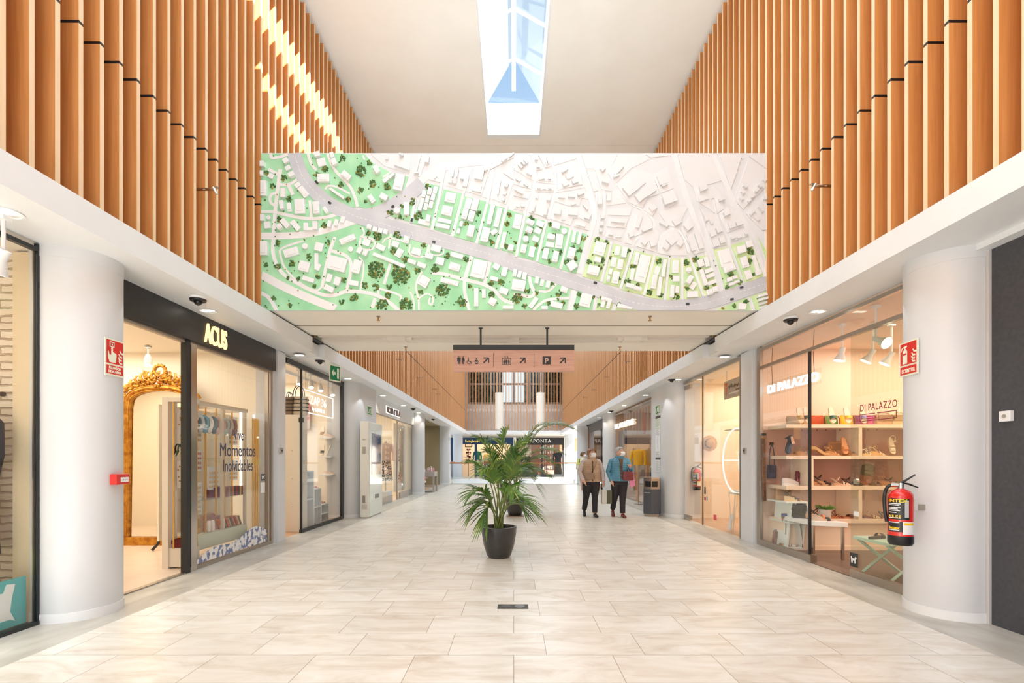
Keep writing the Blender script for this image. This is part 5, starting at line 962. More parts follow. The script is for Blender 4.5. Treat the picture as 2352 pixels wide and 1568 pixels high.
palm('third small palm in a tapered dark pot farthest back', 16.2, 1162, [(1165, 1070, 1145, 1060, 0, 12), (1165, 1060, 1185, 1055, .2, 12), (1160, 1080, 1140, 1090, -.2, 10), (1170, 1080, 1190, 1090, 0, 10), (1160, 1060, 1165, 1050, .2, 10)], 3, .2, .5, .4)
# ---------------------------------------------------------------- people
M_SKIN = mat('skin', (226, 176, 152), .5); M_MASK = mat('face_mask', (240, 243, 246), .7)
V = Vector
def ell(cx, cy, z, rx, ry, n=20, p=1.0): return [(cx+rx*math.copysign(abs(math.cos(2*PI*i/n))**p, math.cos(2*PI*i/n)), cy+ry*math.copysign(abs(math.sin(2*PI*i/n))**p, math.sin(2*PI*i/n)), z) for i in range(n)]
def person(label, loc, rot, H, J, col, hairc, hair, turn, extras, stout=1.0, quilt=True, sleeve=None, vest=False, coat_len=.80):
    """J: joints in metres for a 1.55 m body facing -Y: lk, la, rk, ra (knees, ankles), le, lw, re, rw (elbows, wrists). l = viewer's left."""
    k = H/1.55; t = thing('person', label, 'person', (0, 0, 0)); S3 = stout
    b = MB(); hipL, hipR = V((-.085*S3, 0, .82)), V((.085*S3, 0, .82)); shL, shR = V((-.165, .01, 1.27)), V((.165, .01, 1.27))
    b.tube([hipL, J['lk'], J['la']], [.085, .058, .04], 12); b.tube([hipR, J['rk'], J['ra']], [.085, .058, .04], 12)
    b.loft([ell(0, 0, .76, .12*S3, .09), ell(0, 0, .85, .155*S3, .11), ell(0, 0, .98, .13*S3, .095), ell(0, 0, 1.12, .145*S3, .10), ell(0, .005, 1.24, .15, .085), ell(0, .01, 1.31, .07, .055), ell(0, .0, 1.34, .05, .05), ell(0, 0, 1.40, .048, .05)])
    for sh, e, w_ in ((shL, J['le'], J['lw']), (shR, J['re'], J['rw'])):
        b.tube([V((sh.x*.5, sh.y, 1.25)), sh, e, w_], [.06, .052, .038, .026], 10)
        d = (w_-e).normalized(); side = V((0, 1, 0)) if abs(d.y) < .7 else V((1, 0, 0)); out = 1 if sh.x > 0 else -1; ax = d.cross(side).normalized()
        palm_ = w_+d*.05; b.tube([w_-d*.02, w_+d*.02, palm_, palm_+d*.03], [.022, .032, .038, .032], 10, flat=.6)
        curl = V((0, -.35, 0)) if d.z < -.5 else V((-out*.5, 0, -.2))
        for i in range(4):
            q = palm_+d*.02+side*(-.033+.022*i); l_ = (.055, .065, .062, .048)[i]; b.tube([q, q+d*l_*.5, q+d*l_*.8+curl*.03, q+d*l_*.9+curl*.07], [.0088, .0084, .008, .0065], 8)
        q = w_+d*.03-side*.03; b.tube([q, q-side*.02+d*.025, q-side*.022+d*.05], [.012, .010, .008], 6)
    # head turned towards what she looks at
    HM = T(0, -.012, 1.45) @ RZ(turn) @ RX(.02); hb = MB()
    hr = []
    for z, rx, ry, cy in ((-.11, .035, .04, -.03), (-.095, .05, .058, -.028), (-.07, .06, .072, -.018), (-.035, .068, .084, -.006), (0, .073, .091, 0), (.04, .075, .093, .004), (.075, .066, .082, .008), (.1, .04, .05, .01), (.108, .012, .015, .01)): hr.append(ell(0, cy, z, rx, ry, 20))
    b.loft(hr, True, HM)
    b.tube([(0, -.09, .015), (0, -.105, -.008), (0, -.112, -.026), (0, -.092, -.034)], [.008, .011, .014, .010], 8, HM)
    for s_ in (-1, 1): b.sph((s_*.075, .008, -.005), (.009, .018, .03), 8, 6, HM)
    b.sph((0, -.084, -.062), (.024, .012, .008), 10, 6, HM); b.loft([ell(0, .0, 1.28, .052, .052), ell(0, -.0, 1.38, .048, .05)])
    body = b.build('body', M_SKIN, t, smooth=True); rm = body.modifiers.new('skin', 'REMESH'); rm.mode = 'VOXEL'; rm.voxel_size = .0055; rm.use_smooth_shade = True; sm_ = body.modifiers.new('soft', 'SMOOTH'); sm_.iterations = 3
    for s_ in (-1, 1):
        MB().sph((s_*.03, -.0865, .012), (.014, .007, .007), 10, 6, HM).build('eye', plain((246, 244, 242), .2), t, smooth=True); MB().sph((s_*.03, -.0925, .012), (.006, .003, .006), 8, 6, HM).build('iris', plain((62, 44, 34), .2), t, smooth=True)
        MB().tube([(s_*.015, -.094, .031), (s_*.032, -.094, .036), (s_*.047, -.084, .031)], .0035, 5, HM).build('eyebrow', hairc, t)
    # mask
    m = MB(); vs = []; n = 10
    for j, (z, fy) in enumerate(((-.098, -.076), (-.08, -.104), (-.05, -.131), (-.025, -.134), (.0, -.112))):
        for i in range(n+1):
            a = -1.15+2.3*i/n; vs.append((.078*math.sin(a)*(.8 if j == 0 else 1), fy+.075*(1-math.cos(a)), z+.012*math.cos(a)*(1 if j == 4 else 0)))
    m.add(vs, [(j*(n+1)+i, j*(n+1)+i+1, (j+1)*(n+1)+i+1, (j+1)*(n+1)+i) for j in range(4) for i in range(n)], HM); mk = m.build('face_mask', M_MASK, t, smooth=True); so_ = mk.modifiers.new('t', 'SOLIDIFY'); so_.thickness = .004
    m = MB()
    for s_ in (-1, 1): m.tube([(s_*.06, -.075, -.02), (s_*.078, -.02, .0), (s_*.08, .02, .02)], .0018, 4, HM)
    m.build('ear_loops', M_MASK, t)
    # hair: tufted cap open at the face
    m = MB(); rs = random.Random(5)
    rows = 13; cols = 30; vs = []
    for j in range(rows):
        ph = .05+(hair['low']-.05)*j/(rows-1)
        for i in range(cols):
            a = 2*PI*i/cols; front = max(0, -math.sin(a)); lim = min(ph, hair['low']-(hair['low']-hair['fringe'])*min(1, (front*1.6)**1.2)); rr = 1+.05*math.sin(i*5.3+j*1.7)+hair['vol']*math.sin(lim)+.02*rs.random()
            vs.append((.079*rr*math.sin(lim)*math.cos(a), .004+.099*rr*math.sin(lim)*math.sin(a), .005+.108*rr*math.cos(lim)))
    m.add(vs, [(j*cols+i, j*cols+(i+1) % cols, (j+1)*cols+(i+1) % cols, (j+1)*cols+i) for j in range(rows-1) for i in range(cols)]+[list(range(cols))], HM); hh = m.build('hair', hairc, t, smooth=True); so_ = hh.modifiers.new('t', 'SOLIDIFY'); so_.thickness = .018; so_.offset = -1
    # trousers
    m = MB(); m.loft([ell(0, 0, .93, .15*S3, .115), ell(0, 0, .86, .165*S3, .13), ell(0, 0, .78, .168*S3, .13), ell(0, 0, .72, .13*S3, .1)])
    for h_, kn, an in ((hipL, J['lk'], J['la']), (hipR, J['rk'], J['ra'])):
        a2 = an+V((0, 0, .02)); m.tube([h_+V((0, 0, .02)), h_*.5+kn*.5, kn, kn*.5+a2*.5, a2], [.1*S3, .09*S3, .074, .064, .06], 14)
    tr = m.build('trousers', col['trousers'], t, smooth=True); rm = tr.modifiers.new('cloth', 'REMESH'); rm.mode = 'VOXEL'; rm.voxel_size = .012; rm.use_smooth_shade = True; sm_ = tr.modifiers.new('soft', 'SMOOTH'); sm_.iterations = 3
    # jacket / vest
    rings = []; zz = coat_len; n = 100; z1 = 1.325
    for i in range(n+1):
        z = zz+(z1-zz)*i/n; q = 1+(.05*abs(math.sin((z-zz)/.048*PI))**.6-.03 if quilt else 0)
        f = (z-.8)/.52; rx = (.196*S3 if f < .25 else .185*S3) ; rx = .190*S3+.014*math.cos(f*5); ry = .145*S3-.012*f
        if z > 1.22: g = (z-1.22)/.105; rx = rx*(1-g)+.085*g; ry = ry*(1-g)+.08*g; rx += .03*math.sin(PI*g)
        rings.append(ell(0, .0, z, rx*q, ry*q, 28))
    rings.append(ell(0, 0, 1.365, .074, .072, 28)); rings.append(ell(0, 0, 1.365, .064, .062, 28)); rings.append(ell(0, 0, 1.32, .06, .058, 28))
    m = MB(); m.loft(rings, True); m.build('quilted_vest' if vest else 'jacket', col['top'], t, smooth=True)
    for s_, sh, e, w_ in ((-1, shL, J['le'], J['lw']), (1, shR, J['re'], J['rw'])):
        pts = []; rr = []; N = 44
        for i in range(N+1):
            u = i/N; st = V((sh.x*.72, sh.y, sh.z-.01)); p_ = st*(1-u*5)+V((sh.x*1.08, sh.y, sh.z-.02))*(u*5) if u < .2 else (V((sh.x*1.08, sh.y, sh.z-.02))*(1-(u-.2)/.4)+e*((u-.2)/.4) if u < .6 else e*(1-(u-.6)/.4)+(w_-(w_-e).normalized()*.01)*((u-.6)/.4))
            pts.append(p_); rr.append((.06-.018*u)*(1+(.10*abs(math.sin(i*.75))**.6 if quilt and not vest else .02*math.sin(i*1.1)))*S3**.5)
        m = MB(); m.tube(pts, rr, 14); m.build('sleeve', col['sleeve'], t, smooth=True)
    MB().box(-.006, .006, -.157*S3, -.12, coat_len+.01, 1.27).build('zip', M_RUBBER if vest else plain((60, 110, 130)), t)
    # shoes
    for an, sg in ((J['la'], -1), (J['ra'], 1)):
        m = MB(); tilt = J.get('tl' if sg < 0 else 'tr', 0); MM = T(an.x, an.y, an.z-.065) @ RZ(sg*.12) @ RX(tilt)
        m.loft([[(x*sx, .055-.25*i/8, z*hz+.004) for x, z in ((-.038, 0), (.038, 0), (.042, .3), (.034, .8), (.012, 1), (-.012, 1), (-.034, .8), (-.042, .3))] for i, (sx, hz) in enumerate(((.55, .055), (.8, .075), (.85, .085), (.85, .08), (.9, .06), (1.0, .052), (1.02, .048), (.85, .04), (.4, .02)))], True, MM); sh_ = m.build('shoe', col['shoes'], t, smooth=True)
    extras(t)
    t.scale = (k, k, k); t.location = loc; t.rotation_euler = (0, 0, rot); return t
GH = mat('grey_hair', (196, 194, 192), .6, c2=(160, 156, 152), nscale=30); BH = mat('light_brown_hair', (158, 118, 84), .55, c2=(126, 90, 62), nscale=30); DH = mat('dark_brown_hair', (112, 78, 58), .5)
BLK = mat('black_trousers', (44, 40, 46), .8)
def bag(t, c, dims, m_, strap=None, name='shoulder_bag', st_m=None):
    x, y, z = c; a, b_, h = dims; mm = MB(); mm.loft([ell(x, y, z, a*.8, b_, 20, .5), ell(x, y, z+h*.15, a, b_*1.1, 20, .5), ell(x, y, z+h*.8, a*.95, b_, 20, .5), ell(x, y, z+h, a*.8, b_*.6, 20, .5)]); o = mm.build(name, m_, t, smooth=True)
    if strap: MB().tube([V(q) for q in strap], .009, 6, flat=.4).build('strap', st_m or m_, t)
LEA = mat('burgundy_leather', (122, 52, 56), .4); TANP = mat('taupe_nylon', (150, 122, 102), .5)
def tan_extras(t):
    bag(t, (-.07, -.175, .86), (.12, .03, .15), TANP, [(-.05, -.16, .99), (.03, -.165, 1.1), (.09, -.13, 1.25), (.11, .0, 1.33), (.06, .11, 1.2), (-.05, .15, 1.0)], 'hip_bag')
    m = MB(); m.lathe([(.088, 1.3), (.1, 1.36), (.092, 1.37), (.08, 1.32)], 24, Matrix.Diagonal((1, .95, 1, 1)), cap=False); m.build('stand_collar', MATS['beige_quilt'], t, smooth=True)
tan = dict(top=mat('beige_quilt', (192, 162, 136), .45, c2=(176, 146, 120), nscale=6), sleeve=mat('spotted_cream_sleeve', (222, 206, 200), .7, c2=(196, 176, 172), nscale=40), trousers=BLK, shoes=plain((34, 36, 38), .35))
D1 = 10.95; p1 = V(((1358-VX)/F*D1, D1, 0))
Jt = dict(lk=V((-.12, -.02, .47)), la=V((-.13, .16, .13)), rk=V((.07, -.06, .46)), ra=V((.06, -.1, .075)), le=V((-.27, -.01, 1.02)), lw=V((-.2, -.17, .82)), re=V((.27, .03, 1.02)), rw=V((.275, -.03, .80)), tl=.45)
person('person with brown hair and white mask in a beige quilted vest carrying a paper bag', p1, .05, 1.53, Jt, tan, BH, dict(low=1.95, fringe=.95, vol=.16), -.0+.45, tan_extras, 1.13, True, vest=True, coat_len=.8)
# paper bag held in the hand
hb = V((p1.x+.285, p1.y-.04, 0)); t = thing('shopping_bag', 'grey and dark green paper shopping bag held by the person in the beige vest', 'shopping bag', (hb.x+.05, hb.y, .31))
m = MB(); m.box(hb.x-.05, hb.x+.16, hb.y-.09, hb.y+.05, .30, .60, None); m.build('bag_body', mat('green_bag', (88, 90, 70), .6), t); m = MB(); m.box(hb.x-.06, hb.x+.04, hb.y-.1, hb.y+.06, .295, .605); m.build('pale_side', plain((216, 212, 206), .6), t)
m = MB(); m.tube([(hb.x, hb.y-.08, .6), (hb.x+.0, hb.y-.03, .70), (hb.x+.08, hb.y-.08, .6)], .003, 5); m.tube([(hb.x, hb.y+.04, .6), (hb.x+.0, hb.y-.02, .70), (hb.x+.08, hb.y+.04, .6)], .003, 5); m.build('string_handles', M_PAPER, t)
def blue_extras(t):
    bag(t, (.15, -.17, .82), (.125, .04, .2), LEA, [(.08, -.17, 1.0), (-.02, -.155, 1.1), (-.1, -.11, 1.27), (-.1, .02, 1.335), (-.02, .13, 1.2), (.1, .15, 1.0)])
    m = MB(); m.add([(.17, -.12, 1.02), (.29, -.1, 1.03), (.33, -.1, .70), (.22, -.11, .66), (.17, -.12, .9)], [(0, 1, 2, 3, 4)]); o = m.build('pink_bag', mat('pink_paper', (226, 140, 178), .6), t); so_ = o.modifiers.new('t', 'SOLIDIFY'); so_.thickness = .02
    m = MB(fr((0, -.13, 0), (1, 0, 0))); m.prism([(-.045, 1.3), (-.022, 1.15), (-.012, .86), (.02, .86), (.03, 1.12), (.045, 1.3)], 0, .036); m.build('patterned_blouse', mat('leopard_blouse', (120, 100, 84), .7, c2=(60, 50, 44), nscale=40), t)
    m = MB(); m.lathe([(.09, 1.3), (.105, 1.345), (.098, 1.355), (.08, 1.32)], 24, cap=False); m.build('collar', MATS['teal_quilt'], t, smooth=True)
blue = dict(top=mat('teal_quilt', (98, 156, 182), .35, c2=(82, 140, 166), nscale=6), sleeve=MATS['teal_quilt'], trousers=BLK, shoes=plain((116, 52, 44), .4))
D2 = 10.9; p2 = V(((1423-VX)/F*D2, D2, 0))
Jb = dict(lk=V((-.1, 0, .48)), la=V((-.12, .16, .14)), rk=V((.05, -.08, .47)), ra=V((.04, -.12, .075)), le=V((-.25, .03, 1.02)), lw=V((-.19, -.07, .80)), re=V((.27, -.02, 1.02)), rw=V((.20, -.20, 1.12)), tl=.5)
person('person with short grey hair and pale mask in a teal quilted jacket with burgundy bag', p2, .0, 1.56, Jb, blue, GH, dict(low=1.7, fringe=.85, vol=.1), .75, blue_extras, 1.05, True, coat_len=.80)
def far_extras(t): bag(t, (-.22, -.06, .88), (.11, .05, .2), mat('cream_bag', (228, 220, 204), .6), [(-.2, -.05, 1.05), (-.2, -.1, 1.15), (-.16, -.05, 1.3), (-.14, .06, 1.25), (-.2, .06, 1.05)], 'shoulder_bag', M_RUBBER)
far = dict(top=mat('cream_yellow_fleece', (226, 222, 196), .7), sleeve=mat('lime_sleeve', (206, 214, 120), .7), trousers=mat('camel_trousers', (196, 156, 134), .7), shoes=plain((230, 224, 220), .5))
D3 = 18.9; p3 = V(((1339-VX)/F*D3, D3, 0))
Jf = dict(lk=V((-.06, -.03, .46)), la=V((-.05, -.06, .08)), rk=V((.06, .03, .46)), ra=V((.06, .12, .1)), le=V((-.26, .0, 1.04)), lw=V((-.17, -.18, 1.14)), re=V((.25, .03, 1.03)), rw=V((.22, -.05, .83)))
person('person with dark hair in a cream and lime jacket walking behind the others', p3, .35, 1.57, Jf, far, DH, dict(low=2.1, fringe=.9, vol=.14), .7, far_extras, 1.0, False)
# ---------------------------------------------------------------- goods
def C(c, rough=.5, metal=0): return plain(c, rough, metal)
def shoe(kind, label, c1, c2, loc, rot=0, up=0, group=None, L_=.25, c3=None):
    """toe towards +x before rotation; up>0 tilts it to stand on its heel"""
    t = thing({'pump': 'pump_shoe', 'wedge': 'wedge_sandal', 'slide': 'slide_sandal', 'sneaker': 'sneaker', 'sandal': 'strappy_sandal'}[kind], label, 'shoe', (0, 0, 0), group)
    k = L_/.25; W = .04*k; n = 12
    hz = {'pump': .08, 'wedge': .055, 'slide': .012, 'sneaker': .02, 'sandal': .022}[kind]*k
    def zt(u): return .012*k+(hz)*(1 if u < .3 else max(0, 1-(u-.3)/.45)**1.3 if hz > .015 else 1)
    def hw(u): return W*(.72+.28*math.sin(min(1, max(0, (u-.15)/.55))*PI/2))*(math.sqrt(max(.02, 1-((u-.82)/.19)**2)) if u > .82 else 1)*(math.sqrt(max(.05, 1-((.12-u)/.13)**2)) if u < .12 else 1)
    m = MB(); rings = []
    for i in range(n+1):
        u = i/n; x = (-.5+u)*L_; w_ = hw(u); z1 = zt(u); z0 = 0 if kind in ('wedge', 'sneaker', 'slide', 'sandal') else z1-.012*k
        rings.append([(x, -w_, z0), (x, w_, z0), (x, w_, z1), (x, -w_, z1)])
    m.loft(rings)
    if kind == 'pump': m.tube([(-.44*L_, 0, 0), (-.42*L_, 0, hz)], [.006*k, .02*k], 8)
    m.build('sole', C(c2), t)
    def arch(u, h, th, wd, nm, c):
        x = (-.5+u)*L_; z = zt(u); w_ = hw(u)*1.05; q = MB(); N = 8; vs = []
        for s_ in (0, 1):
            for i in range(N+1):
                a = PI*i/N; vs.append((x+(wd if s_ else -wd)*(1-.3*math.sin(a)), -w_*math.cos(a), z-.01*k+(h*math.sin(a)**.7 if 0 < i < N else 0)))
        q.add(vs, [(i, i+1, N+2+i, N+1+i) for i in range(N)]); o = q.build(nm, C(c), t); so = o.modifiers.new('t', 'SOLIDIFY'); so.thickness = .003*k
    if kind in ('pump', 'sneaker'):
        q = MB(); rings = []
        for i in range(n+1):
            u = i/n; x = (-.5+u)*L_; w_ = hw(u)*.98; z0 = zt(u)-.002; h = (.055*k if u < .5 else .06*k*(1-(u-.5)*1.3)) if kind == 'pump' else (.07*k if u < .55 else .07*k*(1-(u-.55)*1.25))
            h = max(h, .012*k); rings.append([(x, -w_, z0), (x, w_, z0), (x, w_*.85, z0+h*.75), (x, w_*(.3 if u > .55 or kind == 'sneaker' else .8), z0+h*(1 if u > .55 or kind == 'sneaker' else .8)), (x, -w_*(.3 if u > .55 or kind == 'sneaker' else .8), z0+h*(1 if u > .55 or kind == 'sneaker' else .8)), (x, -w_*.85, z0+h*.75)])
        q.loft(rings); q.build('upper', C(c1), t, smooth=True)
        if kind == 'pump':
            q = MB(); q.prism([((-.5+u)*L_, s_*hw(u)*.72) for s_, us in ((1, (.1, .25, .4, .55)), (-1, (.55, .4, .25, .1))) for u in us], hz*.9+.056*k if False else zt(.3)+.044*k, zt(.3)+.046*k); q.build('insole', C(c3 or (206, 160, 130)), t)
        else:
            q = MB(); [q.box((-.5+u)*L_-.004, (-.5+u)*L_+.004, -.018*k, .018*k, zt(u)+h_, zt(u)+h_+.004) for u, h_ in ((.5, .072*k), (.58, .068*k), (.66, .06*k))]; q.build('laces', C(c3 or (240, 238, 234)), t)
    else:
        if kind == 'slide': arch(.68, .045*k, 0, .03*k, 'strap', c1)
        else:
            arch(.72, .035*k, 0, .02*k, 'toe_strap', c1); arch(.55, .045*k, 0, .012*k, 'middle_strap', c3 or c1); q = MB(); q.tube([(-.05*k, -W, zt(.3)), (-.11*k, -W*.9, zt(.1)+.05*k), (-.135*k, 0, zt(0)+.06*k), (-.11*k, W*.9, zt(.1)+.05*k), (-.05*k, W, zt(.3))], .005*k, 6); q.tube([(-.06*k, -W*.95, zt(.3)+.035*k), (-.03*k, 0, zt(.3)+.075*k), (-.06*k, W*.95, zt(.3)+.035*k)], .006*k, 6); q.build('ankle_strap', C(c1), t)
            if kind == 'sandal': arch(.82, .025*k, 0, .008*k, 'front_strap', c3 or c1)
    loc = Vector(loc)
    if up: 
        t.rotation_euler = (0, -up, rot); c = math.cos(up); s = abs(math.sin(up)); loc.z += .5*L_*s+.02
        t.location = loc+Vector((0, 0, .0))
    else: t.rotation_euler = (0, 0, rot); t.location = loc
    return t
def hbag(kind, label, c, loc, w_=.26, h=.2, d=.08, rot=0, c2=None, strap=.18, group=None):
    t = thing({'pouch': 'zip_pouch', 'tote': 'tote_bag', 'hand': 'handbag', 'cross': 'crossbody_bag'}[kind], label, 'bag', (0, 0, 0), group)
    m = MB(); f = {'pouch': (.96, .5), 'tote': (1.12, .8), 'hand': (.85, .6), 'cross': (.96, .8)}[kind]
    m.loft([ell(0, 0, 0, w_/2*.92, d/2*.8, 16, .35), ell(0, 0, h*.12, w_/2, d/2, 16, .35), ell(0, 0, h*.6, w_/2*(1+f[0])/2, d/2*(1+f[1])/2, 16, .35), ell(0, 0, h, w_/2*f[0], d/2*f[1]*.6, 16, .35)]); m.build('bag_body', C(c), t, smooth=True)
    if kind == 'pouch':
        MB().box(-w_*.46, w_*.46, -.004, .004, h-.002, h+.006).build('zip', M_GOLD, t); m = MB(); m.tube([(w_*.5, -.01, h*.95), (w_*.53, -d*.6, h*.7), (w_*.53, -d*.9, h*.05), (w_*.54, -d*.95, -.08)], .007, 6); m.build('wrist_loop', C((160, 96, 60)), t)
    else:
        m = MB(); s = strap
        for yy in ((-d*.25, d*.25) if kind == 'tote' else (0,)): m.tube(soft([(-w_*.3, yy, h*.97), (-w_*.26, yy, h+s*.6), (0, yy, h+s), (w_*.26, yy, h+s*.6), (w_*.3, yy, h*.97)]), .007, 6)
        m.build('handles' if kind == 'tote' else 'handle', C(c2 or c), t)
        if kind in ('cross', 'hand'): MB().box(-w_*.45, w_*.45, -d*.55, -d*.45, h*.45, h*.92).build('flap', C(tuple(int(v*.85) for v in c)), t)
        if kind == 'tote': 
            m = MB(); [m.loft([ell(0, 0, h*z, w_/2*1.04*(1+.06*z), d/2*1.04, 16, .35), ell(0, 0, h*z+.02, w_/2*1.04*(1+.06*z), d/2*1.04, 16, .35)], False) for z in (.2, .4, .6, .8)]; m.build('woven_bands', C(c2 or (40, 38, 38)), t)
    t.location = loc; t.rotation_euler = (0, 0, rot); return t
def bust(label, c, loc, rot=0, k=1, stand=False, cat='clothes', name='dressed_mannequin', skirt=None, sleeves=True, group=None):
    t = thing(name, label, cat, (0, 0, 0), group); m = MB()
    m.loft([ell(0, 0, 0, .17, .11), ell(0, 0, .12, .155, .1), ell(0, 0, .3, .17, .11), ell(0, 0, .45, .19, .1), ell(0, 0, .52, .15, .08), ell(0, 0, .55, .06, .05)]); m.build('garment_body', C(c, .8), t, smooth=True)
    if sleeves:
        for s_ in (-1, 1): MB().tube([(s_*.15, 0, .5), (s_*.21, 0, .44), (s_*.25, -.02, .2), (s_*.24, -.05, 0)], [.055, .06, .05, .045], 18).build('sleeve', C(c, .8), t, smooth=True)
    m = MB(); m.tube([(0, 0, .54), (0, 0, .6)], [.045, .04], 12); m.build('neck', C((206, 180, 150)), t, smooth=True)
    if skirt:
        MB().loft([ell(0, 0, -.62, .22, .15), ell(0, 0, -.3, .19, .13), ell(0, 0, 0.02, .15, .1)]).build('skirt', skirt, t, smooth=True)
    if stand: m = MB(); m.tube([(0, 0, -loc[2]/k), (0, 0, 0)], .014, 8); m.cyl(0, 0, -loc[2]/k, -loc[2]/k+.02, .14, 20); m.build('stand', M_STEEL, t)
    t.location = loc; t.rotation_euler = (0, 0, rot); t.scale = (k, k, k); return t
def X_at(px, D): return (px-VX)/F*D
# ================= near right shoe shop
SD = 6.85; ZS = [zpx(974, SD), zpx(1046, SD), zpx(1116, SD), zpx(1193, SD)]
sh = thing('display_shelving', 'long cream wall shelving of shoes and bags in the near right shop', 'shelving', (5.4, 7.0, 0))
M_SHELF = mat('cream_lacquer', (250, 228, 204), .4)
for i, z in enumerate(ZS): MB().box(3.86, 7.3, SD, 7.34, z-.05, z).build('shelf', M_SHELF, sh)
for x, a, b in ((X_at(1977, SD), 1, 0), (X_at(1865, SD), 2, 1), (X_at(1977, SD), 3, 2), (X_at(1977, SD)+1.2, 3, 0)): MB().box(x-.025, x+.025, SD+.005, 7.34, ZS[a], ZS[b]-.05).build('upright', M_SHELF, sh)
MB().box(3.86, 7.3, SD+.06, 7.34, .06, ZS[3]-.05).build('base_panel', M_SHELF, sh); MB().box(3.86, 7.3, SD+.05, 7.34, 0, .06).build('skirting', M_SHELF, sh)
struct(MB().box(3.8, 7.5, 7.335, 7.35, ZS[2], ZS[0]-.05).build('wall_right', mat('mauve_back', (200, 160, 146), .8)), 'mauve backing of the shelving')
G1 = 'goods on the near right shelving'
for px, lb, c in ((1881, 'rust orange zip pouch at the left of the top shelf', (196, 84, 40)), (1913, 'green zip pouch on the top shelf', (104, 140, 62)), (1946, 'yellow zip pouch on the top shelf', (236, 182, 44)), (1974, 'purple zip pouch on the top shelf', (142, 52, 96)), (1994, 'pink zip pouch on the top shelf', (206, 84, 140))):
    hbag('pouch', lb, c, (X_at(px, 7.1), 7.12+.03*(px % 2), ZS[0]), .2, .145, .05, 0, group=G1)
for px, lb, c in ((1835, 'beige slide sandal standing upright first from the left on the top shelf', (214, 176, 120)), (1850, 'slide sandal with a dark zigzag strap standing second from the left on the top shelf', (90, 76, 60)), (1908, 'slide sandal with green zigzag strap standing before the green pouch', (60, 100, 84)), (1943, 'slide sandal with yellow strap standing before the yellow pouch', (236, 190, 70)), (1979, 'slide sandal with purple strap standing before the pink pouch', (150, 120, 180))):
    shoe('slide', lb, c, (236, 214, 188), (X_at(px, 7.0), 6.99, ZS[0]), -PI/2, -1.25, G1, .25)
for px, lb, c in ((2030, 'bronze metallic handbag lying at the right of the top shelf', (190, 148, 112)), (2066, 'golden metallic handbag at the far right of the top shelf', (204, 172, 130))): hbag('hand', lb, c, (X_at(px, 7.1), 7.1, ZS[0]), .3, .16, .12, .1, group=G1, strap=.03)
hbag('pouch', 'tan zip pouch at the far left of the top shelf', (220, 178, 126), (X_at(1862, 7.15), 7.2, ZS[0]), .18, .15, .05, group=G1); hbag('pouch', 'grey zip pouch behind the upright slides on the top shelf', (170, 156, 140), (X_at(1826, 7.15), 7.2, ZS[0]), .2, .14, .05, group=G1)
R2 = [('pump', 1806, 'navy pump standing upright at the left of the second shelf', (34, 42, 66), (50, 40, 40), -PI/2+.2, -1.3), ('slide', 1824, 'tan mule leaning behind the neon letters on the second shelf', (190, 140, 84), (170, 120, 80), .2, 0), ('wedge', 1846, 'olive wedge mule on the second shelf', (150, 136, 96), (190, 140, 96), .1, 0), ('pump', 1882, 'gold pump propped on its toe on the second shelf', (206, 166, 110), (176, 120, 76), -.3, 0), ('wedge', 1913, 'tan cork wedge with bow on the second shelf', (206, 156, 104), (198, 146, 98), .15, 0), ('slide', 1938, 'tan wooden clog standing upright on the second shelf', (214, 150, 96), (220, 160, 110), -PI/2, -1.3), ('slide', 1951, 'tan buckled clog facing out on the second shelf', (214, 150, 96), (210, 150, 100), -PI/2, 0),
      ('sandal', 1992, 'white strappy sandal in the right cell of the second shelf', (240, 226, 204), (226, 190, 140), .4, 0), ('wedge', 2016, 'cream espadrille wedge in the right cell of the second shelf', (238, 216, 176), (224, 180, 120), .1, 0), ('sandal', 2046, 'cream strappy sandal standing upright at the right of the second shelf', (236, 218, 190), (230, 206, 176), -PI/2, -1.2)]
for kd, px, lb, c, c2, r, up in R2: shoe(kd, lb, c, c2, (X_at(px, 7.0), 7.0, ZS[1]), r, up, G1, .25)
hbag('hand', 'rounded tan handbag behind the wedge on the second shelf', (214, 166, 122), (X_at(1922, 7.2), 7.2, ZS[1]), .3, .2, .1, group=G1, strap=.01); hbag('hand', 'square beige handbag behind the clogs on the second shelf', (210, 160, 118), (X_at(1958, 7.2), 7.22, ZS[1]), .22, .2, .1, group=G1, strap=.01)
R3 = [('sneaker', 1816, 'white and red chunky sneaker on the third shelf behind the glass', (226, 216, 212), (244, 242, 240), .2), ('wedge', 1872, 'brown block heel sandal on the third shelf', (120, 80, 60), (190, 136, 100), .1), ('wedge', 1893, 'black strapped cork wedge on the third shelf', (44, 38, 36), (196, 150, 110), -.3), ('sandal', 1934, 'silver strappy sandal on the third shelf', (226, 200, 176), (220, 180, 150), -.3), ('sandal', 1958, 'black flat sandal on the third shelf by the door glass', (50, 44, 42), (80, 60, 50), -.2), ('slide', 2006, 'brown layered slide on the third shelf behind the door', (150, 96, 66), (130, 86, 60), -PI/2), ('wedge', 2034, 'tan sandal on the third shelf behind the door', (190, 130, 90), (170, 116, 80), .2), ('sandal', 2056, 'dark green strappy sandal at the right end of the third shelf', (60, 70, 52), (150, 110, 80), -.4)]
for kd, px, lb, c, c2, r in R3: shoe(kd, lb, c, c2, (X_at(px, 7.02), 7.02, ZS[2]), r, 0, G1, .27)
hbag('cross', 'burgundy quilted bag beside the chunky sneaker', (140, 34, 52), (X_at(1846, 7.12), 7.14, ZS[2]), .22, .21, .09, group=G1, strap=.02)
for px, z, lb, c in ((1992, .15, 'olive metallic round bag stacked on the brown one', (120, 104, 60)), (1988, 0, 'brown round bag on the third shelf behind the door', (176, 112, 76))): hbag('hand', lb, c, (X_at(px, 7.1), 7.1, ZS[2]+z), .16, .15, .1, group=G1, strap=.01)
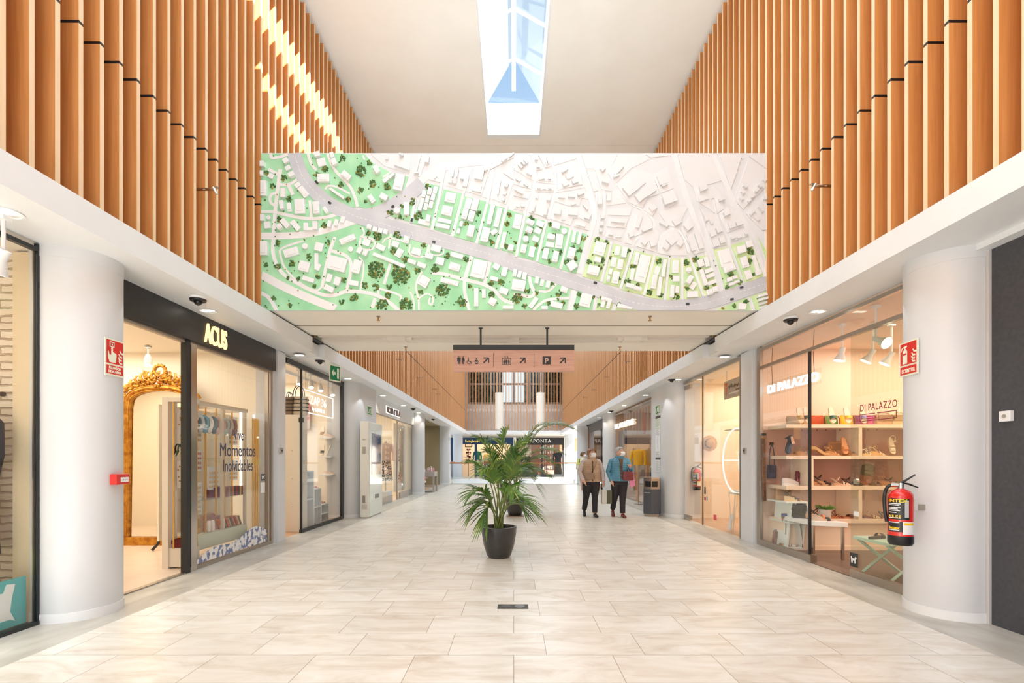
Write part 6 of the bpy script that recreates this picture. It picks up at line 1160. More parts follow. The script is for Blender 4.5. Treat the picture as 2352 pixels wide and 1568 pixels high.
R4 = [('sandal', 1922, 'red brown flat sandal on the lowest shelf', (130, 56, 40), (176, 110, 70), .1), ('slide', 1945, 'brown slide on the lowest shelf', (120, 70, 50), (190, 120, 80), .0), ('sandal', 2003, 'gold gladiator sandal on the lowest shelf behind the door', (206, 176, 130), (140, 96, 76), -.3), ('sandal', 2040, 'dark flat sandal at the right of the lowest shelf', (70, 76, 60), (150, 110, 90), 0)]
for kd, px, lb, c, c2, r in R4: shoe(kd, lb, c, c2, (X_at(px, 7.0), 7.0, ZS[3]), r, 0, G1, .26)
# low white table with chrome legs
t = thing('display_table', 'low white display table with chrome legs in the near right shop', 'table', (4.05, 6.6, 0)); q = [(3.84, 6.9), (3.92, 6.3), (4.26, 6.16), (4.24, 6.9)]
MB().prism(q, .43, .49).build('tabletop', plain((246, 246, 242), .3), t, bevel=.004)
for x, y in ((3.87, 6.86), (3.94, 6.36), (4.23, 6.22), (4.21, 6.86)): MB().box(x-.014, x+.014, y-.014, y+.014, 0, .43).build('leg', M_CHROME, t)
shoe('sandal', 'black and beige gladiator sandal on the low white table', (48, 42, 42), (60, 50, 48), (3.99, 6.62, .49), -.5, 0, None, .3, (206, 170, 140)); shoe('wedge', 'black chunky sandal with pale sole at the front of the low white table', (34, 32, 34), (214, 190, 170), (4.06, 6.38, .49), -.2, 0, None, .3, (230, 140, 96))
hbag('cross', 'small dark green bag at the back of the low white table', (64, 64, 44), (4.02, 6.82, .49), .2, .17, .09, .2, strap=.02)
t = thing('potted_herb', 'small green leafy plant in a pale grey pot on the low white table', 'potted plant', (4.17, 6.5, .49)); MB().lathe([(.055, 0), (.062, .02), (.078, .14), (.07, .14)], 20, T(4.17, 6.48, .49)).build('pot', plain((206, 196, 186), .5), t, smooth=True)
m = MB(); rs = random.Random(4)
for _ in range(170):
    a = rs.random()*2*PI; r = .015+.05*rs.random(); d = Vector((math.cos(a)*(.3+rs.random()), math.sin(a)*(.3+rs.random()), .9)).normalized(); m.cm = 0; leafstrip(m, Vector((4.17+r*math.cos(a), 6.48+r*math.sin(a), .62)), d, Vector((-d.z, .01, d.x)).normalized(), .06+.07*rs.random(), .007, .3, 3)
m.build('leaves', mat('herb_green', (104, 140, 54), .5), t)
# white angular unit
t = thing('angled_shelf_unit', 'white slanted shelf unit by the left end of the near right window', 'shelving', (3.95, 7.0, 0)); MW = plain((240, 246, 240), .35)
for z, x0_, x1_ in ((zpx(1150, 6.9), 3.80, 4.12), (zpx(1196, 6.9), 3.84, 4.0), (.06, 3.80, 4.05)): MB().box(x0_, x1_, 6.75, 7.25, z-.02, z).build('shelf', MW, t)
for a, b in (((3.9, 3.84), (.06, .70)), ((3.95, 4.05), (.06, .70)), ((4.12, 4.05), (.06, .70))): MB().add([(a[1], 6.8, b[0]), (a[1]+.02, 6.8, b[0]), (a[1]+.02, 7.2, b[0]), (a[1], 7.2, b[0]), (a[0], 6.8, b[1]), (a[0]+.02, 6.8, b[1]), (a[0]+.02, 7.2, b[1]), (a[0], 7.2, b[1])], [(3, 2, 1, 0), (4, 5, 6, 7), (0, 1, 5, 4), (1, 2, 6, 5), (2, 3, 7, 6), (3, 0, 4, 7)]).build('slanted_panel', MW, t)
z_ = zpx(1150, 6.9)
hbag('hand', 'woven straw bag on top of the white slanted unit', (190, 150, 108), (3.92, 7.05, z_), .22, .16, .08, group=None, strap=.01); shoe('wedge', 'beige espadrille wedge with dark straps on the white slanted unit', (80, 76, 60), (222, 196, 150), (3.97, 6.88, z_), .1, 0, None, .26)
shoe('pump', 'blue low heel shoe on the middle of the white slanted unit', (96, 106, 150), (150, 120, 100), (3.9, 6.9, zpx(1196, 6.9)), .3, 0, None, .2); shoe('sandal', 'white and brown sandal at the foot of the white slanted unit', (240, 236, 230), (176, 120, 90), (3.92, 6.9, .06), -.3, 0, None, .24)
hbag('hand', 'brown suede bag at the foot of the white slanted unit', (160, 124, 110), (3.9, 7.1, .06), .2, .2, .08, strap=.01)
# bag and belt hung on the wall
t = thing('belt', 'long woven brown belt hung by its buckle on the near right shop wall', 'belt', (3.83, 7.3, .6)); D = 7.28
m = MB(); m.tube([(X_at(1754, D), D, zpx(1006, D)), (X_at(1754, D), D, zpx(1080, D)), (X_at(1756, D), D, zpx(1150, D))], .028, 8, flat=.2); m.build('strap', mat('woven_brown', (140, 96, 66), .7, c2=(96, 62, 42), nscale=60), t); m = MB(); m.tube([(X_at(1754, D)+.03*math.cos(a), D-.02, zpx(1003, D)+.03*math.sin(a)) for a in [2*PI*i/12 for i in range(13)]], .005, 6); m.build('buckle', M_GOLD, t); MB().box(X_at(1754, D)-.025, X_at(1754, D)+.025, D-.03, 7.345, zpx(1000, D), zpx(995, D)).build('hook', M_BLACK, t)
t = hbag('cross', 'navy crossbody bag hung by its strap on the near right shop wall', (48, 64, 96), (X_at(1771, D), D-.02, zpx(1098, D)), .13, .2, .05, strap=.33); MB().box(-.02, .02, -.02, .03, .5, .54).build('hook', M_BLACK, t)
# mint folding table behind the door leaf
t = thing('folding_table', 'pale mint crossed leg side table behind the near right glass door', 'table', (4.1, 5.15, 0)); MM_ = plain((206, 232, 218), .4)
MB().box(3.86, 4.5, 5.0, 5.5, .40, .43).build('tabletop', MM_, t)
for y in (5.04, 5.46):
    for a, b in (((3.9, y, 0), (4.4, y, .4)), ((4.4, y+.02, 0), (3.9, y+.02, .4))): MB().tube([a, b], .018, 4).build('leg', MM_, t)
shoe('slide', 'dark brown shoe on the mint side table', (70, 60, 54), (90, 76, 66), (3.98, 5.3, .43), .4, 0, None, .25); shoe('slide', 'pale beige shoe on the mint side table', (214, 190, 170), (206, 180, 160), (4.22, 5.2, .43), .3, 0, None, .25)
# spot lamps
def spot(label, p, d, c=M_WHITE, zc=2.95, r=.05, kind='cone', grp='spot lamps inside the shops'):
    t = thing('spot_lamp', label, 'spot lamp', (p[0], p[1], zc), grp); p = Vector(p); d = Vector(d).normalized()
    m = MB(); m.tube([(p.x, p.y, zc), (p.x, p.y, p.z+.03), tuple(p)], .012, 6); m.box(p.x-.03, p.x+.03, p.y-.03, p.y+.03, zc-.03, zc); m.build('arm', c, t)
    MB().tube([p-d*.02, p+d*.05, p+d*.14], [r*.6, r*.62 if kind == 'cone' else r, r*1.35 if kind == 'cone' else r], 20).build('head', c, t, smooth=True); MB().tube([p+d*.139, p+d*.143], [r*1.2 if kind == 'cone' else r*.9]*2, 20).build('lamp_face', M_GLOW, t)
for px, py, lb, d in ((1935, 802, 'left white spot lamp under the near right shop ceiling', (-.2, .1, -1)), (2012, 778, 'large lit white spot lamp near the door of the near right shop', (.2, -.9, -.55)), (2005, 806, 'middle white spot lamp under the near right shop ceiling', (-.5, .3, -1)), (2048, 812, 'right white spot lamp under the near right shop ceiling', (-.5, .3, -1))):
    D = 5.9 if px != 2012 else 5.2; spot(lb, (X_at(px, D), D, zpx(py, D)), d)
# ================= jewellery shop
MD = 7.42; cxm = X_at(372, MD)
t = thing('gilded_mirror', 'huge gilded arched mirror leaning on the wall of the jewellery shop', 'mirror', (cxm, MD, 0)); wm = .55; zt_ = 2.02
def arc_pts(off=0, N=16):
    pts = [(-wm-off, 0-off*.6), (-wm-off, zt_)]
    for i in range(N+1):
        a = PI-PI*i/N; pts.append(((wm+off)*math.cos(a)*.98, zt_+.06+(.30+off)*math.sin(a)**.8))
    return pts+[(wm+off, zt_), (wm+off, 0-off*.6)]
GM = T(cxm, MD-.08, .06) @ RX(-.02) @ RX(PI/2)
MB(GM).prism(arc_pts(-.09), -.02, -.012).build('mirror_glass', M_MIRROR, t)
m = MB(GM); pin = arc_pts(-.1); pout = arc_pts(.0); pm = arc_pts(-.05)
m.loft([[(*p, -.03) for p in pout], [(*p, .03) for p in pout], [(*p, .055) for p in pm], [(*p, .01) for p in pin], [(*p, -.03) for p in pin]], False); m.build('frame', M_GOLD, t)
m = MB(GM)
for off, r in ((-.012, .012), (-.088, .009)): m.tube([(*p, .035) for p in arc_pts(off)], r, 6)
m.box(-wm-.03, wm+.03, -.06, .06, -.03, .06); m.build('mouldings', M_GOLD, t)
m = MB(GM); rs = random.Random(9); zc_ = zt_+.36
def scroll(cx, cy, r, turns, a0, th, sx=1):
    N = 16; m.tube([(cx+sx*r*(1-.75*i/N)*math.cos(a0+turns*2*PI*i/N), cy+r*(1-.75*i/N)*math.sin(a0+turns*2*PI*i/N), .03+.02*math.sin(i*.6)) for i in range(N+1)], [th*(.4+.9*math.sin(PI*(.1+.85*i/N))) for i in range(N+1)], 7)
for i in range(46):
    a = rs.random()*2*PI; d = rs.random()**.5; m.sph((.30*d*math.cos(a), zc_+.06+.13*d*math.sin(a), .03+.03*rs.random()), (.018+.022*rs.random(), .012+.02*rs.random(), .018), 7, 5)
for s_ in (-1, 1):
    for i in range(6): scroll(s_*(.10+.085*i), zc_+.06-.005*i*i-.01*i, .06-.004*i, 1.1, .4+i if s_ > 0 else 2.7-i, .022, s_)
    for i in range(6): q_ = (s_*(.08+.08*i), zc_+.1-.008*i*i); m.tube([(q_[0], q_[1]-.03, .03), (q_[0]+s_*.03, q_[1]+.04, .05), (q_[0]+s_*.02, q_[1]+.085, .04), (q_[0]-s_*.015, q_[1]+.1, .03)], [.018, .024, .016, .004], 7, flat=.6)
    m.sph((s_*(wm+.02), zt_+.08, .03), (.05, .07, .03), 8, 6); scroll(s_*(wm+.01), zt_+.14, .07, 1.1, 0, .026, s_); m.tube([(s_*(wm+.03), zt_-.1, .03), (s_*(wm+.05), zt_+.0, .05), (s_*(wm+.01), zt_+.1, .04)], [.008, .026, .02], 7)
m.tube([(.085*math.cos(a)+.02, zc_+.20+.08*math.sin(a), .04) for a in [2*PI*i/20 for i in range(21)]], [.016+.01*abs(math.sin(i*1.9)) for i in range(21)], 7)
for i in range(14): a = 2*PI*i/14; m.sph((.02+.1*math.cos(a), zc_+.2+.095*math.sin(a), .045), (.018, .018, .018), 7, 5)
m.tube([(-.1, zc_+.06, .03), (-.2, zc_+.12, .05), (-.22, zc_+.2, .05), (-.15, zc_+.17, .03)], [.02, .034, .02, .006], 7, flat=.6); m.build('carved_crest', M_GOLD, t, smooth=True)
# cabinet with brass rods
t = thing('rod_cabinet', 'cream open cabinet with upright brass rods at the jewellery shop entrance', 'cabinet', (-4.0, 5.72, 0)); MC = plain((232, 222, 206), .5)
m = MB(); m.box(-4.16, -4.09, 5.72, 5.88, 0, 2.03); m.box(-4.089, -3.82, 5.721, 5.879, 1.98, 2.029); m.build('posts', MC, t)
MB().box(-4.14, -3.82, 5.74, 5.88, .02, .24).build('base', MC, t)
for i, (x, y) in enumerate(((-4.03, 5.73), (-3.93, 5.73), (-3.86, 5.75), (-3.84, 5.86))): MB().tube([(x, y, .24), (x, y, 1.98)], .009, 8).build('brass_rod', M_BRASS, t)
MB().box(-4.08, -3.84, 5.86, 5.875, .95, 1.28).build('earring_board', plain((236, 228, 214)), t); MB().box(-4.08, -3.84, 5.86, 5.875, 1.55, 1.93).build('earring_board', plain((236, 228, 214)), t)
m = MB(); rs = random.Random(6)
for z0, z1 in ((.97, 1.26), (1.57, 1.9)):
    for _ in range(26): x = -4.07+.22*rs.random(); z = z0+(z1-z0)*rs.random(); m.box(x, x+.012, 5.852, 5.86, z, z+.018)
q = m.build('small_earrings', M_GOLD, t); q['kind'] = 'stuff'
for i in range(7):
    x = -4.06+.035*i; tt = thing('hair_band', 'bow headband, %s from the left on the brass rod cabinet' % ORD[i], 'headband', (x, 5.85, 1.42), 'bow headbands on the rod cabinet'); m = MB(); m.tube([(x+.0, 5.85+.05*math.cos(a), 1.42+.06*math.sin(a)) for a in [PI*i_/8 for i_ in range(-1, 10)]], .008, 6); m.tube([(x, 5.8, 1.40), (x-.02, 5.79, 1.33)], [.018, .004], 6); m.build('band', C(((30, 28, 30), (60, 90, 70), (214, 196, 160), (40, 34, 34), (150, 60, 50), (30, 30, 34), (220, 214, 200))[i]), tt)
hbag('hand', 'dark red bag in the bottom of the brass rod cabinet', (130, 30, 40), (-4.0, 5.82, .24), .2, .1, .08, strap=.01); hbag('hand', 'woven gold bag in the bottom of the brass rod cabinet', (200, 160, 100), (-3.87, 5.83, .24), .1, .16, .08, strap=.01)
# glazed lit display case by the window
t = thing('display_case', 'tall lit glass display case of jewellery behind the painted window', 'display case', (-4.1, 6.7, 0))
m = MB(); m.box(-4.02, -3.86, 5.9, 7.0, .18, .36) ; m.build('base', plain((214, 216, 196), .5), t)
m = MB(); Zt = 1.97
for y in (6.42, 6.96): m.box(-3.898, -3.862, y, y+.03, .3, Zt-.001)
m.box(-3.9, -3.86, 5.9, 6.979, Zt, Zt+.05); m.box(-4.55, -3.86, 6.98, 7.02, Zt, Zt+.05); m.build('frame', plain((214, 196, 170), .4), t)
for y in (6.95, 7.3): MB().box(-3.93, -3.905, y-.02, y, .9 if y < 7 else .4, Zt).build('light_strip', M_GLOWS, t)
for y in (5.98, 6.2, 6.42, 6.6, 6.78): MB().tube([(-3.95, y, .36), (-3.95, y, Zt)], .012, 8).build('brass_rod', M_BRASS, t)
for y in (7.12, 7.17, 7.22, 7.27): MB().tube([(-3.84, y, .3), (-3.84, y, 1.9)], .012, 8).build('brass_rod', M_BRASS, t)
for z in (.78, 1.30): MB().box(-4.3, -3.88, 5.95, 6.95, z, z+.01).build('glass_shelf', M_GLASS, t)
m = MB(); m.box(-4.3, -3.92, 5.9, 7.0, .36, .365); m.box(-4.35, -4.33, 5.9, 7.4, .3, 1.97); m.build('back_panel', plain((250, 238, 216)), t)
rs = random.Random(12)
for n_, (y, z0, z1, c) in enumerate(((5.95, 1.5, 1.9, (214, 170, 90)), (5.95, 1.15, 1.42, (200, 60, 70)), (5.95, .6, 1.0, (220, 190, 150)), (6.75, 1.5, 1.9, (214, 170, 90)), (6.75, 1.0, 1.28, (220, 180, 110)), (6.3, .9, 1.2, (220, 180, 110)))):
    tt = thing('earring_card', ['white card of gold earrings at the top left of the lit case', 'white card of red and blue drop earrings at the left of the lit case', 'white card of pale earrings low at the left of the lit case', 'white card of hoop earrings at the top right of the lit case', 'tray of small rings at the right of the lit case', 'tray of small rings in the middle of the lit case'][n_], 'jewellery', (-3.98, y, z0))
    MB().box(-3.99, -3.98, y, y+.22, z0, z1).build('card', M_PAPER, tt); m = MB()
    z = z0+.04
    while z < z1-.03:
        for k in range(4): yy = y+.03+.05*k; m.tube([(-3.972, yy+.014*math.cos(a), z+.014*math.sin(a)) for a in [2*PI*i/8 for i in range(9)]], .004, 4)
        z += .06
    q = m.build('earrings', C(c, .3, .3), tt); q['kind'] = 'stuff'
for i in range(9):
    y = 6.05+.09*i; tt = thing('hair_turban', 'knotted headband, %s from the near end of the row in the lit case' % ORD[i], 'headband', (-3.93, y, 1.72), 'knotted headbands in the lit case'); m = MB(); m.tube([(-3.93+.02*math.cos(a), y+.04*math.cos(a), 1.76+.08*math.sin(a)) for a in [2*PI*j/24 for j in range(25)]], .02, 10); m.sph((-3.92, y, 1.67), (.03, .035, .045), 8, 6); m.build('knotted_cloth', C(((200, 206, 210), (120, 170, 190), (230, 224, 214), (90, 110, 120), (214, 180, 170), (220, 150, 130), (190, 200, 190), (206, 190, 180), (170, 130, 120))[i]), tt, smooth=True)
hbag('hand', 'burgundy clutch on the lower glass shelf of the lit case', (120, 40, 70), (-4.0, 6.45, .79), .2, .14, .06, 1.2, strap=.01)
hbag('hand', 'pink woven bag at the bottom of the lit case', (196, 150, 140), (-4.0, 6.35, .37), .26, .2, .1, 1.3, strap=.02); hbag('hand', 'gold beaded bag at the bottom of the lit case', (196, 160, 104), (-4.0, 6.05, .37), .16, .18, .1, 1.3, strap=.02)
for i, y in enumerate((6.2, 6.28, 6.5)):
    tt = thing('candle_glass', 'ribbed white jar, %s from the near end at the bottom of the lit case' % ORD[i], 'jar', (-3.9, y, .37), 'ribbed jars in the lit case'); MB().lathe([(.02, 0), (.026, .01), (.026, .12), (.018, .14)], 14, T(-3.91, y, .37)).build('jar_body', C((240, 224, 214)), tt, smooth=True)
for i in range(8):
    y = 6.62+.045*i; tt = thing('wallet', 'small wallet, %s from the near end of the row in the lit case' % ORD[i], 'wallet', (-3.93, y, .79), 'wallets at the far end of the lit case'); MB().box(-4.0, -3.9, y, y+.035, .79, .92).build('wallet_body', C(((180, 150, 150), (130, 100, 80), (190, 120, 90), (60, 50, 90), (150, 40, 50), (90, 60, 80), (200, 170, 90), (120, 40, 90))[i]), tt)
for i in range(10):
    y = 6.45+.05*i; tt = thing('folded_scarf', '%s folded scarf, %s from the near end of the fan in the lit case' % (('orange', 'pink beige', 'grey brown', 'bright orange', 'sand', 'dark grey', 'amber', 'rust', 'pale tan', 'taupe')[i], ORD[i]), 'scarf', (-3.9, y, .37), 'folded scarves in the lit case'); MB(T(-3.95, y, .37) @ RX(.5)).box(-.06, .06, 0, .025, 0, .14).build('cloth', C(((220, 120, 60), (200, 150, 130), (120, 100, 90), (214, 90, 50), (190, 160, 120), (90, 80, 80), (206, 120, 70), (170, 70, 60), (220, 180, 130), (140, 110, 90))[i]), tt)
# shop ceiling spot and strip
spot('white cylinder spot lamp on the jewellery shop ceiling', (X_at(340, 7.1), 7.1, zpx(818, 7.1)), (.15, -.2, -1), plain((176, 172, 166)), 2.96, .05, 'cyl')
spot('white spot lamp in the ceiling of the brick boutique', (X_at(8, 3.3), 3.3, zpx(580, 3.3)), (-.6, 0, -1), M_WHITE, 2.96, .06)
t = thing('black_hook_stand', 'small black hooked foot standing on the jewellery shop floor by the mirror', 'stand', (X_at(362, 6.9), 6.9, 0)); m = MB(); m.tube([(X_at(355, 6.9), 6.85, .01), (X_at(364, 6.9), 6.9, .1), (X_at(364, 6.9), 6.9, .38)], .02, 8); m.build('hook', M_BLACK, t)
t = thing('shop_counter', 'white drawer counter inside the jewellery shop near the entrance', 'counter', (-6.2, 5.2, 0)); MB().box(-6.6, -5.9, 4.9, 5.6, 0, .95).build('body', MC, t)
for i in range(5): MB().box(-6.5, -6.0, 5.6, 5.62, .1+.16*i, .22+.16*i).build('drawer', MC, t)
t = thing('monitor', 'white computer screen standing on the jewellery shop counter', 'monitor', (-6.2, 5.4, .95)); MB().box(-6.48, -5.95, 5.46, 5.5, 1.02, 1.38).build('casing', M_WHITE, t); MB().box(-6.45, -5.98, 5.5, 5.505, 1.05, 1.35).build('screen', M_BLACK, t); MB().box(-6.26, -6.16, 5.42, 5.5, .95, 1.05).build('foot', M_WHITE, t)
# ================= shoe shop (left, second)
t = thing('tall_plinth', 'tall cream display plinth at the open end of the black framed shoe shop', 'plinth', (-3.93, 8.75, 0)); MB().box(-4.10, -3.82, 8.62, 8.95, 0, zpx(952, 8.62)).build('plinth_body', MC, t, bevel=.004)
for z in (.45, .95, 1.45): MB().cyl(0, 0, 0, .003, .008, 8, T(-3.95, 8.62, z) @ RX(PI/2)).build('screw_cap', M_STEEL, t)
ZP = zpx(952, 8.62)
hbag('tote', 'black and white woven basket bag on the tall cream plinth', (214, 200, 176), (-3.9, 8.78, ZP), .3, .34, .16, 0, (34, 30, 30), .22); hbag('tote', 'dark patterned straw bag at the left of the tall cream plinth', (120, 100, 80), (-4.04, 8.72, ZP), .14, .32, .12, 0, (34, 30, 30), .1)
t = thing('bag_shelf', 'cream wall shelf behind the pink handbag in the shoe shop', 'shelf', (-4.35, 9.4, 1.9)); MB().box(-4.75, -4.15, 9.3, 9.5, 1.80, 1.85).build('board', MC, t); MB().box(-4.72, -4.6, 9.35, 9.45, 0, 1.8).build('support', MC, t)
hbag('hand', 'bright pink handbag on the shelf at the left of the shoe shop', (226, 30, 130), (X_at(664, 9.35), 9.38, 1.85), .26, .24, .12, 0, strap=.2)
t = thing('picture', 'poster of a smiling face in red and grey on the shoe shop wall', 'poster', (-4.6, 10.6, 1.7)); D = 10.6; MB().box(X_at(683, D), X_at(711, D), 10.6, 10.64, zpx(985, D), zpx(952, D)+.25).build('sheet', mat('red_poster', (190, 60, 70), .5, c2=(200, 190, 188), nscale=1.6, lo=.48, hi=.52), t)
for i, py in enumerate((1005, 1048, 1090)):
    D = 10.45; z = zpx(py, D); x0_, x1_ = X_at(735, D), X_at(764, D); t = thing('wall_shelf', ['top', 'middle', 'bottom'][i]+' slim white shelf on the shoe shop wall', 'shelf', ((x0_+x1_)/2, 10.55, z)); MB().box(x0_, x1_, 10.38, 10.7, z-.02, z).build('board', M_WHITE, t)
    shoe('sneaker' if i != 1 else 'slide', ['pink and white sneaker on the top slim shelf', 'cream sandal standing on the middle slim shelf', 'beige trainer on the bottom slim shelf'][i], (226, 200, 184), (246, 240, 230), (x0_+.18, 10.5, z), .1, 0 if i != 1 else 1.2, None, .24)
    if i < 2: shoe('slide', ['brown striped slide standing on the top slim shelf', 'white slide with black strap standing on the middle slim shelf'][i], ((170, 120, 80), (40, 36, 36))[i], (240, 226, 206), (x0_+.02, 10.55, z), -PI/2, -1.3, None, .24)
stp = thing('stepped_display', 'white stepped cube display of sandals behind the black framed window', 'display', (-4.2, 9.6, 0))
for y0, y1, z in ((8.98, 9.45, zpx(1081, 9.1)), (9.45, 9.8, zpx(1121, 9.6)), (9.8, 10.2, zpx(1156, 10.0))):
    m = MB(); m.box(-4.5, -3.9, y0, y1, z-.02, z); m.box(-4.5, -3.9, y0, y0+.02, 0, z); m.box(-4.5, -3.9, y1-.02, y1, 0, z); m.box(-4.5, -4.48, y0, y1, 0, z); m.box(-4.5, -3.9, y0, y1, z*.5-.02, z*.5); m.build('cube_step', M_WHITE, stp)
for i, (y, z, kd, c, lb) in enumerate(((9.2, zpx(1081, 9.1), 'sandal', (170, 60, 50), 'red sandal on the highest white step'), (9.6, zpx(1121, 9.6), 'wedge', (230, 220, 200), 'cream wedge on the middle white step'), (9.7, zpx(1121, 9.6), 'sandal', (190, 60, 60), 'red strapped sandal on the middle white step'), (9.95, zpx(1156, 10), 'sneaker', (206, 150, 140), 'pink sneaker on the lowest white step'), (10.1, zpx(1156, 10), 'sandal', (90, 70, 60), 'dark sandal on the lowest white step'),
    (9.2, zpx(1081, 9.1)*.5, 'pump', (150, 170, 190), 'pale blue pump inside the highest step'), (9.6, zpx(1121, 9.6)*.5, 'wedge', (190, 140, 120), 'tan wedge inside the middle step'), (10.0, .0, 'slide', (130, 110, 90), 'grey slide inside the lowest step'), (9.1, .0, 'slide', (120, 100, 90), 'grey sandal on the floor of the highest step'), (9.62, .0, 'wedge', (140, 110, 90), 'brown wedge on the floor of the middle step'))):
    shoe(kd, lb, c, (210, 190, 170), (-4.02, y, z), .2, 0, None, .22)
t = thing('track_rail', 'white lighting track on the shoe shop ceiling', 'light track', (-4.3, 9.4, 2.93)); MB().box(-4.32, -4.28, 8.4, 10.5, 2.92, 2.97).build('rail', M_WHITE, t)
for i, (px, py, D) in enumerate(((686, 868, 8.8), (713, 876, 9.3), (735, 884, 9.8), (762, 895, 10.3))): spot(['first', 'second', 'third', 'fourth'][i]+' track spot lamp from the left in the shoe shop', (X_at(px, D), D, zpx(py, D)), (.3, -.4, -1), M_WHITE, 2.93, .05, 'cyl')
# ================= clothes shop (left, third)
LEO = mat('leopard_print', (232, 214, 190), .8, c2=(30, 26, 26), nscale=22, lo=.5, hi=.54, detail=2); FLO = mat('floral_black', (50, 46, 48), .8, c2=(190, 160, 150), nscale=18, lo=.52, hi=.58)
bust('mannequin in a patterned blouse at the left of the clothes shop', (206, 176, 150), (-4.25, 13.6, 1.25), .4, 1, True, skirt=FLO); bust('mannequin in a pale blouse and leopard skirt behind the long door handle', (236, 206, 186), (-4.0, 15.1, 1.25), .4, 1, True, skirt=LEO)
for i in range(10):
    tt = thing('hanging_garment', '%s garment, %s from the near end of the clothes shop rail' % (('charcoal', 'beige', 'slate blue', 'black', 'cream')[i % 5], ORD[i]), 'clothes', (-4.8, 13.1+.12*i, 1.0), 'garments on the clothes shop rail'); MB().loft([ell(-4.8, 13.1+.12*i, .7, .2, .03, 12), ell(-4.8, 13.1+.12*i, 1.4, .17, .03, 12), ell(-4.8, 13.1+.12*i, 1.55, .05, .02, 12)]).build('cloth', C(((60, 56, 60), (150, 130, 120), (90, 96, 110), (40, 38, 40), (200, 180, 160))[i % 5], .8), tt, smooth=True)
t = thing('garment_rail', 'steel rail carrying dark garments deep in the clothes shop', 'clothes rail', (-4.8, 13.7, 0)); m = MB(); m.tube([(-4.8, 12.9, 0), (-4.8, 12.9, 1.56), (-4.8, 14.4, 1.56), (-4.8, 14.4, 0)], .012, 6); m.build('rail', M_STEEL, t)
t = thing('white_box_seat', 'low white display box by the clothes shop door', 'box', (-3.95, 15.0, 0)); MB().box(-4.15, -3.85, 14.75, 15.3, 0, .3).build('box_body', M_WHITE, t)
m = MB(fr((-3.96, 16.5, 1.2), (0, 1, 0))); [m.tube([(.1*math.sin(3*i+j), .12*i, 0), (.1+.1*math.cos(2*i), .12*i+.08, 0), (.3+.1*math.sin(i), .12*i+.02, 0)], .01, 4) for i in range(4) for j in range(1)]
t = thing('window_drawing', 'faint violet and red line drawing on the cream panel of the clothes shop', 'drawing', (-3.96, 16.7, .6)); m.build('violet_lines', C((150, 140, 190)), t); m2 = MB(fr((-3.96, 16.5, .5), (0, 1, 0))); [m2.tube([(.1, .1*i, 0), (.35, .1*i+.09, 0), (.15, .1*i+.15, 0)], .012, 4) for i in range(3)]; m2.build('red_lines', C((230, 120, 110)), t)
# ================= gift table past the third left column
t = thing('side_table', 'grey wooden table with pale gifts beyond the third left column', 'table', (-3.35, 19.2, 0)); X0, X1 = X_at(973, 19.2), X_at(1000, 19.2); MG = plain((176, 164, 154), .5)
MB().box(X0-.15, X1, 18.9, 19.7, .62, .8).build('tabletop', MG, t)
for x in (X0-.12, X1-.03):
    for y in (18.93, 19.66): MB().box(x-.03, x+.03, y-.03, y+.03, 0, .62).build('leg', MG, t)
MB().box(X0-.12, X1-.05, 18.95, 19.65, .2, .23).build('lower_shelf', MG, t)
rs = random.Random(2)
for i in range(12):
    x = X0-.05+(X1-X0-.05)*rs.random(); y = 19.0+.06*i; h = .1+.12*rs.random(); tt = thing('gift_pouch', '%s gift pouch, %s from the near edge of the grey wooden table' % (('pink', 'white', 'rose')[i % 3], ORD[i]), 'gift', (x, y, .8), 'gift pouches on the grey wooden table'); MB().lathe([(.03, 0), (.042, .03), (.035, h*.7), (.015, h*.8), (.03, h)], 10, T(x, y, .8)).build('pouch_body', C(((240, 214, 210), (236, 224, 214), (220, 170, 170))[i % 3], .7), tt, smooth=True)
fe = extinguisher('small red fire extinguisher at the back of the far left gift shop', (-4.05, 21.8, .15), .45, .09, .4); 
m = MB(); m.box(-.02, .02, .1, .14, -.15, .3); m.build('stand', M_RUBBER, fe)
for i in range(14):
    y = 19.4+.25*(i % 7); z = .9+.45*(i//7); tt = thing('ornament', '%s ornament, %s from the near end of the %s dark shelf' % (('green', 'yellow', 'red', 'white', 'blue')[i % 5], ORD[i % 7], ('lower', 'upper')[i//7]), 'ornament', (-4.3, y, z), 'ornaments in the far left gift shop'); MB().lathe([(.04, 0), (.07, .06), (.03, .16), (.045, .2)], 10, T(-4.3, y, z)).build('ornament_body', C(((90, 130, 80), (210, 190, 120), (170, 60, 50), (220, 214, 200), (60, 90, 110))[i % 5], .4), tt, smooth=True)
t = thing('ornament_shelf', 'dark two tier shelf in the far left gift shop', 'shelf', (-4.3, 20.2, 0)); m = MB(); m.box(-4.45, -4.15, 19.2, 21.2, .87, .9); m.box(-4.45, -4.15, 19.2, 21.2, 1.32, 1.35); m.box(-4.45, -4.15, 19.2, 19.24, 0, 1.6); m.box(-4.45, -4.15, 21.16, 21.2, 0, 1.6); m.build('frame', plain((80, 64, 52)), t)
